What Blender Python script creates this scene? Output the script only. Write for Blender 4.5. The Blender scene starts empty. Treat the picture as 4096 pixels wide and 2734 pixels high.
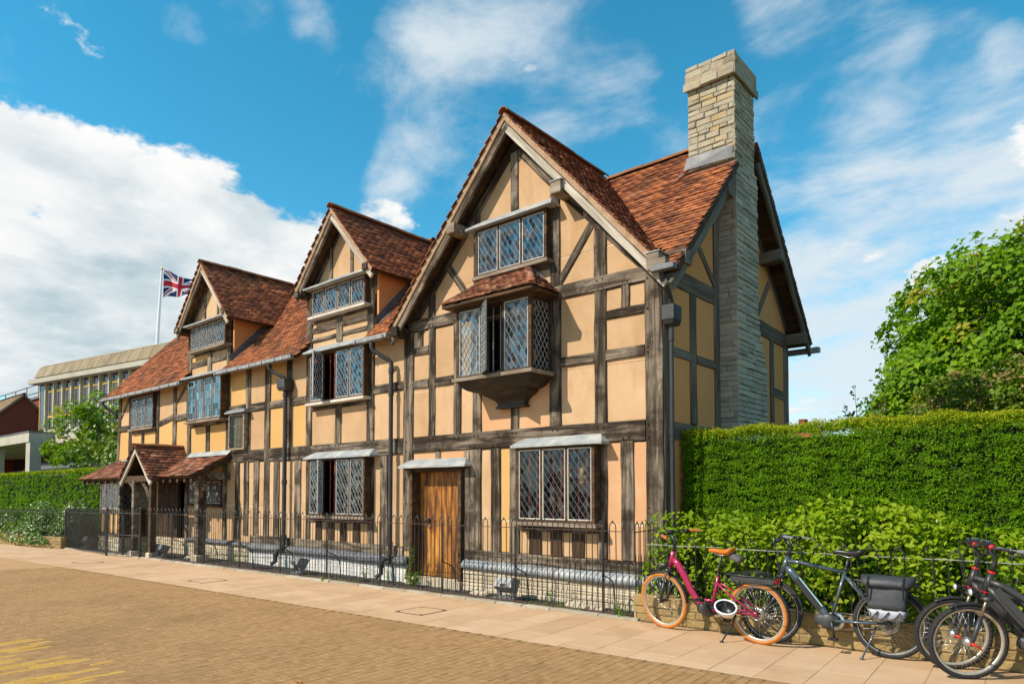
import bpy, math, random
import numpy as np
from mathutils import Vector, Matrix

# ------------------------------------------------------------------ scene, camera, light
S = bpy.context.scene
COL = S.collection
RNG = random.Random(11)
NPR = np.random.default_rng(5)
R = math.radians

cam_d = bpy.data.cameras.new('camera')
cam = bpy.data.objects.new('camera', cam_d)
COL.objects.link(cam)
cam_d.sensor_width = 36.0
cam_d.lens = 36.0 * 2745.0 / 4096.0
cam_d.shift_y = 0.1216
cam_d.clip_end = 5000
cam.location = (4.60, -8.765, 1.70)
cam.rotation_euler = (R(92.2), 0, R(40.2))
S.camera = cam

S.view_settings.view_transform = 'Standard'
S.view_settings.look = 'None'
S.view_settings.exposure = 0.30
S.view_settings.gamma = 1.0
S.view_settings.use_curve_mapping = False
S.render.engine = 'CYCLES'
S.cycles.max_bounces = 8
S.cycles.transparent_max_bounces = 24
S.cycles.use_denoising = True

SUN_TRAVEL = Vector((0.53, 1.0, -1.0)).normalized()
SUN_EL = math.asin(-SUN_TRAVEL.z)
SUN_AZ = math.atan2(-SUN_TRAVEL.x, -SUN_TRAVEL.y)
sun_d = bpy.data.lights.new('sun', 'SUN')
sun_d.energy = 5.0
sun_d.angle = R(0.53)
sun_d.color = (1.0, 0.90, 0.76)
sun = bpy.data.objects.new('sun', sun_d)
COL.objects.link(sun)
sun.rotation_euler = SUN_TRAVEL.to_track_quat('-Z', 'Y').to_euler()
sun.location = (-20, -30, 40)


class NT:
    """small node-tree helper"""
    def __init__(self, tree):
        self.t = tree
        self.n = tree.nodes
        self.l = tree.links

    def new(self, typ, **kw):
        n = self.n.new(typ)
        for k, v in kw.items():
            setattr(n, k, v)
        return n

    def link(self, a, b):
        self.l.new(a, b)

    def math(self, op, a, b=None, c=None, clamp=False):
        n = self.new('ShaderNodeMath', operation=op, use_clamp=clamp)
        for i, v in enumerate((a, b, c)):
            if v is None:
                continue
            if isinstance(v, (int, float)):
                n.inputs[i].default_value = v
            else:
                self.link(v, n.inputs[i])
        return n.outputs[0]

    def vmath(self, op, a, b=None, out=0):
        n = self.new('ShaderNodeVectorMath', operation=op)
        for i, v in enumerate((a, b)):
            if v is None:
                continue
            if isinstance(v, (tuple, list, Vector)):
                n.inputs[i].default_value = v
            else:
                self.link(v, n.inputs[i])
        return n.outputs[out]

    def noise(self, vec, scale, detail=4, rough=0.55, dist=0.0):
        n = self.new('ShaderNodeTexNoise')
        n.inputs['Scale'].default_value = scale
        n.inputs['Detail'].default_value = detail
        n.inputs['Roughness'].default_value = rough
        n.inputs['Distortion'].default_value = dist
        if vec is not None:
            self.link(vec, n.inputs['Vector'])
        return n.outputs['Fac']

    def maprange(self, v, a, b, c=0.0, d=1.0, smooth=False):
        n = self.new('ShaderNodeMapRange')
        if smooth:
            n.interpolation_type = 'SMOOTHSTEP'
        n.inputs[1].default_value = a
        n.inputs[2].default_value = b
        n.inputs[3].default_value = c
        n.inputs[4].default_value = d
        self.link(v, n.inputs[0])
        return n.outputs[0]

    def ramp(self, fac, stops, interp='LINEAR'):
        n = self.new('ShaderNodeValToRGB')
        cr = n.color_ramp
        cr.interpolation = interp
        while len(cr.elements) < len(stops):
            cr.elements.new(0.5)
        for e, (p, c) in zip(cr.elements, stops):
            e.position = p
            e.color = (c[0], c[1], c[2], 1)
        self.link(fac, n.inputs[0])
        return n.outputs[0]

    def mix(self, fac, a, b, blend='MIX'):
        n = self.new('ShaderNodeMix', data_type='RGBA', blend_type=blend)
        for sock, v in ((n.inputs[0], fac), (n.inputs[6], a), (n.inputs[7], b)):
            if isinstance(v, (int, float)):
                sock.default_value = v
            elif isinstance(v, (tuple, list)):
                sock.default_value = (v[0], v[1], v[2], 1)
            else:
                self.link(v, sock)
        return n.outputs[2]


# ------------------------------------------------------------------ sky with clouds
def dir_az(az, el):
    """unit direction: az in degrees from +Y towards +X, elevation in degrees"""
    a, e = R(az), R(el)
    return Vector((math.sin(a) * math.cos(e), math.cos(a) * math.cos(e), math.sin(e)))


def build_world():
    w = bpy.data.worlds.new('World')
    S.world = w
    w.use_nodes = True
    T = NT(w.node_tree)
    T.n.clear()
    out = T.new('ShaderNodeOutputWorld')
    sky = T.new('ShaderNodeTexSky', sky_type='NISHITA')
    sky.sun_disc = False
    sky.sun_elevation = SUN_EL
    sky.sun_rotation = SUN_AZ
    sky.air_density = 0.9
    sky.dust_density = 0.0
    sky.ozone_density = 3.0
    hs = T.new('ShaderNodeHueSaturation')
    hs.inputs['Hue'].default_value = 0.468
    hs.inputs['Saturation'].default_value = 1.30
    hs.inputs['Value'].default_value = 1.66
    T.link(sky.outputs[0], hs.inputs['Color'])
    bg = T.new('ShaderNodeBackground')
    bg.inputs[1].default_value = 0.10
    T.link(hs.outputs[0], bg.inputs[0])

    tc = T.new('ShaderNodeTexCoord')
    d = tc.outputs['Generated']
    sep = T.new('ShaderNodeSeparateXYZ')
    T.link(d, sep.inputs[0])
    el = sep.outputs[2]
    # project the direction on a cloud deck so clouds flatten towards the horizon
    h = T.math('MAXIMUM', T.math('ADD', el, 0.28), 0.06)
    comb = T.new('ShaderNodeCombineXYZ')
    T.link(T.math('DIVIDE', sep.outputs[0], h), comb.inputs[0])
    T.link(T.math('DIVIDE', sep.outputs[1], h), comb.inputs[1])
    T.link(T.math('MULTIPLY', el, 1.6), comb.inputs[2])
    p = comb.outputs[0]

    # placed masses: (azimuth, elevation, radius, weight), negative = open sky
    def blobsum(blobs):
        tot = neg = None
        for az, e, rad, wt in blobs:
            dv = dir_az(az, e)
            dot = T.vmath('DOT_PRODUCT', d, tuple(dv), out=1)
            m = T.maprange(dot, math.cos(R(rad * 1.35)), math.cos(R(rad * 0.1)), 0.0, wt, smooth=True)
            if wt > 0:
                tot = m if tot is None else T.math('SMOOTH_MAX', tot, m, 0.05)
            else:
                neg = m if neg is None else T.math('ADD', neg, m)
        return tot if neg is None else T.math('ADD', tot, neg)

    # cumulus bank
    n1 = T.noise(p, 2.3, 11, 0.60, 0.15)
    cum = blobsum(CUMULUS)
    sun_off = T.vmath('ADD', p, (-0.10, -0.16, 0.30))
    n1b = T.noise(sun_off, 2.3, 6, 0.56, 0.15)
    nn = T.math('MULTIPLY', T.math('SUBTRACT', n1, 0.5), 3.4)
    dens = T.math('ADD', nn, T.math('SUBTRACT', T.math('MULTIPLY', cum, 2.3), 0.46))
    cover = T.maprange(dens, 0.0, 0.20, 0, 1, smooth=True)
    relief = T.maprange(T.math('SUBTRACT', n1, n1b), -0.14, 0.14, 0.0, 1.0)
    deep = T.maprange(dens, 0.10, 0.75, 0.0, 1.0, smooth=True)
    band = T.maprange(T.noise(T.vmath('MULTIPLY', p, (0.8, 0.8, 2.6)), 1.5, 6, 0.55, 0.4), 0.38, 0.64)
    lit = T.math('SUBTRACT', T.math('ADD', T.math('MULTIPLY', relief, 0.60), 0.52), T.math('MULTIPLY', T.math('MULTIPLY', deep, band), 0.72), clamp=True)
    ccol = T.ramp(lit, [(0.0, (0.33, 0.47, 0.55)), (0.30, (0.46, 0.60, 0.67)), (0.60, (0.72, 0.80, 0.83)), (0.85, (0.93, 0.95, 0.95)), (1.0, (1.0, 1.0, 0.99))])

    # thin high cloud, drawn out
    mp = T.new('ShaderNodeMapping')
    mp.inputs['Rotation'].default_value = (0, 0, R(35))
    mp.inputs['Scale'].default_value = (1.0, 1.7, 1.0)
    T.link(p, mp.inputs[0])
    n2 = T.noise(mp.outputs[0], 2.2, 11, 0.62, 0.35)
    n3 = T.noise(p, 6.5, 8, 0.6, 0.2)
    cir = blobsum(CIRRUS)
    n23 = T.math('ADD', T.math('MULTIPLY', T.math('SUBTRACT', n2, 0.5), 3.0), T.math('MULTIPLY', T.math('SUBTRACT', n3, 0.5), 1.3))
    d2 = T.math('ADD', n23, T.math('SUBTRACT', T.math('MULTIPLY', cir, 2.9), 0.46))
    cover2 = T.math('MULTIPLY', T.maprange(d2, -0.28, 1.05, 0, 1, smooth=True), 0.92)

    c1 = T.new('ShaderNodeBackground')
    c1.inputs[1].default_value = 0.80
    T.link(ccol, c1.inputs[0])
    c2 = T.new('ShaderNodeBackground')
    c2.inputs[0].default_value = (0.84, 0.92, 0.97, 1)
    c2.inputs[1].default_value = 0.74
    ma = T.new('ShaderNodeMixShader')
    T.link(cover2, ma.inputs[0]); T.link(bg.outputs[0], ma.inputs[1]); T.link(c2.outputs[0], ma.inputs[2])
    mb = T.new('ShaderNodeMixShader')
    T.link(cover, mb.inputs[0]); T.link(ma.outputs[0], mb.inputs[1]); T.link(c1.outputs[0], mb.inputs[2])
    T.link(mb.outputs[0], out.inputs[0])
    w.cycles.sampling_method = 'MANUAL'
    w.cycles.sample_map_resolution = 1024


# where the cloud masses stand: (azimuth, elevation, radius, weight); a negative weight keeps the sky open
CUMULUS = [(-80.1, 19.4, 7.5, 0.42), (-76.4, 20.0, 6.0, 0.40), (-72.3, 19.0, 6.2, 0.42), (-67.6, 17.7, 6.6, 0.40), (-63.0, 17.1, 7.3, 0.40), (-58.5, 19.2, 6.2, 0.38),
           (-53.7, 17.0, 7.5, 0.40), (-74.8, 12.8, 8.4, 0.44), (-68.0, 11.8, 8.0, 0.42), (-60.4, 12.5, 7.3, 0.40), (-84.6, 11.1, 9.4, 0.40), (-83.9, 21.2, 4.9, 0.20),
           (-49.1, 17.9, 5.2, 0.22), (-77.1, 6.7, 6.5, 0.42), (-68.5, 8.0, 7.4, 0.42), (-50.2, 13.1, 7.8, 0.38), (-58.7, 7.9, 6.8, 0.40), (-39.3, 14.0, 8.5, 0.30),
           (-60.6, 22.6, 2.1, 0.10), (-57.2, 23.4, 2.5, 0.14), (-15.8, 14.4, 2.3, 0.10), (-13.7, 15.7, 4.7, 0.10), (-17.8, 9.0, 6.0, 0.16), (-10.9, 11.7, 6.3, 0.14),
           (120, 10, 26, 0.22), (185, 12, 34, 0.24), (245, 12, 30, 0.25), (60, 8, 22, 0.14)]
CIRRUS = [(-44.5, 35.6, 5.4, 0.36), (-39.2, 35.6, 4.8, 0.32), (-48.9, 35.6, 2.8, 0.18), (-31.9, 32.2, 5.0, 0.24), (-33.7, 29.2, 5.9, 0.14), (-50.3, 30.7, 3.3, 0.16),
          (-48.1, 31.1, 2.4, 0.14), (-48.8, 25.9, 3.5, 0.20), (-50.1, 23.5, 2.6, 0.28), (-43.7, 28.2, 5.4, 0.20), (-37.8, 30.5, 4.6, 0.22), (-56.9, 33.0, 2.1, 0.26),
          (-56.0, 31.2, 1.7, 0.18), (-57.7, 34.6, 1.9, 0.20), (-66.4, 32.1, 1.8, 0.22), (-65.5, 31.2, 1.3, 0.12), (-62.1, 34.1, 2.4, 0.24), (-73.5, 27.3, 1.1, 0.30),
          (-75.3, 27.5, 1.1, 0.22), (-76.7, 29.0, 2.1, 0.16), (-71.8, 31.2, 1.5, 0.10), (-18.6, 33.9, 3.9, 0.26), (-14.9, 32.2, 3.1, 0.18), (-10.8, 30.8, 2.7, 0.26),
          (-13.1, 30.1, 1.6, 0.18), (-3.7, 27.8, 1.9, 0.22), (-6.9, 31.2, 3.3, 0.12), (-23.1, 24.3, 6.7, 0.20), (-16.7, 21.0, 6.5, 0.22), (-10.8, 17.7, 8.3, 0.36),
          (-5.5, 19.0, 7.1, 0.36), (-13.8, 13.9, 8.2, 0.44), (-4.4, 13.2, 6.6, 0.42), (-16.9, 8.3, 8.1, 0.42), (-8.3, 8.3, 7.7, 0.40), (-12.5, 4.2, 8.8, 0.40),
          (-21.4, 28.4, 4.6, 0.14), (-12.1, 24.5, 4.9, 0.22), (-6.6, 25.4, 3.5, 0.16), (-69.7, 25.6, 5.5, -0.22), (-53.8, 26.7, 1.8, -0.10), (-24.7, 33.9, 3.0, -0.15),
          (-24.0, 31.2, 3.4, -0.10), (-7.8, 27.0, 2.5, -0.06), (-59.0, 27.0, 5.1, -0.20), (-72.6, 30.5, 3.5, -0.12), (-46.6, 20.0, 2.0, -0.10), (150, 22, 40, 0.24),
          (205, 26, 42, 0.26), (95, 24, 34, 0.18), (260, 24, 36, 0.18), (180, 60, 30, 0.12)]

build_world()

# ------------------------------------------------------------------ materials
MATS = {}


def mat(name, cols, w=None, scale=6.0, stretch=(1, 1, 1), detail=5, rough=0.8, metal=0.0, bump=0.0, bscale=None,
        bstretch=None, dirt=None, spec=0.35, coat=0.0, sheen=0.0, ndist=0.0, transl=None, contrast=(0.25, 0.75), world=False):
    """procedural material: a colour ramp driven by noise, by each piece's own tone and by each object's random number"""
    if name in MATS:
        return MATS[name]
    m = bpy.data.materials.new(name)
    m.use_nodes = True
    T = NT(m.node_tree)
    b = T.n['Principled BSDF']
    outn = T.n['Material Output']
    tc = T.new('ShaderNodeTexCoord')
    oi = T.new('ShaderNodeObjectInfo')
    if world:
        geo = T.new('ShaderNodeNewGeometry')
        vec = geo.outputs['Position']
    else:
        # offset the pattern per object
        comb = T.new('ShaderNodeCombineXYZ')
        T.link(T.math('MULTIPLY', oi.outputs['Random'], 91.0), comb.inputs[0])
        T.link(T.math('MULTIPLY', oi.outputs['Random'], 57.0), comb.inputs[1])
        T.link(T.math('MULTIPLY', oi.outputs['Random'], 73.0), comb.inputs[2])
        vec = T.vmath('ADD', tc.outputs['Object'], comb.outputs[0])
    w = w or {'noise': 1.0}

    def mapped(st):
        if tuple(st) == (1, 1, 1):
            return vec
        mp = T.new('ShaderNodeMapping')
        mp.inputs['Scale'].default_value = st
        T.link(vec, mp.inputs[0])
        return mp.outputs[0]
    fac = None
    for k, wt in w.items():
        if k == 'noise':
            v = T.maprange(T.noise(mapped(stretch), scale, detail, 0.6, ndist), contrast[0], contrast[1])
        elif k == 'tone':
            a = T.new('ShaderNodeAttribute')
            a.attribute_name = 'tone'
            v = a.outputs['Fac']
        else:
            v = oi.outputs['Random']
        v = T.math('MULTIPLY', v, wt)
        fac = v if fac is None else T.math('ADD', fac, v)
    col = T.ramp(fac, cols)
    if dirt:
        dcol, dscale, lo, hi, amt = dirt[:5]
        dvec = mapped(dirt[5]) if len(dirt) > 5 else vec
        dm = T.math('MULTIPLY', T.maprange(T.noise(dvec, dscale, 6, 0.65), lo, hi, 0, 1), amt)
        col = T.mix(dm, col, dcol)
    T.link(col, b.inputs['Base Color'])
    b.inputs['Roughness'].default_value = rough
    b.inputs['Metallic'].default_value = metal
    b.inputs['Specular IOR Level'].default_value = spec
    b.inputs['Coat Weight'].default_value = coat
    b.inputs['Coat Roughness'].default_value = 0.1
    if bump:
        bn = T.new('ShaderNodeBump')
        bn.inputs['Strength'].default_value = bump
        bn.inputs['Distance'].default_value = 0.02
        T.link(T.noise(mapped(bstretch or stretch), bscale or scale * 4, 6, 0.65), bn.inputs['Height'])
        T.link(bn.outputs[0], b.inputs['Normal'])
    if transl:
        tr = T.new('ShaderNodeBsdfTranslucent')
        T.link(T.mix(1.0, col, transl[1], 'MULTIPLY'), tr.inputs[0])
        ms = T.new('ShaderNodeMixShader')
        ms.inputs[0].default_value = transl[0]
        T.link(b.outputs[0], ms.inputs[1]); T.link(tr.outputs[0], ms.inputs[2])
        T.link(ms.outputs[0], outn.inputs[0])
    MATS[name] = m
    return m


def glass_mat(name, tint=(0.82, 0.88, 0.9), refl=(0.90, 0.90, 0.90), f0=0.10, rough=0.02, milk=0.0, fres=0.9):
    """old window glass: mirror of the sky mixed over a see-through sheet"""
    m = bpy.data.materials.new(name)
    m.use_nodes = True
    T = NT(m.node_tree)
    T.n.clear()
    out = T.new('ShaderNodeOutputMaterial')
    tr = T.new('ShaderNodeBsdfTransparent'); tr.inputs[0].default_value = (*tint, 1)
    gl = T.new('ShaderNodeBsdfGlossy'); gl.inputs[0].default_value = (*refl, 1); gl.inputs['Roughness'].default_value = rough
    lw = T.new('ShaderNodeLayerWeight'); lw.inputs[0].default_value = 0.35
    at = T.new('ShaderNodeAttribute'); at.attribute_name = 'tone'
    f = T.math('ADD', T.math('MULTIPLY', lw.outputs['Fresnel'], fres), T.math('MULTIPLY', at.outputs['Fac'], f0), clamp=True)
    ms = T.new('ShaderNodeMixShader')
    T.link(f, ms.inputs[0]); T.link(tr.outputs[0], ms.inputs[1]); T.link(gl.outputs[0], ms.inputs[2])
    last = ms
    if milk:
        df = T.new('ShaderNodeBsdfDiffuse'); df.inputs[0].default_value = (0.45, 0.5, 0.53, 1)
        m2 = T.new('ShaderNodeMixShader'); m2.inputs[0].default_value = milk
        T.link(ms.outputs[0], m2.inputs[1]); T.link(df.outputs[0], m2.inputs[2])
        last = m2
    T.link(last.outputs[0], out.inputs[0])
    return m


# ------------------------------------------------------------------ object helpers
WORLD_LOC = {}


def thing(name, label, cat, loc=(0, 0, 0), group=None):
    o = bpy.data.objects.new(name, None)
    COL.objects.link(o)
    o.empty_display_size = 0.2
    o.location = loc
    o['label'] = label
    o['category'] = cat
    if group:
        o['group'] = group
    return o


def tag(o, label=None, cat=None, group=None, kind=None):
    for k, v in (('label', label), ('category', cat), ('group', group), ('kind', kind)):
        if v:
            o[k] = v
    return o


def put(o, parent, world=True):
    """link o; its mesh is in world coordinates unless world is False (then in its thing's own frame)"""
    COL.objects.link(o)
    if parent is not None:
        o.parent = parent
        if world and parent.type == 'EMPTY':
            o.matrix_parent_inverse = Matrix.Translation(-Vector(parent.location))
    return o


def frame(ex, ey, org):
    ex = Vector(ex).normalized(); ey = Vector(ey).normalized()
    ez = ex.cross(ey)
    m = Matrix((ex, ey, ez)).transposed().to_4x4()
    m.translation = Vector(org)
    return m


class MB:
    """collects faces, each with a tone, into one mesh"""
    def __init__(self):
        self.v = []; self.f = []; self.t = []; self.mi = []

    def add(self, verts, faces, tone=0.5, M=None, mi=0):
        o = len(self.v)
        if M is not None:
            verts = [M @ Vector(p) for p in verts]
        self.v.extend(tuple(p) for p in verts)
        for f in faces:
            self.f.append(tuple(i + o for i in f)); self.t.append(tone); self.mi.append(mi)
        return self

    def box(self, x0, x1, y0, y1, z0, z1, tone=0.5, M=None, mi=0):
        v = [(x0, y0, z0), (x1, y0, z0), (x1, y1, z0), (x0, y1, z0), (x0, y0, z1), (x1, y0, z1), (x1, y1, z1), (x0, y1, z1)]
        return self.add(v, [(0, 3, 2, 1), (4, 5, 6, 7), (0, 1, 5, 4), (1, 2, 6, 5), (2, 3, 7, 6), (3, 0, 4, 7)], tone, M, mi)

    def bbox(self, x0, x1, y0, y1, z0, z1, c=0.004, tone=0.5, M=None, mi=0):
        """box with its top edges chamfered"""
        v = [(x0, y0, z0), (x1, y0, z0), (x1, y1, z0), (x0, y1, z0), (x0, y0, z1 - c), (x1, y0, z1 - c), (x1, y1, z1 - c), (x0, y1, z1 - c),
             (x0 + c, y0 + c, z1), (x1 - c, y0 + c, z1), (x1 - c, y1 - c, z1), (x0 + c, y1 - c, z1)]
        f = [(0, 1, 5, 4), (1, 2, 6, 5), (2, 3, 7, 6), (3, 0, 4, 7), (4, 5, 9, 8), (5, 6, 10, 9), (6, 7, 11, 10), (7, 4, 8, 11), (8, 9, 10, 11), (0, 3, 2, 1)]
        return self.add(v, f, tone, M, mi)

    def prism(self, poly, a, b, fn, tone=0.5):
        """poly: list of (u, v); fn(u, v, w) -> xyz; extruded from w=a to w=b"""
        n = len(poly)
        v = [fn(u, q, a) for u, q in poly] + [fn(u, q, b) for u, q in poly]
        f = [tuple(range(n)), tuple(range(2 * n - 1, n - 1, -1))] + [(i, i + n, (i + 1) % n + n, (i + 1) % n) for i in range(n)]
        return self.add(v, f, tone)

    def tube(self, pts, r, n=8, tone=0.5, closed=False, caps=True, M=None, mi=0, flat=1.0):
        pts = [Vector(p) for p in pts]
        k = len(pts)
        rr = r if isinstance(r, (list, tuple)) else [r] * k
        v = []
        nrm = None
        for i, p in enumerate(pts):
            if closed:
                t = (pts[(i + 1) % k] - pts[i - 1])
            else:
                t = pts[min(i + 1, k - 1)] - pts[max(i - 1, 0)]
            t = t.normalized() if t.length > 1e-9 else Vector((0, 0, 1))
            if nrm is None:
                a = Vector((0, 1, 0)) if abs(t.y) < 0.9 else Vector((1, 0, 0))
                nrm = (a - t * a.dot(t)).normalized()
            else:
                nrm = (nrm - t * nrm.dot(t))
                nrm = nrm.normalized() if nrm.length > 1e-6 else t.orthogonal().normalized()
            bn = t.cross(nrm)
            for j in range(n):
                an = 2 * math.pi * j / n
                v.append(p + nrm * (math.cos(an) * rr[i] * flat) + bn * (math.sin(an) * rr[i]))
        f = []
        for i in range(k if closed else k - 1):
            i2 = (i + 1) % k
            for j in range(n):
                j2 = (j + 1) % n
                f.append((i * n + j, i * n + j2, i2 * n + j2, i2 * n + j))
        if caps and not closed:
            f.append(tuple(range(n - 1, -1, -1)))
            f.append(tuple((k - 1) * n + j for j in range(n)))
        return self.add(v, f, tone, M, mi)

    def lathe(self, prof, axis='y', n=24, tone=0.5, M=None, mi=0, org=(0, 0, 0)):
        """prof: (radius, height) along the axis"""
        v = []
        for r, h in prof:
            for j in range(n):
                a = 2 * math.pi * j / n
                c, s = r * math.cos(a), r * math.sin(a)
                p = {'y': (c, h, s), 'z': (c, s, h), 'x': (h, c, s)}[axis]
                v.append((p[0] + org[0], p[1] + org[1], p[2] + org[2]))
        f = []
        for i in range(len(prof) - 1):
            for j in range(n):
                j2 = (j + 1) % n
                f.append((i * n + j, i * n + j2, (i + 1) * n + j2, (i + 1) * n + j))
        return self.add(v, f, tone, M, mi)

    def mesh(self, name, mats, smooth=False):
        me = bpy.data.meshes.new(name)
        me.from_pydata(self.v, [], self.f)
        if not isinstance(mats, (list, tuple)):
            mats = [mats]
        for m in mats:
            me.materials.append(m)
        at = me.attributes.new('tone', 'FLOAT', 'FACE')
        at.data.foreach_set('value', self.t)
        if len(mats) > 1:
            me.polygons.foreach_set('material_index', self.mi)
        if smooth:
            me.polygons.foreach_set('use_smooth', [True] * len(self.f))
        me.update()
        return me

    def build(self, name, mats, parent=None, smooth=False, world=True, kind=None, label=None):
        o = bpy.data.objects.new(name, self.mesh(name, mats, smooth))
        if kind:
            o['kind'] = kind
        if label:
            o['label'] = label
        return put(o, parent, world)


CAM = np.array([4.60, -8.765, 1.70])
FWD = np.array([-math.sin(R(40.2)), math.cos(R(40.2)), 0.0])
RGT = np.array([math.cos(R(40.2)), math.sin(R(40.2)), 0.0])


def seen_size(p, size):
    """rough angular size of a piece from the photographer's place (only to choose which pieces are single objects)"""
    d = np.array(p, float) - CAM
    f = d @ FWD
    if f < 0.5 or abs(d @ RGT) > f * 0.80:
        return -1.0 / (1 + abs(f))
    return size / f


class Pieces:
    """pieces of one kind on one thing: the largest in view become parts, the rest one joined part each"""
    def __init__(self, name, limit=300):
        self.name = name; self.limit = limit; self.rec = []

    def add(self, parent, verts, faces, material, size, tone=0.5):
        c = np.mean(np.array([tuple(v) for v in verts]), axis=0)
        self.rec.append((seen_size(c, size), parent, verts, faces, material, tone))

    def finish(self, smooth=False):
        self.rec.sort(key=lambda r: -r[0])
        rest = {}
        for i, (s, parent, v, f, m, t) in enumerate(self.rec):
            if i < self.limit and s > 0:
                MB().add(v, f, t).build(self.name, m, parent, smooth)
            else:
                rest.setdefault((parent.name, m.name), (parent, m, MB()))[2].add(v, f, t)
        for parent, m, mb in rest.values():
            mb.build(self.name, m, parent, smooth, kind='stuff')


# ------------------------------------------------------------------ convex polygon cells
def area(p):
    return 0.5 * sum(p[i][0] * p[(i + 1) % len(p)][1] - p[(i + 1) % len(p)][0] * p[i][1] for i in range(len(p)))


def clip(poly, a, b, keep_left=True):
    """part of a convex polygon on the left (or right) of the line a->b"""
    out = []
    s = 1 if keep_left else -1
    nx, ny = -(b[1] - a[1]) * s, (b[0] - a[0]) * s
    n = len(poly)
    for i in range(n):
        p, q = poly[i], poly[(i + 1) % n]
        dp = (p[0] - a[0]) * nx + (p[1] - a[1]) * ny
        dq = (q[0] - a[0]) * nx + (q[1] - a[1]) * ny
        if dp >= 0:
            out.append(p)
        if (dp > 0 and dq < 0) or (dp < 0 and dq > 0):
            t = dp / (dp - dq)
            out.append((p[0] + (q[0] - p[0]) * t, p[1] + (q[1] - p[1]) * t))
    return out


def subtract(cells, quad, tol=2e-4):
    if area(quad) < 0:
        quad = quad[::-1]
    n = len(quad)
    order = sorted(range(n), key=lambda i: -math.dist(quad[i], quad[(i + 1) % n]))
    res = []
    for c in cells:
        inter = c
        for i in range(n):
            inter = clip(inter, quad[i], quad[(i + 1) % n])
            if len(inter) < 3:
                break
        if len(inter) < 3 or abs(area(inter)) < tol:
            res.append(c)
            continue
        cur = c
        for i in order:
            a, b = quad[i], quad[(i + 1) % n]
            o = clip(cur, a, b, False)
            if len(o) >= 3 and abs(area(o)) > tol:
                res.append(o)
            cur = clip(cur, a, b, True)
            if len(cur) < 3:
                break
    return res


def rect(x0, x1, z0, z1):
    return [(x0, z0), (x1, z0), (x1, z1), (x0, z1)]


def barquad(x0, z0, x1, z1, w, shrink=0.006):
    dx, dz = x1 - x0, z1 - z0
    L = math.hypot(dx, dz)
    nx, nz = -dz / L * (w / 2 - shrink), dx / L * (w / 2 - shrink)
    return [(x0 + nx, z0 + nz), (x0 - nx, z0 - nz), (x1 - nx, z1 - nz), (x1 + nx, z1 + nz)]


# ------------------------------------------------------------------ leaves in bulk
def leaf_mesh(name, pos, out, size, mats, width=0.5, fold=0.25, tones=None, spread=1.0, jitter=0.35, up=0.0):
    """pos (N,3), out (N,3) the way each leaf looks; two triangles folded along the midrib each"""
    N = len(pos)
    pos = np.asarray(pos, float); out = np.asarray(out, float)
    size = np.broadcast_to(np.asarray(size, float), (N,)) * NPR.uniform(1 - jitter, 1 + jitter, N)
    out = out / np.maximum(np.linalg.norm(out, axis=1, keepdims=True), 1e-6)
    rnd = NPR.normal(size=(N, 3))
    rnd[:, 2] += up
    ax = rnd - out * np.sum(rnd * out, 1, keepdims=True) * (1 - 0.35 * spread)
    ax /= np.maximum(np.linalg.norm(ax, axis=1, keepdims=True), 1e-6)
    nor = out + NPR.normal(scale=0.45 * spread, size=(N, 3))
    side = np.cross(ax, nor)
    side /= np.maximum(np.linalg.norm(side, axis=1, keepdims=True), 1e-6)
    nor = np.cross(side, ax)
    s = size[:, None]
    base = pos - ax * s * 0.5
    tip = pos + ax * s * 0.5 - nor * s * 0.12
    mid = pos - ax * s * 0.05
    rgt = mid + side * s * width * 0.5 + nor * s * fold * width
    lft = mid - side * s * width * 0.5 + nor * s * fold * width
    v = np.stack([base, rgt, tip, lft], 1).reshape(-1, 3)
    me = bpy.data.meshes.new(name)
    me.vertices.add(N * 4)
    me.vertices.foreach_set('co', v.ravel())
    me.loops.add(N * 6)
    idx = (np.array([0, 1, 2, 0, 2, 3])[None, :] + 4 * np.arange(N)[:, None]).ravel()
    me.loops.foreach_set('vertex_index', idx.astype(np.int32))
    me.polygons.add(N * 2)
    me.polygons.foreach_set('loop_start', (3 * np.arange(N * 2)).astype(np.int32))
    me.polygons.foreach_set('loop_total', np.full(N * 2, 3, np.int32))
    me.update()
    if tones is None:
        tones = NPR.random(N)
    at = me.attributes.new('tone', 'FLOAT', 'FACE')
    at.data.foreach_set('value', np.repeat(np.asarray(tones, float), 2))
    me.materials.append(mats)
    me.validate()
    return me


def mesh_obj(name, me, parent=None, kind=None, world=True):
    o = bpy.data.objects.new(name, me)
    if kind:
        o['kind'] = kind
    return put(o, parent, world)

# ------------------------------------------------------------------ the palette
PLASTER = mat('plaster', [(0.0, (0.40, 0.245, 0.125)), (0.35, (0.48, 0.308, 0.170)), (0.7, (0.54, 0.358, 0.207)), (1.0, (0.60, 0.43, 0.275))], {'noise': 0.55, 'rand': 0.45}, scale=1.8, detail=6,
              rough=0.92, bump=0.35, bscale=60, dirt=((0.36, 0.20, 0.085), 1.6, 0.50, 0.78, 0.60, (2.2, 2.2, 0.7)), spec=0.15)
PLASTER_PEACH = mat('plaster_peach', [(0.0, (0.53, 0.280, 0.140)), (1.0, (0.58, 0.350, 0.195))], {'noise': 0.5, 'rand': 0.5}, scale=1.5, rough=0.92, bump=0.35, bscale=60,
                    dirt=((0.66, 0.46, 0.30), 1.6, 0.5, 0.75, 0.5), spec=0.15)
PLASTER_ORANGE = mat('plaster_orange', [(0.0, (0.53, 0.300, 0.100)), (1.0, (0.59, 0.375, 0.155))], {'noise': 0.6, 'rand': 0.4}, scale=1.2, rough=0.92, bump=0.35, bscale=60,
                     dirt=((0.55, 0.35, 0.15), 1.8, 0.5, 0.8, 0.4), spec=0.15)
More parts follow.
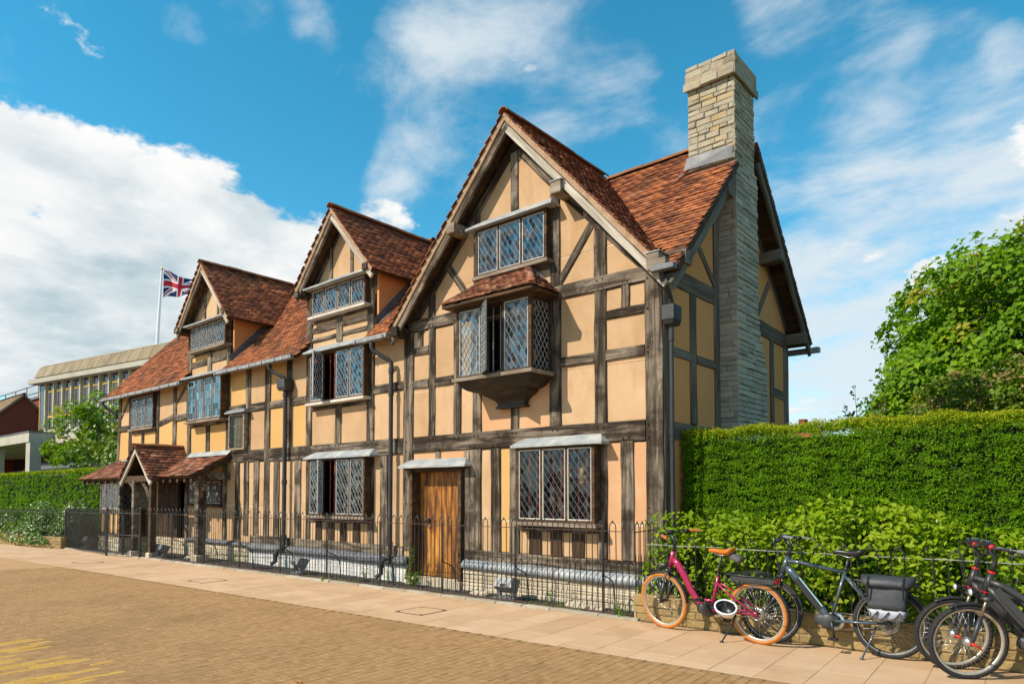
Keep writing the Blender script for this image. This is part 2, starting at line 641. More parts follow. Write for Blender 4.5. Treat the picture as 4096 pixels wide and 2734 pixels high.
PLASTER_SIDE = mat('plaster_side', [(0.0, (0.56, 0.245, 0.085)), (1.0, (0.62, 0.300, 0.12))], {'noise': 0.6, 'rand': 0.4}, scale=1.2, rough=0.92, bump=0.3, bscale=60, spec=0.15)  # plaster recoloured for walls in shade, blue fill offset in the colour
LIME = mat('lime_pointing', [(0.0, (0.62, 0.47, 0.30)), (1.0, (0.78, 0.66, 0.48))], scale=9, rough=0.95)
OAK_COLS = [(0.0, (0.018, 0.013, 0.009)), (0.25, (0.052, 0.038, 0.026)), (0.48, (0.130, 0.100, 0.072)), (0.68, (0.215, 0.175, 0.130)), (0.84, (0.27, 0.225, 0.17)), (0.93, (0.26, 0.15, 0.065)), (1.0, (0.40, 0.33, 0.25))]
OAK = mat('weathered_oak', OAK_COLS, {'noise': 0.74, 'rand': 0.30}, scale=4.2, stretch=(0.20, 2.4, 2.4), detail=9, rough=0.86, bump=1.0, bscale=9, bstretch=(0.12, 5, 5),
          dirt=((0.022, 0.014, 0.009), 1.7, 0.47, 0.60, 0.80), spec=0.2, ndist=0.9, contrast=(0.36, 0.66))
OAK_DARK = mat('dark_oak', [(0.0, (0.018, 0.011, 0.007)), (0.5, (0.060, 0.034, 0.018)), (0.8, (0.13, 0.068, 0.026)), (1.0, (0.22, 0.10, 0.03))], {'noise': 0.8, 'rand': 0.2}, scale=4.0,
               stretch=(0.25, 2.2, 2.2), detail=8, rough=0.8, bump=0.7, bscale=9, bstretch=(0.15, 5, 5), spec=0.25, ndist=0.5)
OAK_PALE = mat('silvered_oak', [(0.0, (0.20, 0.165, 0.125)), (0.5, (0.44, 0.39, 0.32)), (1.0, (0.62, 0.56, 0.47))], {'noise': 1.0}, scale=4.0, stretch=(0.25, 2.5, 2.5), detail=7, rough=0.85,
               bump=0.6, bscale=9, bstretch=(0.15, 5, 5), spec=0.2)
WOOD_GREY = mat('sill_oak', [(0.0, (0.10, 0.075, 0.05)), (0.5, (0.24, 0.19, 0.14)), (1.0, (0.42, 0.36, 0.29))], {'noise': 1.0}, scale=5.0, stretch=(0.3, 2.5, 2.5), detail=7, rough=0.85, bump=0.6,
                bscale=12, spec=0.2)
WOOD_WHITE = mat('limed_sill', [(0.0, (0.42, 0.36, 0.29)), (1.0, (0.66, 0.62, 0.55))], scale=7.0, detail=6, rough=0.8, bump=0.3, spec=0.2)
DOOR_WOOD = mat('door_oak', [(0.0, (0.035, 0.012, 0.004)), (0.35, (0.15, 0.052, 0.010)), (0.65, (0.40, 0.155, 0.022)), (1.0, (0.56, 0.26, 0.050))], {'noise': 0.85, 'rand': 0.15}, scale=2.2,
                contrast=(0.36, 0.62), stretch=(2.8, 2.8, 0.45), detail=8, rough=0.55, bump=0.5, bscale=12, bstretch=(5, 5, 0.2), dirt=((0.030, 0.014, 0.007), 0.9, 0.46, 0.66, 0.85), spec=0.35, ndist=0.4)
TILE_COLS = [(0.0, (0.045, 0.021, 0.014)), (0.22, (0.125, 0.042, 0.022)), (0.45, (0.235, 0.078, 0.034)), (0.68, (0.37, 0.125, 0.046)), (0.86, (0.46, 0.170, 0.066)), (0.95, (0.34, 0.22, 0.15)), (1.0, (0.50, 0.42, 0.34))]
TILE = mat('clay_tile', TILE_COLS, {'tone': 0.72, 'noise': 0.28}, scale=3.5, detail=8, rough=0.85, bump=0.5, bscale=90, dirt=((0.055, 0.034, 0.022), 1.7, 0.48, 0.70, 0.72), spec=0.2, world=True)
TILE_DARK = mat('mossy_clay_tile', [(0.0, (0.045, 0.025, 0.017)), (0.35, (0.14, 0.055, 0.032)), (0.7, (0.32, 0.115, 0.058)), (0.9, (0.42, 0.22, 0.13)), (1.0, (0.46, 0.36, 0.27))], {'tone': 0.85, 'noise': 0.15}, scale=14, rough=0.88,
                bump=0.5, bscale=90, dirt=((0.05, 0.036, 0.024), 2.6, 0.50, 0.70, 0.65), spec=0.2, world=True)
RIDGE = mat('ridge_clay', [(0.0, (0.09, 0.045, 0.025)), (0.5, (0.27, 0.105, 0.045)), (1.0, (0.42, 0.20, 0.09))], {'noise': 0.8, 'rand': 0.2}, scale=6, rough=0.88, bump=0.5, bscale=50,
            dirt=((0.06, 0.05, 0.035), 3.0, 0.5, 0.7, 0.7), spec=0.2, world=True)
LEAD = mat('lead_sheet', [(0.0, (0.13, 0.14, 0.15)), (0.5, (0.25, 0.265, 0.28)), (1.0, (0.42, 0.43, 0.42))], scale=3.5, detail=7, rough=0.5, bump=0.25, bscale=5, spec=0.5, world=True,
           dirt=((0.52, 0.42, 0.32), 1.4, 0.56, 0.75, 0.35))
LEAD_PALE = mat('weathered_lead', [(0.0, (0.20, 0.22, 0.235)), (0.5, (0.30, 0.32, 0.325)), (1.0, (0.48, 0.475, 0.43))], scale=4, detail=7, rough=0.55, bump=0.25, bscale=6, spec=0.4, world=True,
                dirt=((0.50, 0.38, 0.27), 1.7, 0.56, 0.72, 0.4))
LEAD_DARK = mat('dark_lead', [(0.0, (0.055, 0.058, 0.065)), (0.6, (0.12, 0.125, 0.135)), (1.0, (0.22, 0.22, 0.22))], scale=4, detail=6, rough=0.5, bump=0.2, bscale=6, spec=0.5, world=True)
PIPE = mat('pipe_iron', [(0.0, (0.016, 0.016, 0.018)), (0.6, (0.034, 0.034, 0.037)), (1.0, (0.075, 0.075, 0.075))], scale=6, stretch=(1, 1, 0.3), rough=0.55, bump=0.2, spec=0.45, world=True)
GUTTER = mat('gutter_lead', [(0.0, (0.11, 0.12, 0.13)), (0.5, (0.21, 0.22, 0.23)), (1.0, (0.48, 0.47, 0.43))], scale=5, stretch=(3, 1, 0.5), detail=7, rough=0.6, bump=0.2, spec=0.4, world=True)
CAME = mat('lead_came', [(0.0, (0.22, 0.24, 0.25)), (1.0, (0.46, 0.48, 0.48))], scale=8, rough=0.55, spec=0.5, world=True)
CAME_DARK = mat('dark_came', [(0.0, (0.10, 0.105, 0.11)), (1.0, (0.26, 0.27, 0.27))], scale=8, rough=0.5, spec=0.5, world=True)
FRAME_WHITE = mat('casement_paint', [(0.0, (0.34, 0.32, 0.29)), (1.0, (0.58, 0.57, 0.54))], scale=9, rough=0.6, bump=0.2, world=True)
GLASS = glass_mat('leaded_glass', f0=0.22)
GLASS_DIM = glass_mat('shaded_glass', f0=0.10)
INNER = mat('room_dark', [(0.0, (0.030, 0.022, 0.017)), (1.0, (0.06, 0.045, 0.035))], scale=2, rough=0.9)
INNER_WALL = mat('room_limewash', [(0.0, (0.20, 0.16, 0.12)), (1.0, (0.30, 0.25, 0.19))], scale=2, rough=0.95)
BAR_RED = mat('red_bar', [(0.0, (0.26, 0.030, 0.028)), (1.0, (0.42, 0.07, 0.06))], scale=20, rough=0.5)
BAR_GREY = mat('grey_bar', [(0.0, (0.22, 0.24, 0.25)), (1.0, (0.38, 0.40, 0.40))], scale=20, rough=0.5)
STONE = mat('lias_stone', [(0.0, (0.19, 0.160, 0.115)), (0.35, (0.34, 0.29, 0.205)), (0.65, (0.42, 0.37, 0.27)), (0.85, (0.47, 0.33, 0.15)), (1.0, (0.54, 0.49, 0.40))], {'tone': 0.8, 'noise': 0.2}, scale=6,
            stretch=(1, 1, 2.5), detail=7, rough=0.92, bump=0.8, bscale=22, dirt=((0.15, 0.14, 0.12), 4, 0.52, 0.72, 0.6), spec=0.15, world=True)
STONE_GREY = mat('grey_lias', [(0.0, (0.25, 0.225, 0.175)), (0.5, (0.39, 0.355, 0.285)), (0.85, (0.47, 0.425, 0.33)), (1.0, (0.50, 0.40, 0.25))], {'tone': 0.8, 'noise': 0.2}, scale=6, stretch=(1, 1, 2.5), detail=7,
                 rough=0.92, bump=0.7, bscale=22, spec=0.15, world=True)
STONE_PALE = mat('pale_lias', [(0.0, (0.36, 0.285, 0.19)), (0.5, (0.53, 0.445, 0.32)), (1.0, (0.66, 0.57, 0.43))], {'tone': 0.7, 'noise': 0.3}, scale=5, stretch=(0.7, 0.7, 7), detail=7, rough=0.92, bump=0.9,
                 bscale=10, bstretch=(0.6, 0.6, 9), spec=0.15, world=True)
BRICK_WHITE = mat('limewashed_brick', [(0.0, (0.52, 0.51, 0.49)), (1.0, (0.72, 0.70, 0.66))], {'tone': 0.6, 'noise': 0.4}, scale=5, rough=0.9, bump=0.3, bscale=30, world=True,
                  dirt=((0.45, 0.36, 0.24), 1.5, 0.55, 0.75, 0.4))
MORTAR = mat('mortar', [(0.0, (0.26, 0.20, 0.13)), (1.0, (0.40, 0.31, 0.21))], scale=12, rough=0.95, bump=0.4, bscale=80, world=True)
IRON = mat('wrought_iron', [(0.0, (0.010, 0.010, 0.011)), (0.6, (0.024, 0.023, 0.023)), (0.85, (0.045, 0.035, 0.028)), (1.0, (0.12, 0.055, 0.028))], scale=14, detail=7, rough=0.42, bump=0.3, bscale=60, spec=0.5, world=True)
IRON_RUST = mat('rusty_iron', [(0.0, (0.02, 0.018, 0.017)), (0.5, (0.06, 0.032, 0.020)), (1.0, (0.16, 0.08, 0.045))], scale=14, detail=7, rough=0.7, bump=0.3, bscale=60, spec=0.3, world=True)
STICKS = mat('wattle_sticks', [(0.0, (0.24, 0.16, 0.08)), (1.0, (0.52, 0.40, 0.24))], {'tone': 0.6, 'noise': 0.4}, scale=12, rough=0.9)

# ------------------------------------------------------------------ beams, panels, tiles
def beam(parent, p0, p1, w, ey=(0, 1, 0), y0=-0.022, dep=0.10, m=None, name='beam', jit=0.006, seg=0.30, label=None):
    """a hewn timber lying in a wall: p0 -> p1 is its centre line in world coordinates, ey points into the wall"""
    p0 = Vector(p0); p1 = Vector(p1)
    L = (p1 - p0).length
    n = max(2, int(L / seg) + 1)
    ch = 0.007
    bow = RNG.uniform(-1, 1) * 0.006 * min(L, 2.5)
    mb = MB()
    V = []
    for i in range(n + 1):
        u = i / n
        x = L * u
        jt, jb, jf = (RNG.uniform(-jit, jit) for _ in range(3))
        b = bow * math.sin(math.pi * u)
        a0, a1 = -w / 2 + jb + b, w / 2 + jt + b
        f = y0 + jf * 0.5
        V += [(x, dep, a0), (x, f + ch, a0), (x, f, a0 + ch), (x, f, a1 - ch), (x, f + ch, a1), (x, dep, a1)]
    F = []
    for i in range(n):
        for j in range(5):
            F.append((i * 6 + j, (i + 1) * 6 + j, (i + 1) * 6 + j + 1, i * 6 + j + 1))
    F.append(tuple(range(6))); F.append(tuple(n * 6 + j for j in range(5, -1, -1)))
    mb.add(V, F, RNG.random())
    o = bpy.data.objects.new(name, mb.mesh(name, m or OAK))
    if label:
        o['label'] = label
    put(o, parent)
    o.matrix_basis = frame(p1 - p0, ey, p0)
    return o


def panel(parent, poly, fn, m, d=0.055):
    if area(poly) < 0:
        poly = poly[::-1]
    if abs(area(poly)) < 0.004:
        return
    cx = sum(p[0] for p in poly) / len(poly); cz = sum(p[1] for p in poly) / len(poly)
    k = 0.009
    inn = []
    for p in poly:
        dx, dz = cx - p[0], cz - p[1]
        L = max(math.hypot(dx, dz), 1e-6)
        t = min(k * 1.5 / L, 0.4)
        inn.append((p[0] + dx * t, p[1] + dz * t))
    y = RNG.uniform(-0.002, 0.004)
    n = len(poly)
    v = [fn(u, q, y) for u, q in inn] + [fn(u, q, y + 0.007) for u, q in poly] + [fn(u, q, d) for u, q in poly]
    mb = MB()
    mb.add(v, [tuple(range(n))], RNG.random())
    for i in range(n):
        j = (i + 1) % n
        mb.f.append((i, i + n, j + n, j)); mb.t.append(0.5); mb.mi.append(1 if RNG.random() < 0.30 else 0)
        mb.f.append((i + n, i + 2 * n, j + 2 * n, j + n)); mb.t.append(0.5); mb.mi.append(0)
    mb.build('plaster_panel', [m, LIME], parent)


TILES = Pieces('roof_tile', 300)
STONES = Pieces('stone', 300)
PANES = Pieces('pane', 300)


def tile_plane(parent, org, eu, ev, W, H, inside, gauge=0.098, tw=0.163, m=None, base=0.5, spread=0.2, sag=0.0):
    org = Vector(org); eu = Vector(eu).normalized(); ev = Vector(ev).normalized()
    nn = eu.cross(ev)
    if nn.z < 0:
        nn = -nn
    m = m or TILE
    rows = int(H / gauge) + 1
    ncol = int(W / tw) + 2
    for j in range(rows):
        off = (0.5 if j % 2 else 0.0) * tw + RNG.uniform(-0.012, 0.012)
        rowlift = RNG.uniform(-0.003, 0.003)
        for i in range(-1, ncol):
            u = i * tw + off; vv = j * gauge
            c = org + eu * (u + tw / 2) + ev * (vv + gauge * 0.5)
            if u + tw * 0.6 < 0 or u + tw * 0.4 > W or vv + gauge * 0.6 > H or not inside(c):
                continue
            a, b = max(u + 0.002, 0.0), min(u + tw - 0.002, W)
            du = RNG.uniform(-0.003, 0.003); dv = RNG.gauss(0, 0.005); lf = RNG.uniform(-0.004, 0.005) + rowlift
            tw2 = RNG.uniform(-0.006, 0.006)
            low, up = 0.030 + lf, 0.008 + lf
            dip = -sag * math.sin(math.pi * min(max((u + tw / 2) / max(W, 0.1), 0), 1)) * (vv / max(H, 0.1))
            P = lambda uu, w_, h: org + eu * (uu + du) + ev * w_ + nn * (h + dip)
            v0, v1 = vv - 0.012 + dv, vv + gauge + 0.03
            cb = 0.005
            mid = (a + b) / 2
            V = [P(a, v0, low), P(mid, v0, low + cb + tw2 * .3), P(b, v0, low + tw2), P(a, v1, up), P(mid, v1, up + cb), P(b, v1, up),
                 P(a, v0, low - 0.015), P(mid, v0, low - 0.013), P(b, v0, low - 0.015 + tw2), P(a, v1, up - 0.012), P(b, v1, up - 0.012)]
            F = [(0, 1, 4, 3), (1, 2, 5, 4), (6, 7, 1, 0), (7, 8, 2, 1), (9, 6, 0, 3), (8, 10, 5, 2)]
            tone = min(max(RNG.gauss(base, spread), 0.02), 0.90)
            q_ = RNG.random()
            tone = 0.985 if q_ < 0.04 else (0.14 if q_ < 0.07 else tone)
            TILES.add(parent, V, F, m, 0.15, tone)


def ridge_tiles(parent, p0, p1, r=0.11, seg=0.36, m=None, name='ridge_tile'):
    p0 = Vector(p0); p1 = Vector(p1)
    L = (p1 - p0).length
    n = max(1, int(L / seg))
    d = (p1 - p0).normalized()
    side = d.cross(Vector((0, 0, 1))).normalized()
    for i in range(n):
        a = p0 + d * (i * L / n + 0.004); b = p0 + d * ((i + 1) * L / n + 0.012)
        lift = RNG.uniform(-0.008, 0.010)
        prof = []
        for k in range(7):
            an = math.pi * k / 6
            prof.append(side * (math.cos(an) * r) + Vector((0, 0, math.sin(an) * r * 0.85 - 0.03 + lift)))
        inn = [q * 0.86 - Vector((0, 0, 0.004)) for q in prof]
        V = [a + q for q in prof] + [b + q for q in prof] + [a + q for q in inn] + [b + q for q in inn]
        F = []
        for k in range(6):
            F += [(k, k + 7, k + 8, k + 1), (k + 14, k + 15, k + 22, k + 21), (k, k + 1, k + 15, k + 14), (k + 7, k + 21, k + 22, k + 8)]
        MB().add(V, F, RNG.random()).build(name, m or RIDGE, parent)


def slab_poly(parent, pts, thick, m, name, label=None):
    """flat polygon given by its top corners, thickened straight down its normal"""
    pts = [Vector(p) for p in pts]
    nn = (pts[1] - pts[0]).cross(pts[2] - pts[0]).normalized()
    if nn.z < 0:
        pts = pts[::-1]; nn = -nn
    low = [p - nn * thick for p in pts]
    n = len(pts)
    F = [tuple(range(n)), tuple(range(2 * n - 1, n - 1, -1))] + [(i, i + n, (i + 1) % n + n, (i + 1) % n) for i in range(n)]
    return MB().add(pts + low, F).build(name, m, parent, label=label)


def rough_stone(parent, P, u0, u1, v0, v1, proud, m, tone, size=None):
    """one stone on a face; P(u, v, w) maps to the world, w = out of the face"""
    c = min(0.014, (u1 - u0) * 0.2, (v1 - v0) * 0.25)
    j = lambda: RNG.uniform(-0.004, 0.004)
    o = [(u0 + j(), v0 + j()), (u1 + j(), v0 + j()), (u1 + j(), v1 + j()), (u0 + j(), v1 + j())]
    i_ = [(u0 + c + j(), v0 + c + j()), (u1 - c + j(), v0 + c + j()), (u1 - c + j(), v1 - c + j()), (u0 + c + j(), v1 - c + j())]
    V = [P(a, b, -0.03) for a, b in o] + [P(a, b, proud * 0.4) for a, b in o] + [P(a, b, proud + j()) for a, b in i_]
    F = []
    for k in range(4):
        q = (k + 1) % 4
        F += [(k, q, q + 4, k + 4), (k + 4, q + 4, q + 8, k + 8)]
    F.append((8, 9, 10, 11))
    STONES.add(parent, V, F, m, size or math.sqrt((u1 - u0) * (v1 - v0)), tone)


def stone_face(parent, P, ulo, uhi, vlo, vhi, m, hrange=(0.07, 0.12), wrange=(0.14, 0.36), gap=0.010, proud=(0.004, 0.020), tone=lambda: RNG.gauss(0.5, 0.22)):
    """courses of stones; ulo / uhi may be functions of height"""
    fl = ulo if callable(ulo) else (lambda v: ulo)
    fh = uhi if callable(uhi) else (lambda v: uhi)
    v = vlo
    while v < vhi - 0.03:
        h = min(RNG.uniform(*hrange), vhi - v)
        if vhi - v - h < 0.04:
            h = vhi - v
        a, b = fl(v + h / 2), fh(v + h / 2)
        u = a
        while u < b - 0.01:
            w = RNG.uniform(*wrange)
            if b - u - w < wrange[0] * 0.6:
                w = b - u
            rough_stone(parent, P, u + gap / 2, u + w - gap / 2, v + gap / 2, v + h - gap / 2, RNG.uniform(*proud), m, min(max(tone(), 0.02), 0.98))
            u += w
        v += h


# ------------------------------------------------------------------ leaded windows
def lattice_lines(x0, x1, z0, z1, px, pz, kind='diamond'):
    segs = []
    if kind == 'grid':
        n = max(1, round((x1 - x0) / px)); mrows = max(1, round((z1 - z0) / pz))
        for i in range(1, n):
            x = x0 + (x1 - x0) * i / n
            segs.append(((x, z0), (x, z1)))
        for j in range(1, mrows):
            z = z0 + (z1 - z0) * j / mrows
            segs.append(((x0, z), (x1, z)))
        return segs
    s = pz / px
    for sg in (1, -1):
        c0 = z0 - sg * s * (x1 if sg > 0 else x0)
        lo = min(z0 - sg * s * x for x in (x0, x1)); hi = max(z1 - sg * s * x for x in (x0, x1))
        xm = (x0 + x1) / 2
        ref = z0 - sg * s * xm
        k0 = math.floor((lo - ref) / pz) - 1
        k1 = math.ceil((hi - ref) / pz) + 1
        for k in range(k0, k1 + 1):
            c = ref + k * pz
            pts = []
            for x in (x0, x1):
                z = sg * s * x + c
                if z0 <= z <= z1:
                    pts.append((x, z))
            for z in (z0, z1):
                x = (z - c) / (sg * s)
                if x0 < x < x1:
                    pts.append((x, z))
            if len(pts) >= 2:
                a, b = pts[0], max(pts, key=lambda q: math.dist(q, pts[0]))
                if math.dist(a, b) > 0.02:
                    segs.append((a, b))
    return segs


def leaded_light(parent, x0, x1, z0, z1, P, kind='diamond', px=0.104, pz=0.158, came=None, glass=None, border=0.017, bm=None, inmat=None, lw=0.0044, bulge=0.02):
    """one glazed light: metal border, lead lattice and the single quarries; P(x, z, y) -> world, y into the room"""
    fr = MB()
    bw = border
    for (a0, a1, b0, b1) in ((x0, x1, z0, z0 + bw), (x0, x1, z1 - bw, z1), (x0, x0 + bw, z0 + bw, z1 - bw), (x1 - bw, x1, z0 + bw, z1 - bw)):
        v = [P(a, b, y) for y in (-0.012, 0.012) for a, b in ((a0, b0), (a1, b0), (a1, b1), (a0, b1))]
        fr.add(v, [(0, 1, 2, 3), (7, 6, 5, 4), (0, 4, 5, 1), (1, 5, 6, 2), (2, 6, 7, 3), (3, 7, 4, 0)])
    fr.build('light_frame', bm or FRAME_WHITE, parent)
    x0 += bw; x1 -= bw; z0 += bw; z1 -= bw
    lm = MB()
    for a, b in lattice_lines(x0, x1, z0, z1, px, pz, kind):
        L = math.dist(a, b); nx, nz = -(b[1] - a[1]) / L * lw, (b[0] - a[0]) / L * lw
        v = [P(a[0] - nx, a[1] - nz, 0.0), P(a[0], a[1], -0.007), P(a[0] + nx, a[1] + nz, 0.0), P(a[0], a[1], 0.006),
             P(b[0] - nx, b[1] - nz, 0.0), P(b[0], b[1], -0.007), P(b[0] + nx, b[1] + nz, 0.0), P(b[0], b[1], 0.006)]
        lm.add(v, [(0, 1, 5, 4), (1, 2, 6, 5), (2, 3, 7, 6), (3, 0, 4, 7)])
    lm.build('lattice', came or CAME, parent)
    gm = glass or GLASS

    def bul(x, z):
        u = (x - x0) / (x1 - x0); w = (z - z0) / (z1 - z0)
        return -bulge * 0.5 * math.sin(math.pi * u) * math.sin(2.2 * math.pi * w + x0 * 3)

    def pane(poly):
        if len(poly) < 3 or abs(area(poly)) < 6e-4:
            return
        cx = sum(p[0] for p in poly) / len(poly); cz = sum(p[1] for p in poly) / len(poly)
        tx, tz = RNG.gauss(0, 0.022), RNG.gauss(0, 0.022)
        V = [P(p[0], p[1], (p[0] - cx) * tx + (p[1] - cz) * tz + bul(cx, cz) * 0.15) for p in poly]
        PANES.add(parent, V, [tuple(range(len(V)))], gm, math.sqrt(abs(area(poly))), RNG.random())
    if kind == 'grid':
        n = max(1, round((x1 - x0) / px)); mr = max(1, round((z1 - z0) / pz))
        for i in range(n):
            for j in range(mr):
                pane(rect(x0 + (x1 - x0) * i / n, x0 + (x1 - x0) * (i + 1) / n, z0 + (z1 - z0) * j / mr, z0 + (z1 - z0) * (j + 1) / mr))
    else:
        xm = (x0 + x1) / 2
        ni = int((x1 - x0) / px) + 3; nj = int((z1 - z0) / pz * 2) + 4
        for j in range(-1, nj):
            zc = z0 + j * pz / 2
            for i in range(-ni, ni):
                xc = xm + (i + (0.5 if j % 2 == 0 else 0.0)) * px
                if xc < x0 - px or xc > x1 + px:
                    continue
                q = [(xc - px / 2, zc), (xc, zc - pz / 2), (xc + px / 2, zc), (xc, zc + pz / 2)]
                box_ = rect(x0, x1, z0, z1)
                for k in range(4):
                    q = clip(q, box_[k], box_[(k + 1) % 4])
                    if len(q) < 3:
                        break
                pane(q)


def wall_P(Y0):
    return lambda x, z, y: Vector((x, Y0 + y, z))


def lead_hood(parent, x0, x1, zl, zt, yf, m=None, inset=0.16, name='window_hood'):
    mb = MB()
    n = 9
    V = []
    for i in range(n):
        u = i / (n - 1)
        xl = x0 + (x1 - x0) * u; xt = x0 + inset + (x1 - x0 - 2 * inset) * u
        w = RNG.uniform(-0.008, 0.008)
        V += [(xl, yf, zl - 0.035 + w * .4), (xl, yf, zl + w * .5), ((xl + xt) / 2, yf * 0.5, (zl + zt) / 2 + 0.012 + w), (xt, -0.02, zt + w * 0.6), (xt, 0.02, zt + 0.01)]
    F = []
    for i in range(n - 1):
        for j in range(4):
            F.append((i * 5 + j, (i + 1) * 5 + j, (i + 1) * 5 + j + 1, i * 5 + j + 1))
    k = len(V)
    V += [(x0, 0.02, zl - 0.035), (x1, 0.02, zl - 0.035), (x0, 0.02, zl), (x1, 0.02, zl)]
    e = (n - 1) * 5
    F += [(0, 1, k + 2, k), (1, 2, k + 2), (2, 3, k + 2), (3, 4, k + 2), (e, k + 1, k + 3, e + 1), (e + 1, k + 3, e + 2), (e + 2, k + 3, e + 3), (e + 3, k + 3, e + 4), (0, k, k + 1, e)]
    mb.add(V, F)
    return mb.build(name, m or LEAD_PALE, parent, smooth=False)


def box_window(house, X0, X1, Z0, Z1, n, yf, open_i=None, kind='diamond', hood=None, bars=None, open_deg=40, px=0.104, pz=0.158, glass=None, sill=True, fm=None, sill_m=None, jamb=0.055, came=None, head=True, bm=None):
    fm = fm or OAK_DARK
    mb = MB()
    yb = 0.06
    jw = jamb; mw = 0.042
    mb.box(X0, X0 + jw, yf, yb, Z0, Z1)
    mb.box(X1 - jw, X1, yf, yb, Z0, Z1)
    mb.box(X0 + jw, X1 - jw, yf, yb, Z1 - 0.05, Z1)
    mb.box(X0 + jw, X1 - jw, yf, yb, Z0, Z0 + 0.045)
    lw = (X1 - X0 - 2 * jw - (n - 1) * mw) / n
    lights = []
    for i in range(n):
        a = X0 + jw + i * (lw + mw)
        lights.append((a, a + lw))
        if i < n - 1:
            mb.box(a + lw, a + lw + mw, yf + 0.004, yf + 0.07, Z0 + 0.045, Z1 - 0.05)
    win = mb.build('window', fm, house)
    zl, zh = Z0 + 0.045, Z1 - 0.05
    for i, (a, b) in enumerate(lights):
        if i == open_i:
            ph = R(open_deg)
            hx, hy = a, yf + 0.01
            c, s = math.cos(ph), math.sin(ph)
            Pc = lambda x, z, y, a=a, hx=hx, hy=hy, c=c, s=s: Vector((hx + (x - a) * c + y * s, hy - (x - a) * s + y * c, z))
            leaded_light(win, a, b, zl, zh, Pc, kind, px, pz, came=came, glass=glass, bm=bm)
        else:
            leaded_light(win, a, b, zl, zh, wall_P(yf + 0.022), kind, px, pz, came=came, glass=glass, bm=bm)
        if bars:
            bb = MB()
            for q in (0.33, 0.67):
                x = a + (b - a) * q
                pts = [(x + 0.003 * math.cos(k * 1.3), yf + 0.11 + 0.003 * math.sin(k * 1.3), zl + (zh - zl) * k / 30) for k in range(31)]
                bb.tube(pts, 0.013, 6)
            bb.build('bar', bars, win)
    if sill:
        sb = MB()
        sb.box(X0 - 0.03, X1 + 0.05, yf - 0.055, 0.03, Z0 - 0.055, Z0 - 0.001)
        sb.build('sill', sill_m or WOOD_GREY, win)
    if hood:
        lead_hood(win, *hood, name='hood')
    return win

# ================================================================== the timber-framed house
house = thing('timber_framed_house', 'long timber framed house with ochre plaster, three gables and red tiled roof', 'house', (-9.8, 2.4, 0))
XL, XR = -19.7, 0.0
SL = 1.05                                   # slope of the long roof
EAVE_Y, EAVE_Z = -0.30, 4.78
RIDGE_Y, RIDGE_Z = 2.60, 7.82
GA = (-2.70, 8.00, 1.10, 2.93)              # big gable: centre, ridge height, slope, half width
DB = (-7.54, 7.73, 1.13, 1.40)              # dormers
DC = (-13.38, 7.83, 1.13, 1.48)
main_z = lambda y: EAVE_Z + SL * (y - EAVE_Y)
main_y = lambda z: EAVE_Y + (z - EAVE_Z) / SL
front = lambda x, z, y: Vector((x, y, z))

# --- windows as holes: x0, x1, z0, z1
W_LOW_A = (-2.56, -1.04, 1.24, 2.44)
W_TOP_A = (-3.53, -1.97, 5.44, 6.28)
W_LOW_M = (-8.47, -6.50, 1.22, 2.44)
W_UP_M = (-8.55, -6.58, 3.66, 4.74)
W_UP_C = (-14.30, -12.38, 3.63, 4.79)
W_LEFT = (-18.44, -16.74, 3.68, 4.70)
W_DB = (-8.54, -6.60, 5.57, 6.18)
W_DC = (-14.32, -12.36, 5.57, 6.25)
W_PORCH = (-14.50, -12.62, 1.38, 2.06)
ORIEL = (-3.52, -2.00, 3.62, 4.76)
DOOR = (-5.26, -3.92, 0.08, 2.14)
PORCH_DOOR = (-16.45, -14.75, 0.05, 2.10)
HOLES = [W_LOW_A, W_TOP_A, W_LOW_M, W_UP_M, W_UP_C, W_LEFT, W_DB, W_DC, W_PORCH, ORIEL, DOOR, PORCH_DOOR]

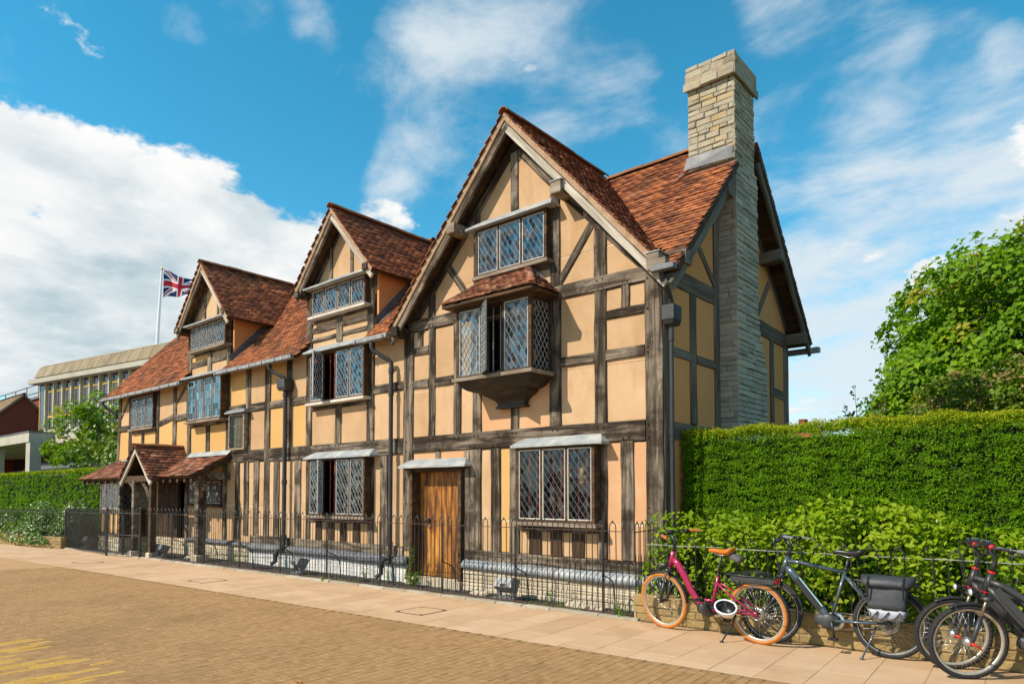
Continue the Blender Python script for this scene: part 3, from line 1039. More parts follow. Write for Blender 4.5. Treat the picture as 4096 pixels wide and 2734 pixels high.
# --- the timbers of the front: (x0, x1, z0, z1) uprights and level rails, then sloping ones
B1 = [  # long ones first
    (XL, -12.02, 2.50, 2.74, 'h'), (-12.02, -10.60, 2.48, 2.75, 'h'), (-10.36, -5.54, 2.455, 2.76, 'h'), (-5.26, -0.28, 2.46, 2.75, 'h'),
    (-5.40, -0.10, 4.77, 4.985, 'h'),
    (-5.53, -5.26, 0.62, 4.85, 'v'), (-0.285, -0.005, 0.42, 4.86, 'v'), (-10.60, -10.36, 0.62, 4.85, 'v'),
    (-8.85, -8.64, 2.76, 6.14, 'v'), (-6.68, -6.45, 2.76, 6.14, 'v'), (-12.50, -12.32, 2.74, 6.18, 'v'), (-14.68, -14.47, 2.74, 6.18, 'v'),
    (-15.60, -15.38, 2.74, 4.85, 'v'), (-16.76, -16.54, 2.74, 4.85, 'v'),
]
B2 = [
    (-4.84, -4.67, 2.75, 4.77, 'v'), (-4.18, -4.00, 2.75, 4.77, 'v'), (-3.70, -3.50, 2.75, 4.77, 'v'), (-2.00, -1.78, 2.75, 4.77, 'v'), (-1.145, -0.935, 2.75, 4.77, 'v'),
    (-3.90, -3.50, 0.68, 2.46, 'v'), (-3.27, -3.06, 0.70, 2.46, 'v'), (-2.85, -2.64, 0.70, 2.46, 'v'), (-1.09, -0.94, 0.72, 2.46, 'v'), (-0.70, -0.485, 0.72, 2.46, 'v'),
    (-3.90, -0.285, 0.53, 0.71, 'h'), (-11.20, -5.54, 0.49, 0.67, 'h'),
    (-11.98, -11.77, 0.56, 2.48, 'v'), (-11.55, -11.33, 0.67, 2.48, 'v'), (-11.08, -10.84, 0.67, 2.48, 'v'), (-10.17, -9.93, 0.67, 2.46, 'v'), (-9.29, -9.04, 0.67, 2.46, 'v'),
    (-8.82, -8.66, 0.67, 2.46, 'v'), (-6.60, -6.44, 0.67, 2.46, 'v'), (-6.23, -6.01, 0.67, 2.46, 'v'),
    (-11.51, -11.28, 2.75, 4.85, 'v'), (-9.65, -9.46, 2.76, 4.85, 'v'), (-3.68, -3.54, 4.985, 6.62, 'v'), (-1.98, -1.80, 4.985, 6.66, 'v'), (-1.15, -0.93, 4.985, 5.72, 'v'),
    (-4.85, -4.68, 4.985, 5.36, 'v'), (-18.74, -18.52, 2.74, 4.85, 'v'), (-17.05, -16.86, 0.30, 2.5, 'v'), (-14.74, -14.56, 0.30, 2.5, 'v'), (-7.75, -7.54, 4.95, 5.46, 'v'), (-13.53, -13.32, 4.92, 5.46, 'v'), (-7.76, -7.55, 2.76, 3.53, 'v'), (-13.58, -13.38, 2.74, 3.52, 'v'), (-12.60, -12.42, 0.50, 2.5, 'v'),
]
B3 = [
    (-2.82, -2.66, 6.47, 7.46, 'v'), (-2.82, -2.66, 2.75, 3.30, 'v'), (-5.14, -5.00, 4.465, 4.77, 'v'), (-0.67, -0.54, 4.44, 4.77, 'v'),
    (-5.26, -4.84, 4.32, 4.46, 'h'), (-5.26, -4.84, 3.68, 3.835, 'h'), (-4.67, -4.18, 3.68, 3.83, 'h'), (-0.935, -0.285, 4.31, 4.435, 'h'), (-1.78, -1.145, 3.685, 3.84, 'h'), (-0.935, -0.285, 3.69, 3.845, 'h'),
    (-4.64, -4.52, 2.30, 2.46, 'v'),
    (-2.62, -1.10, 1.085, 1.18, 'h'), (-2.43, -2.18, 0.71, 1.085, 'v'), (-1.99, -1.77, 0.71, 1.085, 'v'), (-1.58, -1.35, 0.71, 1.085, 'v'),
    (-8.66, -6.60, 1.07, 1.16, 'h'), (-8.44, -8.21, 0.67, 1.07, 'v'), (-7.98, -7.75, 0.67, 1.07, 'v'), (-7.55, -7.34, 0.67, 1.07, 'v'), (-7.11, -6.89, 0.67, 1.07, 'v'),
    (-8.64, -6.68, 3.52, 3.62, 'h'), (-14.47, -12.50, 3.50, 3.60, 'h'),
    (-12.32, -11.51, 3.80, 3.92, 'h'), (-11.28, -10.60, 3.71, 3.90, 'h'), (-10.36, -9.65, 3.71, 3.88, 'h'), (-9.46, -8.85, 3.71, 3.88, 'h'), (-6.45, -5.53, 3.70, 3.87, 'h'),
    (-15.38, -14.68, 3.75, 3.93, 'h'), (-19.5, -18.74, 3.66, 3.84, 'h'), (-17.74, -17.58, 2.74, 3.62, 'v'), (-18.52, -16.76, 3.54, 3.63, 'h'),
    (-8.64, -7.75, 5.05, 5.13, 'h'), (-7.54, -6.68, 5.05, 5.13, 'h'), (-8.64, -7.75, 5.25, 5.37, 'h'), (-7.54, -6.68, 5.26, 5.36, 'h'), (-8.64, -6.68, 5.45, 5.53, 'h'),
    (-8.00, -7.91, 6.25, 7.06, 'v'), (-7.28, -7.18, 6.25, 7.04, 'v'),
    (-14.47, -13.53, 5.16, 5.31, 'h'), (-13.32, -12.50, 5.18, 5.31, 'h'), (-14.47, -12.50, 5.45, 5.53, 'h'),
    (-13.80, -13.71, 6.3, 7.15, 'v'), (-13.08, -12.99, 6.3, 7.1, 'v'),
    (-3.54, -1.98, 5.32, 5.40, 'h'), (-4.52, -3.92, 2.24, 2.30, 'h'),
]
SLOPING = [
    (-2.78, 7.62, -0.15, 4.86, 0.16), (-2.70, 7.62, -5.33, 4.86, 0.16),
    (-1.18, 5.86, -1.84, 5.02, 0.13), (-4.33, 5.84, -3.69, 5.02, 0.13),
    (-7.62, 7.42, -6.50, 6.16, 0.12), (-7.58, 7.42, -8.80, 6.05, 0.12), (-13.47, 7.50, -12.36, 6.25, 0.12), (-13.43, 7.50, -14.62, 6.17, 0.12),
    (-16.54, 3.74, -15.60, 3.88, 0.17), (-19.30, 4.20, -18.72, 4.74, 0.11), (-15.44, 4.25, -14.72, 4.76, 0.11), (-12.00, 4.9, -12.00, 4.7, 0.05),
    (-19.86, 0.35, -19.42, 4.86, 0.19),
]
SLOPING = [s for s in SLOPING if s[4] > 0.06]


B3.sort(key=lambda b: b[4] == 'v')


def is_dark(b):
    return b[3] <= 1.2 or (b[0] == -2.82 and b[2] < 4)


for b in B1 + B2 + B3:
    x0, x1, z0, z1, k = b
    mm = OAK_DARK if (is_dark(b) and b[3] <= 1.1 and k == 'v') else OAK
    yy = -0.022 - RNG.uniform(0, 0.008) - (0.006 if k == 'h' else 0)
    if k == 'v':
        beam(house, ((x0 + x1) / 2, 0, z0), ((x0 + x1) / 2, 0, z1), x1 - x0, y0=yy, m=mm)
    else:
        beam(house, (x0, 0, (z0 + z1) / 2), (x1, 0, (z0 + z1) / 2), z1 - z0, y0=yy, m=mm)
for x0, z0, x1, z1, w in SLOPING:
    beam(house, (x0, 0, z0), (x1, 0, z1), w, y0=-0.018)

# --- plaster panels: what the timbers and openings leave
def gable_poly(G, xa, xb, zb, drop=0.27):
    c, zr, s, hw = G
    zt = zr - drop
    return [(xa, zb), (xb, zb), (xb, zt - s * abs(xb - c)), (c, zt), (xa, zt - s * abs(xa - c))]


cells = [[(-19.86, 0.3), (0, 0.3), (0, 4.88), (-19.42, 4.88)], gable_poly(GA, -5.36, -0.12, 4.88), gable_poly(DB, -8.85, -6.45, 4.88), gable_poly(DC, -14.68, -12.32, 4.88)]
sub = []
for b in B1[:7]:
    sub.append(b)
qs = [rect(b[0] + .006, b[1] - .006, b[2] + .004, b[3] - .004) for b in B1]
qs += [rect(*h[:2], *h[2:]) for h in HOLES]
qs += [rect(b[0] + .006, b[1] - .006, b[2] + .004, b[3] - .004) for b in B2]
for s in SLOPING:
    k_ = 0.12 / math.hypot(s[2] - s[0], s[3] - s[1]) if s[4] in (0.13, 0.11, 0.17) else 0.0
    qs.append(barquad(s[0] - (s[2] - s[0]) * k_, s[1] - (s[3] - s[1]) * k_, s[2] + (s[2] - s[0]) * k_, s[3] + (s[3] - s[1]) * k_, s[4]))
qs += [rect(b[0] + .006, b[1] - .006, b[2] + .004, b[3] - .004) for b in B3]
for q in qs:
    cells = subtract(cells, q)
for c in cells:
    if abs(area(c)) < 0.008:
        continue
    cx = sum(p[0] for p in c) / len(c); cz = sum(p[1] for p in c) / len(c)
    m = PLASTER
    if -0.95 < cx < -0.28 and cz < 2.5:
        m = PLASTER_PEACH
    elif -3.5 < cx < -1.9 and 2.7 < cz < 3.5:
        m = PLASTER_PEACH
    elif -5.3 < cx < -3.9 and 2.1 < cz < 2.5:
        m = PLASTER_PEACH
    elif cx < -12.3 and cz < 3.6 and cz > 2.6:
        m = PLASTER_ORANGE
    elif (cx < -9 and cz > 2.7 and RNG.random() < 0.4) or (-3.1 < cx < -2.6 and cz < 2.4):
        m = PLASTER_ORANGE
    panel(house, c, front, m)

# --- the wall behind (with the openings), other walls, floors
bk = MB()
wc = [[(-19.86, 0.0), (0, 0.0), (0, 4.9), (-19.42, 4.9)], gable_poly(GA, -5.36, -0.12, 4.9), gable_poly(DB, -8.85, -6.45, 4.9), gable_poly(DC, -14.68, -12.32, 4.9)]
for h in HOLES:
    wc = subtract(wc, rect(h[0] + .02, h[1] - .02, h[2] + .02, h[3] - .02))
for c in wc:
    if abs(area(c)) > 1e-3:
        bk.prism(c if area(c) > 0 else c[::-1], 0.058, 0.20, lambda u, q, w: Vector((u, w, q)))
bk.box(-19.7, -19.45, 0.21, 5.2, 0, 4.9)
bk.box(-19.44, -0.21, 5.0, 5.2, 0, 4.9)
bk.prism([(0.0, 0.0), (5.22, 0.0), (5.22, 4.80), (2.61, 7.50), (0.0, 4.80)], -0.20, -0.06, lambda u, q, w: Vector((w, u, q)))
bk.prism([(0.3, 0.0), (5.0, 0.0), (5.0, 4.80), (2.61, 7.40), (0.3, 4.80)], -19.69, -19.46, lambda u, q, w: Vector((w, u, q)))
bk.build('wall', INNER_WALL, house)
fl = MB()
fl.box(-19.4, -0.22, 0.21, 4.98, 0.02, 0.12)
fl.box(-19.4, -0.22, 0.21, 4.98, 2.52, 2.70)
fl.box(-19.4, -0.22, 0.21, 4.98, 4.70, 4.80)
for x in (-3.7, -6.0, -10.5, -15.0):
    fl.box(x, x + 0.1, 0.22, 4.9, 0.12, 4.70)
fl.box(-19.4, -0.22, 2.6, 2.7, 0.12, 4.68)
fl.build('interior', INNER, house)

# --- the end wall facing the garden
EY = (-1, 0, 0)
end_beams = [((0.12, 0.3), (0.12, 4.70), 0.24), ((0.95, 2.74), (0.95, 4.72), 0.20), ((1.81, 0.5), (1.81, 6.45), 0.19), ((0.0, 4.85), (2.0, 4.87), 0.27), ((0.24, 3.755), (0.85, 3.755), 0.13), ((1.05, 3.745), (1.72, 3.745), 0.13),
             ((0.24, 2.60), (1.72, 2.60), 0.26), ((1.02, 5.64), (1.74, 5.06), 0.11), ((4.31, 0.5), (4.31, 4.60), 0.17), ((5.10, 0.3), (5.10, 4.6), 0.24), ((3.2, 4.75), (5.22, 4.70), 0.27),
             ((4.20, 5.64), (3.60, 4.95), 0.12), ((4.40, 3.63), (4.98, 3.60), 0.16), ((4.40, 2.60), (4.98, 2.60), 0.24), ((0.06, 4.98), (2.61, 7.48), 0.15), ((5.16, 4.98), (2.61, 7.48), 0.15),
             ((0.95, 0.5), (0.95, 2.46), 0.18), ((0.24, 0.55), (1.72, 0.55), 0.16)]
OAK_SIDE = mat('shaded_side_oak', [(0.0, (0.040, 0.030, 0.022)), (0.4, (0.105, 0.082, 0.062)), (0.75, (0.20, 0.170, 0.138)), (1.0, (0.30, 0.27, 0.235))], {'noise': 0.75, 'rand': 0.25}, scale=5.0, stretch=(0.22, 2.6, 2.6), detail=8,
               rough=0.86, bump=0.8, bscale=9, bstretch=(0.12, 5, 5), spec=0.2, ndist=0.6)  # oak recoloured for the shaded end wall, warmer fill put in the colour
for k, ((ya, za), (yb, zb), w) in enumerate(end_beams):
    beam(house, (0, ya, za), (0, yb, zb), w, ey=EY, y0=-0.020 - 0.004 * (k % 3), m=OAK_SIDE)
ecells = [[(0, 0.3), (5.22, 0.3), (5.22, 4.80), (2.61, 7.50), (0, 4.80)]]
for (a, b, w) in end_beams[:1] + end_beams[2:4] + end_beams[9:11] + end_beams[1:2] + end_beams[4:9] + end_beams[11:]:
    ecells = subtract(ecells, barquad(*a, *b, w))
for c in ecells:
    if abs(area(c)) > 0.008:
        panel(house, c, lambda y, z, d: Vector((-d, y, z)), PLASTER_SIDE)

# --- wooden pegs
pg = MB()
for b in B1[:5] + B3[4:10]:
    x0, x1, z0, z1, k = b
    for c in B1 + B2 + B3:
        if c[4] == 'v' and x0 < (c[0] + c[1]) / 2 < x1 and (abs(c[2] - z1) < 0.05 or abs(c[3] - z0) < 0.05):
            for dx in (-0.045, 0.05):
                z = z1 - 0.05 if abs(c[2] - z1) < 0.05 else z0 + 0.05
                x = (c[0] + c[1]) / 2 + dx + RNG.uniform(-0.01, 0.01)
                pg.lathe([(0.001, -0.052), (0.013, -0.050), (0.015, -0.01)], 'y', 6, org=(x, 0, z + RNG.uniform(-0.01, 0.01)))
for z in (1.5, 2.5, 2.68, 3.73, 3.81, 4.36, 4.80, 4.92):
    pg.lathe([(0.001, -0.052), (0.013, -0.050), (0.015, -0.01)], 'y', 6, org=(-0.23, 0, z))
    pg.lathe([(0.001, -0.052), (0.013, -0.050), (0.015, -0.01)], 'y', 6, org=(-5.44, 0, z))
pg.build('peg', OAK_DARK, house, kind='stuff')

# --- windows
box_window(house, *W_LOW_A, 3, -0.20, hood=(-2.64, -0.88, 2.465, 2.60, -0.25), bars=BAR_RED, bm=WOOD_WHITE, came=CAME_DARK, px=0.110, pz=0.150, glass=glass_mat('workshop_glass', f0=0.05, fres=0.5))
box_window(house, *W_TOP_A, 3, -0.14, hood=(-3.68, -1.80, 6.31, 6.46, -0.24))
box_window(house, *W_LOW_M, 4, -0.20, open_i=1, hood=(-8.58, -6.26, 2.465, 2.60, -0.26), bars=BAR_RED, open_deg=48, came=CAME, bm=FRAME_WHITE, glass=glass_mat('curtained_glass', f0=0.08))
box_window(house, *W_UP_M, 4, -0.17, open_i=1, hood=(-8.64, -6.40, 4.78, 4.92, -0.26), bars=BAR_RED, open_deg=62, sill_m=WOOD_WHITE)
box_window(house, *W_UP_C, 4, -0.22, kind='grid', hood=(-14.44, -12.30, 4.82, 4.95, -0.34), px=0.135, pz=0.185, glass=glass_mat('square_glass', f0=0.34), came=mat('green_came', [(0, (0.26, 0.36, 0.37)), (1, (0.42, 0.52, 0.53))], scale=8, rough=0.5))
box_window(house, *W_LEFT, 3, -0.10)
box_window(house, *W_DB, 4, -0.14, hood=(-8.60, -6.34, 6.19, 6.33, -0.30), sill_m=WOOD_WHITE, px=0.098, pz=0.150)
box_window(house, *W_DC, 4, -0.14, hood=(-14.42, -12.16, 6.27, 6.40, -0.30), px=0.098, pz=0.150)
box_window(house, *W_PORCH, 4, -0.05, glass=GLASS_DIM, sill_m=OAK)

# --- front door
dr = MB()
dx0, dx1, dz0, dz1 = -5.20, -3.98, 0.16, 2.10
npl = 6
xs = [dx0 + (dx1 - dx0) * (i + (RNG.uniform(-0.15, 0.15) if 0 < i < npl else 0)) / npl for i in range(npl + 1)]
dr.box(dx0, dx1, 0.150, 0.18, dz0, dz1)
door = dr.build('door', DOOR_WOOD, house)
for i in range(npl):
    a, b = xs[i] + 0.003, xs[i + 1] - 0.003
    y = 0.118 + RNG.uniform(-0.004, 0.006)
    v = [(a, 0.148, dz0), (b, 0.148, dz0), (b, 0.148, dz1), (a, 0.148, dz1), (a, y + 0.006, dz0), (b, y + 0.006, dz0), (b, y + 0.006, dz1), (a, y + 0.006, dz1), (a + .007, y, dz0), (b - .007, y, dz0), (b - .007, y, dz1), (a + .007, y, dz1)]
    f = [(0, 1, 5, 4), (1, 2, 6, 5), (2, 3, 7, 6), (3, 0, 4, 7), (4, 5, 9, 8), (5, 6, 10, 9), (6, 7, 11, 10), (7, 4, 8, 11), (8, 9, 10, 11)]
    MB().add(v, f).build('plank', DOOR_WOOD, door)
kn = MB()
for z in (1.20,):
    kn.lathe([(0.001, 0.07), (0.03, 0.07), (0.045, 0.085), (0.045, 0.10), (0.02, 0.115)], 'y', 12, org=(-4.97, 0, z))
ring = [(-4.97 + 0.05 * math.cos(t * math.pi / 8), 0.075, 1.15 + 0.06 * math.sin(t * math.pi / 8)) for t in range(16)]
kn.tube(ring, 0.009, 6, closed=True)
kn.build('handle', IRON, door)
fr = MB()
fr.box(-5.265, -5.19, -0.10, 0.20, 0.08, 2.14)
fr.box(-3.985, -3.905, -0.10, 0.20, 0.08, 2.14)
fr.box(-5.19, -3.985, -0.06, 0.20, 2.09, 2.14)
fr.build('door_frame', OAK_DARK, house)
st = MB()
st.box(-5.3, -3.88, -0.16, 0.2, 0.0, 0.14)
st.build('doorstep', STONE_PALE, house)
lead_hood(house, -5.46, -3.70, 2.20, 2.33, -0.22, inset=0.16)
MB().box(-5.36, -3.78, -0.16, 0.02, 2.14, 2.185).build('lintel', OAK_DARK, house)

# --- oriel: bay window hung on the gable
ox0, ox1, oy, oz0, oz1 = -3.58, -1.955, -0.55, 3.62, 4.76
om = MB()
pw = 0.065
for (a, b) in ((ox0, ox0 + pw), (ox1 - pw, ox1)):
    om.box(a, b, oy, oy + pw, oz0, oz1)
om.box(-3.045, -3.005, oy + 0.004, oy + 0.06, oz0, oz1); om.box(-2.555, -2.515, oy + 0.004, oy + 0.06, oz0, oz1)
for x in (ox0, ox1 - pw):
    om.box(x + 0.002, x + pw - 0.002, -0.06, 0.0, oz0, oz1)
om.box(ox0 - 0.03, ox1 + 0.03, oy - 0.03, 0.0, oz1, oz1 + 0.055)
om.box(ox0 - 0.07, ox1 + 0.07, oy - 0.07, 0.0, oz1 + 0.055, oz1 + 0.10)
om.box(ox0 + pw, ox1 - pw, oy + 0.002, oy + pw, oz0, oz0 + 0.04)
oriel = om.build('oriel_window', OAK_DARK, house)
zl, zh = oz0 + 0.02, oz1 - 0.01
og = glass_mat('oriel_glass', f0=0.20)
leaded_light(oriel, -3.515, -3.045, zl, zh, wall_P(oy + 0.02), bm=FRAME_WHITE, glass=og)
leaded_light(oriel, -2.515, -2.02, zl, zh, wall_P(oy + 0.02), bm=FRAME_WHITE, glass=og)
ph = R(37)
leaded_light(oriel, 0, 0.47, zl, zh, lambda x, z, y: Vector((-3.02 + x * math.cos(ph) + y * math.sin(ph), oy + 0.005 - x * math.sin(ph) + y * math.cos(ph), z)), bm=CAME_DARK, came=CAME_DARK, glass=GLASS_DIM)
leaded_light(oriel, 0, 0.42, zl, zh, lambda x, z, y: Vector((ox1 - 0.03 - y, oy + pw + 0.002 + x, z)), bm=OAK_DARK, glass=GLASS_DIM)
leaded_light(oriel, 0, 0.42, zl, zh, lambda x, z, y: Vector((ox0 + 0.03 + y, oy + pw + 0.002 + x, z)), bm=FRAME_WHITE, glass=GLASS_DIM)
bb = MB()
for x in (-2.86, -2.70, -3.35, -3.2, -2.35, -2.2):
    bb.tube([(x, oy + 0.14, zl), (x, oy + 0.14, zh)], 0.010, 6)
bb.build('bar', BAR_GREY, oriel)
sb = MB()
sb.box(ox0 - 0.05, ox1 + 0.05, oy - 0.06, 0.0, oz0 - 0.055, oz0)
sb.build('sill', WOOD_GREY, oriel)
# ogee corbel under the bay
prof = [(0.02, 0.0), (0.045, -0.012), (0.055, -0.04), (0.085, -0.085), (0.15, -0.14), (0.24, -0.175), (0.305, -0.19), (0.315, -0.21), (0.325, -0.225), (0.36, -0.25), (0.42, -0.285), (0.475, -0.33), (0.495, -0.375), (0.495, -0.41), (0.475, -0.415), (0.475, -0.45)]
pr2 = []
for i in range(len(prof) - 1):
    p0_ = prof[max(i - 1, 0)]; p1_ = prof[i]; p2_ = prof[i + 1]; p3_ = prof[min(i + 2, len(prof) - 1)]
    for q in range(4):
        t_ = q / 4
        pr2.append(tuple(0.5 * (2 * p1_[k] + (p2_[k] - p0_[k]) * t_ + (2 * p0_[k] - 5 * p1_[k] + 4 * p2_[k] - p3_[k]) * t_ ** 2 + (3 * p1_[k] - p0_[k] - 3 * p2_[k] + p3_[k]) * t_ ** 3) for k in (0, 1)))
prof = pr2 + [prof[-1]]
cv = []
cm_ = MB()
hw0 = (ox1 - ox0) / 2 + 0.02
for d, z in prof:
    hw = hw0 - d * 1.10
    yy = oy - 0.03 + d * 0.93
    xc = (ox0 + ox1) / 2 + 0.03 * (d > 0.3)
    cv += [(xc - hw, 0.0, oz0 - 0.056 + z), (xc - hw, yy, oz0 - 0.056 + z), (xc + hw, yy, oz0 - 0.056 + z), (xc + hw, 0.0, oz0 - 0.056 + z)]
F = []
for i in range(len(prof) - 1):
    for j in range(3):
        F.append((i * 4 + j, i * 4 + j + 1, i * 4 + j + 5, i * 4 + j + 4))
F.append((0, 3, 2, 1)); e = (len(prof) - 1) * 4
F.append((e, e + 1, e + 2, e + 3))
cm_.add(cv, F)
cm_.build('corbel', mat('tarred_oak', [(0.0, (0.010, 0.007, 0.005)), (0.6, (0.026, 0.017, 0.011)), (0.85, (0.075, 0.040, 0.018)), (1.0, (0.18, 0.12, 0.07))], scale=3.2, stretch=(0.5, 1, 1.5), detail=8, rough=0.55, bump=0.4, spec=0.4, world=True), oriel)
# its hipped roof
ez, ey_, tz, ty = 4.865, -0.74, 5.43, -0.03
ex0, ex1, tx0, tx1 = -3.74, -1.80, -3.12, -2.42
rdk = MB()
rdk.add([(ex0, ey_, ez - .02), (ex1, ey_, ez - .02), (tx1, ty, tz - .02), (tx0, ty, tz - .02), (ex0, 0.0, ez - .02), (ex1, 0.0, ez - .02), (ex0, ey_, ez - .06), (ex1, ey_, ez - .06), (ex0, 0, ez - .06), (ex1, 0, ez - .06)],
        [(0, 1, 2, 3), (1, 5, 2), (4, 0, 3), (6, 7, 1, 0), (7, 9, 5, 1), (8, 6, 0, 4), (6, 8, 9, 7)])
odk = rdk.build('roof', OAK_DARK, oriel)
orf = house


def tri_inside(pts, pad=0.05):
    pts = [Vector(p) for p in pts]
    n0 = (pts[1] - pts[0]).cross(pts[2] - pts[0])

    def f(c):
        for i in range(len(pts)):
            a, b = pts[i], pts[(i + 1) % len(pts)]
            if (b - a).cross(c - a).dot(n0) < -pad * (b - a).length * n0.length:
                return False
        return True
    return f


def quad_tiles(parent, e0, e1, t1, t0, m=TILE, pad=0.03, **kw):
    e0, e1, t1, t0 = map(Vector, (e0, e1, t1, t0))
    eu = (e1 - e0).normalized()
    rise = t0 - e0
    ev = (rise - eu * rise.dot(eu))
    rise2 = t1 - e0
    ev2 = (rise2 - eu * rise2.dot(eu))
    ev = ev if ev.length >= ev2.length else ev2
    tile_plane(parent, e0, eu, ev.normalized(), (e1 - e0).length, ev.length, tri_inside([e0, e1, t1, t0] if (t1 - t0).length > 1e-4 else [e0, e1, t1], pad), m=m, **kw)


quad_tiles(oriel, (ex0, ey_, ez), (ex1, ey_, ez), (tx1, ty, tz), (tx0, ty, tz), m=TILE_DARK, base=0.60, spread=0.20, gauge=0.088, tw=0.14)
quad_tiles(oriel, (ex1, ey_, ez), (ex1, 0.0, ez), (tx1, ty, tz), (tx1, ty, tz), m=TILE_DARK, base=0.45, gauge=0.088, tw=0.14)
quad_tiles(oriel, (ex0, 0.0, ez), (ex0, ey_, ez), (tx0, ty, tz), (tx0, ty, tz), m=TILE_DARK, base=0.45, gauge=0.088, tw=0.14)
ridge_tiles(oriel, (ex1, ey_, ez + .03), (tx1, ty, tz + .03), 0.065, 0.22, TILE_DARK)
ridge_tiles(oriel, (ex0, ey_, ez + .03), (tx0, ty, tz + .03), 0.065, 0.22, TILE_DARK)
fl_ = MB()
fl_.add([(ex1 + .02, -0.03, ez + .0), (ex1 + .02, -0.11, ez + .02), (tx1 - .02, -0.12, tz + .05), (tx1, -0.03, tz + .09), (tx0, -0.03, tz + .09), (tx0 + .02, -0.12, tz + .05), (ex1 - .16, -0.02, ez + .16)],
        [(0, 1, 2, 3), (3, 2, 5, 4)])
fl_.build('flashing', LEAD, oriel)

# ------------------------------------------------------------------ roofs
UP = Vector((0, 1, SL)).normalized()
HL = math.hypot(RIDGE_Y - EAVE_Y, RIDGE_Z - EAVE_Z)
VX0, VX1 = -20.1, 0.38
cuts = [(VX0, -14.68, EAVE_Y), (-14.68, -12.32, 0.25), (-12.32, -8.85, EAVE_Y), (-8.85, -6.45, 0.25), (-6.45, -5.45, EAVE_Y), (-5.45, 0.0, 0.25), (0.0, VX1, EAVE_Y, 1.86)]
mdk = MB()
for a, b, y, *top_ in cuts:
    yt_ = top_[0] if top_ else RIDGE_Y
    lo = [(a, y, main_z(y)), (b, y, main_z(y)), (b, yt_, main_z(yt_)), (a, yt_, main_z(yt_))]
    nn = Vector((0, -SL, 1)).normalized() * -0.09
    V = [Vector(p) for p in lo] + [Vector(p) + nn for p in lo]
    mdk.add(V, [(0, 1, 2, 3), (7, 6, 5, 4), (0, 4, 5, 1), (1, 5, 6, 2), (2, 6, 7, 3), (3, 7, 4, 0)])
BZ = 4.70
for xa_, xb_, y0_ in ((VX0, -0.3, RIDGE_Y), (-0.3, VX1, 2.80)):
    z0_ = RIDGE_Z - (y0_ - RIDGE_Y) * (RIDGE_Z - BZ) / (5.56 - RIDGE_Y)
    lo = [(xa_, y0_, z0_), (xb_, y0_, z0_), (xb_, 5.56, BZ), (xa_, 5.56, BZ)]
    nn = Vector((0, SL, 1)).normalized() * -0.09
    V = [Vector(p) for p in lo] + [Vector(p) + nn for p in lo]
    mdk.add(V, [(0, 1, 2, 3), (7, 6, 5, 4), (0, 4, 5, 1), (1, 5, 6, 2), (2, 6, 7, 3), (3, 7, 4, 0)])
main_roof = mdk.build('roof', OAK_DARK, house)


def gz(G, x):
    return G[1] - G[2] * abs(x - G[0])


def main_inside(c):
    for G, hw in ((GA, 2.94), (DB, 1.22), (DC, 1.22)):
        if abs(c.x - G[0]) < G[3] and gz(G, c.x) > c.z + 0.05 and (G is GA or c.z > 6.1):
            return False
        if G is not GA and abs(c.x - G[0]) < 1.17 and c.z < 6.35:
            return False
    if -5.47 < c.x < 0.0 and c.y < 0.1:
        return False
    if -0.50 < c.x and c.y > 1.84:
        return False
    return True


tile_plane(main_roof, (VX0, EAVE_Y - 0.04, EAVE_Z - 0.04), (1, 0, 0), UP, VX1 - VX0, HL + 0.04, main_inside, base=0.60, spread=0.19)
UPB = Vector((0, -1, SL)).normalized()
HB = math.hypot(5.56 - RIDGE_Y, RIDGE_Z - BZ)
tile_plane(main_roof, (VX1, 5.58, BZ - .02), (-1, 0, 0), UPB, 1.0, HB, lambda c: c.y > 2.75, base=0.4)


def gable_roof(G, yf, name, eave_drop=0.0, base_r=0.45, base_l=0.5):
    c, zr, s, hw = G
    zb = zr - s * hw
    yr = min(main_y(zr), RIDGE_Y + 0.15) if zr <= RIDGE_Z else RIDGE_Y + 0.15
    ye = main_y(zb)
    mb = MB()
    for sg in (1, -1):
        pts = [Vector((c, yf, zr)), Vector((c + sg * hw, yf, zb)), Vector((c + sg * hw, max(ye, yf + .02), zb)), Vector((c, yr, zr))]
        n2 = Vector((sg * s, 0, 1)).normalized() * -0.085
        V = pts + [p + n2 for p in pts]
        F = [(0, 1, 2, 3), (7, 6, 5, 4), (0, 4, 5, 1), (1, 5, 6, 2), (2, 6, 7, 3), (3, 7, 4, 0)]
        mb.add(V, F)
    o = mb.build('roof', OAK_DARK, house)
    for sg, bs in ((1, base_r), (-1, base_l)):
        ins = lambda p: p.z > main_z(p.y) - 0.06
        L = yr - yf + 0.06
        H = math.hypot(hw, zr - zb)
        if sg > 0:
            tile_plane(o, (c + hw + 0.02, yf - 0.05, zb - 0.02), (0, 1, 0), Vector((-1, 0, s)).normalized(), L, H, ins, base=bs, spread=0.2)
        else:
            tile_plane(o, (c - hw - 0.02, yr, zb - 0.02), (0, -1, 0), Vector((1, 0, s)).normalized(), L - 0.01, H, ins, base=bs, spread=0.2)
    ridge_tiles(o, (c, yf - 0.06, zr + 0.035), (c, yr, zr + 0.03), 0.10)
    return o


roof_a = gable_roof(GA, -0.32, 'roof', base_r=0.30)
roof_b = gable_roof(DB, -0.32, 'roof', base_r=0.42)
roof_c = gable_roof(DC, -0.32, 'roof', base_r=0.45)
ridge_tiles(main_roof, (-2.6, RIDGE_Y, RIDGE_Z + 0.03), (-0.48, RIDGE_Y, RIDGE_Z + 0.03), 0.10)
ridge_tiles(main_roof, (VX0, RIDGE_Y, RIDGE_Z + 0.03), (-13.6, RIDGE_Y, RIDGE_Z + 0.03), 0.10)
ridge_tiles(main_roof, (-13.3, RIDGE_Y, RIDGE_Z + 0.03), (-7.5, RIDGE_Y, RIDGE_Z + 0.03), 0.10)

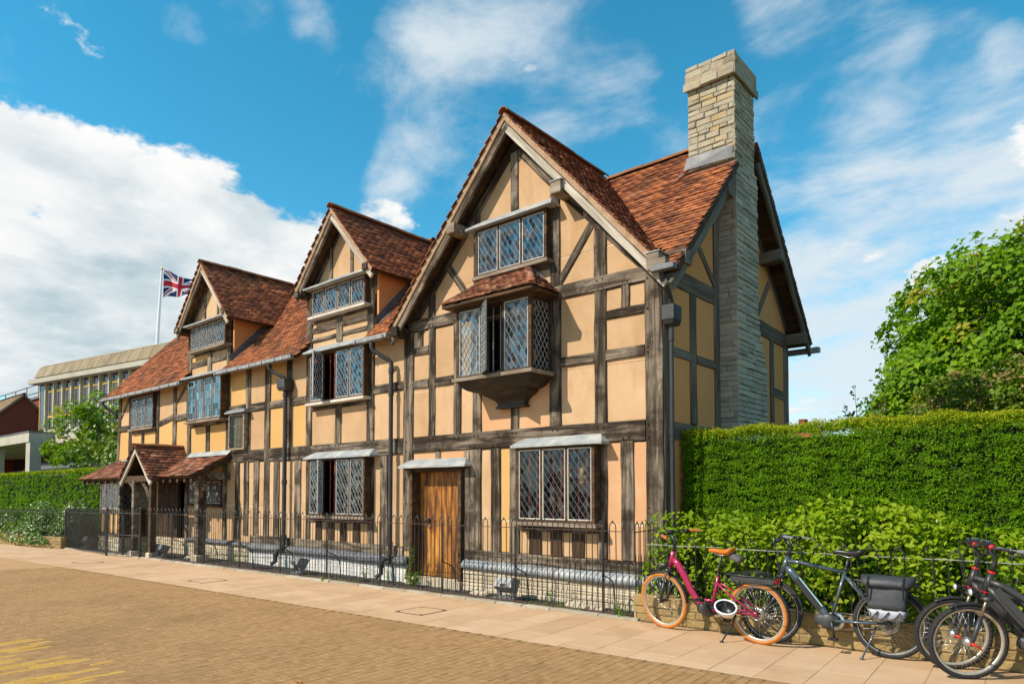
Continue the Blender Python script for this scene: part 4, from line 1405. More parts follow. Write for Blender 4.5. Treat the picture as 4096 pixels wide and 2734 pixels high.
# bargeboards, undercloaks and purlin ends
def verge(G, yf, wb, m1, m2, tip=0.0):
    c, zr, s, hw = G
    for sg, mm in ((1, m1), (-1, m2)):
        dn = Vector((sg, 0, -s)).normalized()
        nrm = Vector((sg * s, 0, 1)).normalized()
        a = Vector((c, 0, zr)) - nrm * (0.11 + wb / 2) + dn * 0.02
        b = Vector((c + sg * hw, 0, zr - s * hw)) - nrm * (0.11 + wb / 2) + dn * (0.02 + tip)
        beam(house, a, b, wb, y0=yf + 0.015, dep=yf + 0.06, m=mm, name='bargeboard', jit=0.004)
        p0 = Vector((c, 0, zr)) - nrm * 0.055; p1 = Vector((c + sg * hw, 0, zr - s * hw)) - nrm * 0.055
        mb = MB()
        k = 14
        V = []
        for i in range(k + 1):
            q = p0.lerp(p1, i / k)
            j = RNG.uniform(-0.008, 0.008)
            V += [q + nrm * 0.05 + Vector((0, yf - 0.012 + j, 0)), q - nrm * (0.030 + j) + Vector((0, yf - 0.004, 0)), q - nrm * 0.05 + Vector((0, yf + 0.08, 0))]
        F = []
        for i in range(k):
            for j in range(2):
                F.append((i * 3 + j, (i + 1) * 3 + j, (i + 1) * 3 + j + 1, i * 3 + j + 1))
        mb.add(V, F)
        mb.build('undercloak', mat('verge_mortar', [(0.0, (0.30, 0.17, 0.09)), (1.0, (0.46, 0.33, 0.22))], scale=9, rough=0.95, bump=0.5, bscale=60, world=True), house)


verge(GA, -0.32, 0.108, OAK_PALE, OAK, 0.12)  # left boards take the darker oak, their shade put into the colour
verge(DB, -0.32, 0.09, OAK_PALE, OAK, 0.05)
verge(DC, -0.32, 0.09, OAK_PALE, OAK, 0.05)
pu = [(-1.62, 6.42), (-3.92, 6.36), (0.04, 4.92), (-5.44, 4.76), (-6.37, 6.22), (-8.80, 6.10), (-12.16, 6.33), (-14.72, 6.22)]
for i, (x, z) in enumerate(pu):
    s = 0.095 if i < 4 else 0.075
    MB().box(x - s, x + s, -0.37 if i < 4 else -0.35, 0.06, z - s * 0.9, z + s * 0.9).build('purlin_end', WOOD_GREY if i < 3 else OAK, house)
for (x, z) in ((-1.62, 6.42), (0.04, 4.92)):
    MB().box(x - 0.115, x + 0.115, -0.38, 0.0, z + 0.10, z + 0.115).build('lead_cap', LEAD, house)
# verge of the end wall
for sg in (1, -1):
    b = Vector((0, RIDGE_Y - sg * (2.98 if sg > 0 else 2.96), RIDGE_Z - 0.24 - 3.10))
    a = Vector((0, RIDGE_Y, RIDGE_Z - 0.24)).lerp(b, 0.265 if sg > 0 else 0.075)
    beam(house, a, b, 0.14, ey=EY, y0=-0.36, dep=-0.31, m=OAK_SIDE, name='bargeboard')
for (y, z) in ((0.02, 4.98), (1.55, 6.45), (3.85, 6.02), (5.12, 4.72)):
    MB().box(-0.05, 0.40, y - 0.10, y + 0.10, z - 0.10, z + 0.10).build('purlin_end', OAK_SIDE, house)

# dormer cheeks
for G, sgs in ((DB, (1, -1)), (DC, (1, -1))):
    c, zr, s, hw = G
    zt = zr - s * 1.15 - 0.10
    for sg in sgs:
        x = c + sg * 1.14
        ye = main_y(zt)
        mb = MB()
        mb.prism([(0.03, 4.9), (ye, zt), (0.03, zt)] if True else None, x - 0.03, x + 0.03, lambda u, q, w: Vector((w, u, q)))
        mb.build('dormer_cheek', PLASTER_SIDE, house)
        if sg > 0:
            f2 = MB()
            a = Vector((x + 0.032, -0.03, main_z(-0.03) + 0.03)); b = Vector((x + 0.032, ye, zt + 0.03))
            up = Vector((0, -SL, 1)).normalized() * 0.13
            f2.add([a, b, b + up, a + up, a + Vector((0.13, 0, 0.02)), b + Vector((0.13, 0, 0.02))], [(0, 1, 2, 3), (0, 4, 5, 1)])
            f2.build('flashing', LEAD_DARK, house)

# gutters, hoppers, downpipes
def gutter(x0, x1, z, m=GUTTER):
    mb = MB()
    n = max(2, int((x1 - x0) / 0.45))
    V = []
    prof = [(-0.31, 0.045), (-0.40, 0.045), (-0.405, -0.035), (-0.385, -0.05), (-0.31, -0.05), (-0.305, 0.0)]
    for i in range(n + 1):
        x = x0 + (x1 - x0) * i / n
        w = RNG.uniform(-0.012, 0.008)
        V += [(x, y + w * 0.4, z + q + w) for y, q in prof]
    k = len(prof)
    F = [tuple(range(k - 1, -1, -1)), tuple(n * k + j for j in range(k))]
    for i in range(n):
        for j in range(k):
            j2 = (j + 1) % k
            F.append((i * k + j, i * k + j2, (i + 1) * k + j2, (i + 1) * k + j))
    mb.add(V, F)
    g = mb.build('gutter', m, house)
    br = MB()
    nb = max(1, int((x1 - x0) / 0.55))
    for i in range(nb + 1):
        x = x0 + 0.08 + (x1 - x0 - 0.16) * i / max(nb, 1)
        br.box(x - 0.008, x + 0.008, -0.412, -0.30, z - 0.058, z - 0.05)
        br.box(x - 0.008, x + 0.008, -0.414, -0.406, z - 0.058, z + 0.02)
    br.build('bracket', IRON_RUST, g)


gutter(-20.15, -14.38, 4.71)
gutter(-12.42, -8.90, 4.74)
gutter(-6.64, -5.62, 4.71)
MB().box(-0.02, 0.26, -0.42, -0.30, 4.76, 4.90).build('gutter_board', WOOD_GREY, house)
MB().box(0.06, 0.40, -0.47, -0.36, 4.72, 4.79).build('gutter', LEAD_DARK, house)
MB().box(-0.5, 0.52, 5.48, 5.62, 4.50, 4.60).build('gutter', GUTTER, house)


def downpipe(pts, r, hopper=None, shoe=None, collars=()):
    mb = MB()
    mb.tube(pts, r, 12)
    for p, ln in collars:
        p = Vector(p)
        mb.tube([p - Vector((0, 0, ln / 2)), p + Vector((0, 0, ln / 2))], r * 1.28, 12)
    o = mb.build('drain_pipe', PIPE, house, smooth=False)
    if hopper:
        x0, x1, y0, y1, z0, z1 = hopper
        h = MB()
        e = 0.035
        h.add([(x0 + e, y0 + e, z0), (x1 - e, y0 + e, z0), (x1 - e, y1, z0), (x0 + e, y1, z0), (x0, y0, z0 + .07), (x1, y0, z0 + .07), (x1, y1, z0 + .07), (x0, y1, z0 + .07), (x0, y0, z1), (x1, y0, z1), (x1, y1, z1), (x0, y1, z1),
               (x0 + .02, y0 + .02, z1), (x1 - .02, y0 + .02, z1), (x1 - .02, y1 - .02, z1), (x0 + .02, y1 - .02, z1), (x0 + .02, y0 + .02, z1 - .1), (x1 - .02, y0 + .02, z1 - .1), (x1 - .02, y1 - .02, z1 - .1), (x0 + .02, y1 - .02, z1 - .1)],
              [(0, 3, 2, 1), (0, 1, 5, 4), (1, 2, 6, 5), (2, 3, 7, 6), (3, 0, 4, 7), (4, 5, 9, 8), (5, 6, 10, 9), (6, 7, 11, 10), (7, 4, 8, 11), (8, 9, 13, 12), (9, 10, 14, 13), (10, 11, 15, 14), (11, 8, 12, 15), (12, 13, 17, 16), (13, 14, 18, 17), (14, 15, 19, 18), (15, 12, 16, 19), (16, 17, 18, 19)])
        h.build('hopper', PIPE, o)
    return o


PX = -9.52
downpipe([(PX, -0.13, 4.12), (PX, -0.13, 0.55), (PX - .01, -0.15, 0.44), (PX - 0.07, -0.26, 0.38), (PX - 0.08, -0.28, 0.32), (PX - 0.08, -0.28, 0.16), (PX - 0.14, -0.36, 0.09)], 0.048, hopper=(-9.68, -9.36, -0.26, -0.02, 4.05, 4.30),
         collars=[((PX, -0.13, 3.95), 0.10), ((PX, -0.13, 1.95), 0.10), ((PX, -0.13, 0.70), 0.08), ((PX - 0.08, -0.28, 0.30), 0.07)])
downpipe([(-9.86, -0.36, 4.66), (-9.86, -0.36, 4.58), (-9.80, -0.30, 4.50), (-9.58, -0.14, 4.36), (-9.55, -0.13, 4.28)], 0.045)
PX = -5.78
downpipe([(-6.10, -0.36, 4.64), (-6.10, -0.36, 4.55), (-6.07, -0.33, 4.47), (-5.84, -0.16, 4.30), (-5.79, -0.13, 4.24), (PX, -0.13, 4.15), (PX, -0.13, 0.58), (PX - 0.01, -0.15, 0.46), (PX - 0.07, -0.25, 0.40), (PX - .08, -0.28, 0.33), (PX - .08, -0.28, 0.16), (PX - .14, -0.37, 0.08)], 0.043,
         collars=[((PX, -0.13, 4.08), 0.10), ((PX, -0.13, 3.65), 0.12), ((PX, -0.13, 2.45), 0.05), ((PX, -0.13, 0.72), 0.08), ((PX - .08, -0.28, 0.30), 0.07)])
downpipe([(0.12, 0.02, 4.12), (0.12, 0.02, 0.1)], 0.030, hopper=(0.03, 0.21, -0.09, 0.16, 4.07, 4.34), collars=[((0.12, 0.02, 3.92), 0.16), ((0.12, 0.02, 2.55), 0.07), ((0.12, 0.02, 2.44), 0.03)])
downpipe([(0.16, -0.34, 4.74), (0.16, -0.30, 4.64), (0.14, -0.05, 4.44), (0.14, 0.02, 4.30)], 0.040)
downpipe([(-19.95, -0.36, 4.66), (-19.95, -0.36, 4.58), (-19.86, -0.25, 4.42), (-19.68, -0.06, 4.26), (-19.66, -0.05, 4.1)], 0.045)

# plinth
Pf = lambda u, v, w: Vector((u, -0.07 - w, v))
stone_face(house, Pf, -3.86, -0.02, 0.0, 0.40, STONE_PALE, (0.05, 0.085), (0.9, 2.4), 0.003, (0.002, 0.034))
stone_face(house, Pf, -11.15, -5.40, 0.0, 0.36, BRICK_WHITE, (0.072, 0.076), (0.225, 0.235), 0.003, (0.003, 0.005))
stone_face(house, Pf, -16.7, -11.18, 0.0, 0.42, STONE_PALE, (0.09, 0.15), (0.16, 0.36), 0.010, (0.006, 0.03))
stone_face(house, lambda u, v, w: Vector((0.0 + w, u, v)), 0.0, 1.7, 0.0, 0.42, STONE_PALE, (0.08, 0.12), (0.25, 0.6), 0.01)
pb = MB()
for a, b in ((-3.87, -0.0), (-11.17, -5.36), (-16.7, -11.19)):
    pb.box(a, b, -0.068, 0.056, 0.0, 0.44)
pb.box(0.002, 0.02, 0.0, 1.8, 0.0, 0.44)
pb.build('plinth', MORTAR, house)


def lead_apron(x0, x1, zt, zb, m):
    mb = MB()
    n = int((x1 - x0) / 0.16) + 2
    V = []
    for i in range(n):
        x = x0 + (x1 - x0) * i / (n - 1)
        w = 0.012 * math.sin(x * 1.3) + 0.006 * math.sin(x * 3.1 + 1) + RNG.uniform(-0.0015, 0.0015)
        V += [(x, -0.024, zt + w * 0.3), (x, -0.085, zt - 0.03 + w * 0.4), (x, -0.125, (zt + zb) / 2 + w * 0.6), (x, -0.135 - abs(w) * 0.4, zb + w), (x, -0.120, zb + w)]
    F = []
    for i in range(n - 1):
        for j in range(4):
            F.append((i * 5 + j, (i + 1) * 5 + j, (i + 1) * 5 + j + 1, i * 5 + j + 1))
    e = (n - 1) * 5
    V += [(x0, -0.02, zb), (x1, -0.02, zb)]
    k = len(V)
    F += [(0, 1, 2, 3, 4, k - 2), (e + 4, e + 3, e + 2, e + 1, e, k - 1)]
    mb.add(V, F)
    mb.build('lead_apron', m, house, smooth=True)


lead_apron(-3.87, -0.0, 0.535, 0.385, LEAD)
lead_apron(-11.17, -5.36, 0.50, 0.335, LEAD_DARK)
lead_apron(-14.4, -11.20, 0.50, 0.40, LEAD_DARK)

# framed panel of bare wattle
wx0, wx1, wz0, wz1 = -12.14, -11.36, 2.78, 3.68
wf = MB()
wf.box(wx0, wx0 + 0.05, -0.13, -0.03, wz0, wz1); wf.box(wx1 - 0.05, wx1, -0.13, -0.03, wz0, wz1)
wf.box(wx0 + .05, wx1 - .05, -0.13, -0.03, wz0, wz0 + 0.045); wf.box(wx0 + .05, wx1 - .05, -0.13, -0.03, wz1 - 0.05, wz1)
wattle = wf.build('wattle_display', WOOD_GREY, house)
MB().box(wx0 + .05, wx1 - .05, -0.036, -0.03, wz0 + .045, wz1 - .05).build('backing', mat('display_back', [(0, (0.07, 0.065, 0.05)), (1, (0.12, 0.11, 0.085))], scale=5, rough=0.9), wattle)
for x in (wx0 + 0.26, wx0 + 0.42, wx0 + 0.58, wx0 + 0.68):
    MB().tube([(x, -0.062, wz0 + .05), (x + 0.01, -0.064, (wz0 + wz1) / 2), (x, -0.062, wz1 - .06)], 0.013, 6).build('stave', STICKS, wattle)
for k in range(26):
    z = wz0 + 0.10 + k * 0.029
    xa, xb = wx0 + RNG.uniform(0.16, 0.30), wx1 - RNG.uniform(0.06, 0.09)
    pts = [(xa + (xb - xa) * i / 6, -0.065 + 0.020 * (1 if (i + k) % 2 else -1), z + RNG.uniform(-0.014, 0.014)) for i in range(7)]
    MB().tube(pts, RNG.uniform(0.007, 0.011), 5, RNG.random()).build('withy', STICKS, wattle)
MB().add([(wx0 + .05, -0.115, wz0 + .045), (wx1 - .05, -0.115, wz0 + .045), (wx1 - .05, -0.115, wz1 - .05), (wx0 + .05, -0.115, wz1 - .05)], [(0, 1, 2, 3)], 0.2).build('pane', glass_mat('display_glass', f0=0.02, fres=0.15), wattle)
MB().box(wx0 - .09, wx1 + .12, -0.20, -0.02, wz1 + 0.02, wz1 + 0.06).box(wx0 - .04, wx1 + .08, -0.16, -0.02, wz1 + 0.061, wz1 + 0.10).build('hood', LEAD, wattle)

# ------------------------------------------------------------------ chimney
cx0, cx1 = -0.48, 0.33
fy = 1.90
cc = MB()
cc.box(-0.02, cx1 - 0.03, fy + 0.03, 3.14, 0.0, 3.8)
cc.add([(-0.02, fy + .03, 3.8), (cx1 - .03, fy + .03, 3.8), (cx1 - .03, 3.14, 3.8), (-0.02, 3.14, 3.8), (-0.02, fy + .03, 4.6), (cx1 - .03, fy + .03, 4.6), (cx1 - .03, 2.78, 4.6), (-0.02, 2.78, 4.6)],
       [(0, 1, 5, 4), (1, 2, 6, 5), (2, 3, 7, 6), (3, 0, 4, 7), (4, 5, 6, 7)])
cc.box(-0.02, cx1 - 0.03, fy + 0.03, 2.79, 4.59, 7.2)
cc.box(cx0 + 0.03, cx1 - 0.03, fy, 2.70, 6.3, 8.50)
cc.box(cx0 - 0.03, cx1 + 0.03, fy - 0.07, 2.76, 8.50, 8.78)
chim = cc.build('chimney', MORTAR, house)
def far_y(z):
    if z < 3.8: return 3.17
    if z < 4.6: return 3.17 - (z - 3.8) / 0.8 * 0.36
    return 2.81 if z < 7.1 else 2.70
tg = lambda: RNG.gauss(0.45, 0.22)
FR = lambda u, v, w: Vector((u, fy - w, v))
RT = lambda u, v, w: Vector((cx1 - 0.005 + w, u, v))
stone_face(chim, FR, 0.0, cx1, 0.2, 7.10, STONE_GREY, (0.065, 0.11), (0.12, 0.30), 0.007, (-0.004, 0.008), tg)
stone_face(chim, RT, fy - 0.005, far_y, 0.2, 7.12, STONE_GREY, (0.07, 0.115), (0.16, 0.42), 0.012, (0.0, 0.026), tg)
FS = lambda u, v, w: Vector((u, fy - 0.03 - w, v))
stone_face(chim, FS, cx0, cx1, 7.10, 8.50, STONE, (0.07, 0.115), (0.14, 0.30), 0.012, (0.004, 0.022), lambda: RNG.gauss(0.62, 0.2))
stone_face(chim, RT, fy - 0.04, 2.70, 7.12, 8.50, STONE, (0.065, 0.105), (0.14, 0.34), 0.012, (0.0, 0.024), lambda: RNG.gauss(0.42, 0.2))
stone_face(chim, lambda u, v, w: Vector((u, fy - 0.10 - w, v)), cx0 - 0.05, cx1 + 0.04, 8.46, 8.59, STONE, (0.12, 0.13), (0.2, 0.4), 0.006, (0.01, 0.03), lambda: RNG.gauss(0.5, 0.2))
stone_face(chim, lambda u, v, w: Vector((u, fy - 0.06 - w, v)), cx0 - 0.02, cx1 + 0.03, 8.59, 8.88, STONE, (0.09, 0.12), (0.14, 0.32), 0.008, (0.0, 0.02), lambda: RNG.gauss(0.42, 0.2))
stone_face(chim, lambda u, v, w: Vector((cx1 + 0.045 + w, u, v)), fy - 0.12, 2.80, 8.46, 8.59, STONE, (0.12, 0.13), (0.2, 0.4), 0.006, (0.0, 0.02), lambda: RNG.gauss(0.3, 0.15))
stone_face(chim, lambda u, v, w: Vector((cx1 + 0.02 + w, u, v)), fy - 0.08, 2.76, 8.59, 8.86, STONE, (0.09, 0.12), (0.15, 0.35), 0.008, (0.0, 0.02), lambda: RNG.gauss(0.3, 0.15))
MB().add([(cx0 - .07, 1.83, 7.14), (cx1 - .04, 1.845, 7.12), (cx1 - .02, fy - .065, 7.32), (cx0 - .01, fy - .065, 7.34), (cx0 - .20, 1.62, 6.87), (cx0 - .04, 1.75, 7.06), (cx0 - .09, 1.83, 7.12), (cx0 - .03, 2.3, 7.6), (cx0 - .10, 2.3, 7.56), (cx0 - .07, 1.72, 7.02), (cx1 - .04, 1.735, 7.01)],
         [(0, 1, 2, 3), (4, 5, 6), (6, 0, 7, 8)]).build('flashing', LEAD_DARK, chim)
MB().tube([(0.02, 2.2, 8.78), (0.02, 2.2, 9.0), (0.04, 2.2, 9.14)], 0.008, 6).build('lightning_rod', mat('pale_metal', [(0, (0.5, 0.5, 0.5)), (1, (0.65, 0.65, 0.65))], rough=0.4), chim)

# ------------------------------------------------------------------ porch on the left
PE, PW, PZe, PZw = -1.02, 0.0, 2.14, 2.70
def lean(x0, x1, xe0=None, xe1=None):
    xe0 = x0 if xe0 is None else xe0; xe1 = x1 if xe1 is None else xe1
    o = slab_poly(house, [(xe0, PE, PZe), (xe1, PE, PZe), (x1, PW, PZw), (x0, PW, PZw)], 0.07, OAK_DARK, 'roof')
    return o
porch_roof = lean(-19.75, -12.18)
pu_ = Vector((0, 1.02, 0.56)).normalized()
PG = (-14.95, 2.98, 0.93, 0.96)
pin = lambda c: not (abs(c.x - PG[0]) < PG[3] and PG[1] - PG[2] * abs(c.x - PG[0]) > c.z + 0.04)
tile_plane(porch_roof, (-19.78, PE - 0.05, PZe - 0.02), (1, 0, 0), pu_, 7.62, 1.20, pin, base=0.5, spread=0.22, m=TILE_DARK, gauge=0.11)
c, zr, s, hw = PG
pm = MB()
for sg in (1, -1):
    yb = PE + (zr - PZe) / 0.56 * 1.02
    pts = [Vector((c, -1.28, zr)), Vector((c + sg * hw, -1.28, zr - s * hw)), Vector((c + sg * hw, PE + 0.02, zr - s * hw)), Vector((c, 0.0, zr))]
    n2 = Vector((sg * s, 0, 1)).normalized() * -0.06
    pm.add(pts + [p + n2 for p in pts], [(0, 1, 2, 3), (7, 6, 5, 4), (0, 4, 5, 1), (1, 5, 6, 2), (2, 6, 7, 3), (3, 7, 4, 0)])
pg_roof = pm.build('roof', OAK_DARK, house)
plz = lambda y: PZe + (y - PE) * 0.549
ins2 = lambda p: p.z > plz(p.y) - 0.05
tile_plane(pg_roof, (c + hw + .02, -1.32, zr - s * hw - .02), (0, 1, 0), Vector((-1, 0, s)).normalized(), 1.32, math.hypot(hw, s * hw), ins2, base=0.42, m=TILE_DARK, gauge=0.11)
tile_plane(pg_roof, (c - hw - .02, 0.0, zr - s * hw - .02), (0, -1, 0), Vector((1, 0, s)).normalized(), 1.32, math.hypot(hw, s * hw), ins2, base=0.42, m=TILE_DARK, gauge=0.11)
ridge_tiles(pg_roof, (c, -1.33, zr + .02), (c, 0.0, zr + .02), 0.085, 0.42)
for sg in (1, -1):
    beam(house, (c, 0, zr - 0.13), (c + sg * (hw + .02), 0, zr - s * hw - 0.15), 0.12, y0=-1.27, dep=-1.22, m=OAK_PALE, name='bargeboard')
MB().box(-14.35, -12.2, -0.03, 0.0, 2.69, 2.80).add([(-14.4, -0.02, 2.80), (-12.15, -0.02, 2.80), (-12.15, -0.16, 2.67), (-14.4, -0.16, 2.67)], [(0, 1, 2, 3)]).build('flashing', LEAD_PALE, house)
MB().box(-19.0, -18.3, -0.12, 0.0, 2.70, 2.74).build('flashing', LEAD_PALE, house)
# posts, beams and braces of the porch
def post(x, y, z0, z1, w, m=OAK):
    MB().box(x - w / 2, x + w / 2, y - w / 2, y + w / 2, z0, z1).build('post', m, house)
post(-12.34, -0.72, 0.16, 2.12, 0.20, OAK)
MB().bbox(-12.49, -12.19, -0.87, -0.57, 0.0, 0.18, 0.03).build('post_base', STONE_PALE, house)
post(-14.10, -1.14, 0.14, 2.02, 0.14, OAK_DARK); post(-15.05, -1.20, 0.14, 2.02, 0.13, OAK)
MB().bbox(-14.2, -14.0, -1.25, -1.03, 0.0, 0.16, 0.02).bbox(-15.17, -14.93, -1.32, -1.08, 0.0, 0.16, 0.02).build('post_base', STONE_PALE, house)
MB().box(-12.44, -12.24, -0.72, 0.0, 2.04, 2.22).build('tie_beam', OAK, house)
MB().box(-19.2, -12.1, -0.86, -0.72, 2.02, 2.12).build('tie_beam', OAK_DARK, house)
MB().box(-15.95, -13.95, -1.22, -1.12, 2.0, 2.16).build('tie_beam', OAK_DARK, house)
for x in (-14.18, -14.98):
    MB().tube([(x - 0.55, -1.17, 2.02), (x - 0.22, -1.17, 1.80), (x - 0.02, -1.17, 1.50)], 0.05, 4).build('brace', OAK, house)
for x in [-19.6, -19.2, -18.7, -18.2, -17.7, -17.2, -16.7, -16.2, -13.8, -13.4, -13.0, -12.6, -12.25]:
    MB().add([(x - .05, PE + .01, PZe - .17), (x + .05, PE + .01, PZe - .17), (x + .05, PE + .01, PZe - .09), (x - .05, PE + .01, PZe - .09), (x - .05, 0, PZw - .17), (x + .05, 0, PZw - .17), (x + .05, 0, PZw - .09), (x - .05, 0, PZw - .09)],
             [(0, 1, 2, 3), (7, 6, 5, 4), (0, 4, 5, 1), (1, 5, 6, 2), (2, 6, 7, 3), (3, 7, 4, 0)]).build('rafter', OAK_DARK, house)
# boarded part under the porch
for i in range(9):
    x = -16.42 + i * 0.185
    if -15.2 < x < -14.9:
        continue
    MB().box(x, x + 0.178, -0.04 - 0.006 * (i % 2), 0.05, 0.30, 2.12).build('plank', OAK_DARK, house)
# glazed bay at the porch's left end
bx0, bx1, by = -18.35, -16.85, -0.93
bm_ = MB()
for a, b in ((bx0, bx0 + .09), (bx1 - .09, bx1)):
    bm_.box(a, b, by, by + 0.09, 0.42, 2.06)
bm_.box(bx0 + .09, bx1 - .09, by, by + 0.09, 1.10, 1.24); bm_.box(bx0 + .09, bx1 - .09, by, by + .09, 1.98, 2.06); bm_.box(bx0 + .09, bx1 - .09, by, by + .09, 0.42, 0.52)
for a in (-17.92, -17.42):
    bm_.box(a, a + 0.045, by + .003, by + .08, 1.24, 1.98)
bm_.box(bx1 - .085, bx1 - .005, by + .09, 0.0, 1.10, 1.22); bm_.box(bx1 - .085, bx1 - .005, by + .09, 0.0, 0.42, 0.54); bm_.box(bx1 - .085, bx1 - .005, by + .09, 0.0, 1.98, 2.06)
bm_.box(bx0 + .005, bx0 + .085, by + .09, 0.0, 0.42, 2.06)
bay = bm_.build('bay_window', OAK, house)
for a, b in ((bx0 + .09, -17.92), (-17.875, -17.42), (-17.375, bx1 - .09)):
    leaded_light(bay, a, b, 1.24, 1.98, wall_P(by + 0.03), glass=GLASS_DIM, px=0.10, pz=0.13)
leaded_light(bay, 0, 0.80, 1.22, 1.98, lambda x, z, y: Vector((bx1 - 0.03 - y, by + .1 + x, z)), glass=GLASS_DIM, bm=OAK_DARK, came=CAME_DARK, px=0.13, pz=0.17)
for i in range(4):
    a = bx0 + .10 + i * 0.335
    MB().box(a, a + 0.20, by + .02, by + .06, 0.53, 1.09).build('plaster_panel', PLASTER_ORANGE, bay)
    if i < 3:
        MB().box(a + 0.205, a + 0.33, by + .006, by + .06, 0.53, 1.09).build('stud', OAK, bay)
MB().box(bx1 - .07, bx1 - .02, by + .1, 0.0, 0.545, 1.095).build('plank', OAK_DARK, bay)
stone_face(bay, lambda u, v, w: Vector((u, by + .01 - w, v)), bx0 - .02, bx1 + .02, 0.0, 0.42, STONE_PALE, (0.09, 0.13), (0.16, 0.3), 0.012, (0.01, 0.03))
stone_face(bay, lambda u, v, w: Vector((bx1 + w, u, v)), by, 0.0, 0.0, 0.42, STONE_PALE, (0.09, 0.13), (0.16, 0.3), 0.012, (0.01, 0.03))
MB().box(bx0 + .01, bx1 - .02, by + .03, 0.0, 0.0, 0.41).build('plinth', MORTAR, bay)

# leather gloves hung up behind the big window
for x, z, sc_, cols_, lab in ((-1.66, 1.98, 1.0, ((0.60, 0.44, 0.12), (0.72, 0.56, 0.20)), 'pale yellow leather glove hanging behind the big window'), (-1.40, 1.96, 1.0, ((0.56, 0.28, 0.04), (0.66, 0.36, 0.07)), 'orange leather glove hanging behind the big window'),
                              (-1.82, 1.52, 0.9, ((0.30, 0.17, 0.07), (0.40, 0.24, 0.11)), 'brown leather glove hanging low behind the big window')):
    gm_ = mat('glove_leather_' + lab.split()[0], [(0.0, cols_[0]), (1.0, cols_[1])], scale=12, rough=0.6)
    mb = MB()
    y_ = 0.0
    mb.tube([(x, y_, z + 0.13 * sc_), (x, y_, z + 0.06 * sc_), (x, y_, z), (x, y_, z - 0.07 * sc_)], [0.055 * sc_, 0.042 * sc_, 0.050 * sc_, 0.046 * sc_], 10, flat=0.45)
    for k_, (dx_, ln_) in enumerate(((-0.036, 0.062), (-0.013, 0.078), (0.011, 0.074), (0.034, 0.056))):
        mb.tube([(x + dx_ * sc_ * .9, y_, z - 0.06 * sc_), (x + dx_ * sc_ * 1.15, y_ - .01, z - (0.07 + ln_ * .6) * sc_), (x + dx_ * sc_ * 1.2, y_ + .004, z - (0.07 + ln_) * sc_)], [0.0125 * sc_, 0.0115 * sc_, 0.006 * sc_], 7)
    mb.tube([(x + 0.040 * sc_, y_, z + 0.02 * sc_), (x + 0.072 * sc_, y_ - .01, z - 0.02 * sc_), (x + 0.082 * sc_, y_ - .012, z - 0.055 * sc_)], [0.015 * sc_, 0.0135 * sc_, 0.007 * sc_], 7)
    mb.tube([(x, y_, z + 0.12 * sc_), (x, y_, 2.38)], 0.0015, 4)
    tag(mb.build('leather_glove', gm_, None, True), lab, 'glove', 'gloves hung behind the window')

TILES.finish()
PANES.finish()

# ================================================================== ground, street, forecourt
GROUND = mat('earth', [(0, (0.07, 0.05, 0.03)), (1, (0.13, 0.10, 0.06))], scale=0.5, rough=0.95)
g = MB().box(-900, 900, -900, 900, -1.2, -0.06).build('ground', GROUND)
g['kind'] = 'structure'
LAWN = mat('lawn', [(0, (0.035, 0.065, 0.010)), (1, (0.07, 0.12, 0.018))], scale=3, rough=0.95)
lw_ = MB().box(0.03, 30, -0.36, 60, -0.055, -0.01).box(-60, -19.8, -0.9, 60, -0.055, -0.01).build('lawn', LAWN)
lw_['kind'] = 'structure'

SA = math.atan(0.056)
SE = Vector((math.cos(SA), math.sin(SA), 0)); TE = Vector((-math.sin(SA), math.cos(SA), 0)); SO = Vector((0, -2.54, 0))
st = lambda s, t, z=0.0: SO + SE * s + TE * t + Vector((0, 0, z))
SLAB = mat('concrete_slab', [(0.0, (0.47, 0.295, 0.165)), (0.5, (0.56, 0.365, 0.215)), (1.0, (0.63, 0.435, 0.28))], {'tone': 0.6, 'noise': 0.4}, scale=2.2, detail=7, rough=0.9, bump=0.5, bscale=160, spec=0.2, world=True,
           dirt=((0.36, 0.215, 0.115), 0.7, 0.50, 0.72, 0.55))
PAVER = mat('street_brick', [(0.0, (0.29, 0.158, 0.062)), (0.4, (0.385, 0.220, 0.094)), (0.75, (0.455, 0.268, 0.122)), (1.0, (0.53, 0.325, 0.16))], {'tone': 0.26, 'noise': 0.74}, scale=9.0, detail=12, rough=0.88, bump=0.8, bscale=110,
            spec=0.2, world=True, dirt=((0.25, 0.150, 0.066), 0.55, 0.50, 0.70, 0.6))
PAVER_Y = mat('yellow_brick', [(0.0, (0.47, 0.270, 0.055)), (1.0, (0.57, 0.350, 0.095))], {'tone': 0.6, 'noise': 0.4}, scale=2, rough=0.88, bump=0.6, bscale=170, spec=0.2, world=True)
JOINT = mat('joint_sand', [(0.0, (0.19, 0.12, 0.05)), (0.6, (0.27, 0.17, 0.08)), (1.0, (0.22, 0.19, 0.06))], scale=4, rough=0.95, world=True)
road = MB().add([st(-60, -14, -0.05), st(14, -14, -0.05), st(14, 0.0, -0.05), st(-60, 0.0, -0.05), st(-60, -14, -0.006), st(14, -14, -0.006), st(14, 0.0, -0.006), st(-60, 0.0, -0.006)],
                [(4, 5, 6, 7), (0, 3, 2, 1), (0, 1, 5, 4), (1, 2, 6, 5), (2, 3, 7, 6), (3, 0, 4, 7)]).build('road', JOINT)
road['kind'] = 'structure'
pave = MB().add([st(-60, 0.002, -0.05), st(14, 0.002, -0.05), st(14, 2.2, -0.05), st(-60, 2.2, -0.05), st(-60, 0.002, -0.004), st(14, 0.002, -0.004), st(14, 2.2, -0.004), st(-60, 2.2, -0.004)],
                [(4, 5, 6, 7), (0, 3, 2, 1), (0, 1, 5, 4), (1, 2, 6, 5), (2, 3, 7, 6), (3, 0, 4, 7)]).build('pavement', JOINT)
pave['kind'] = 'structure'
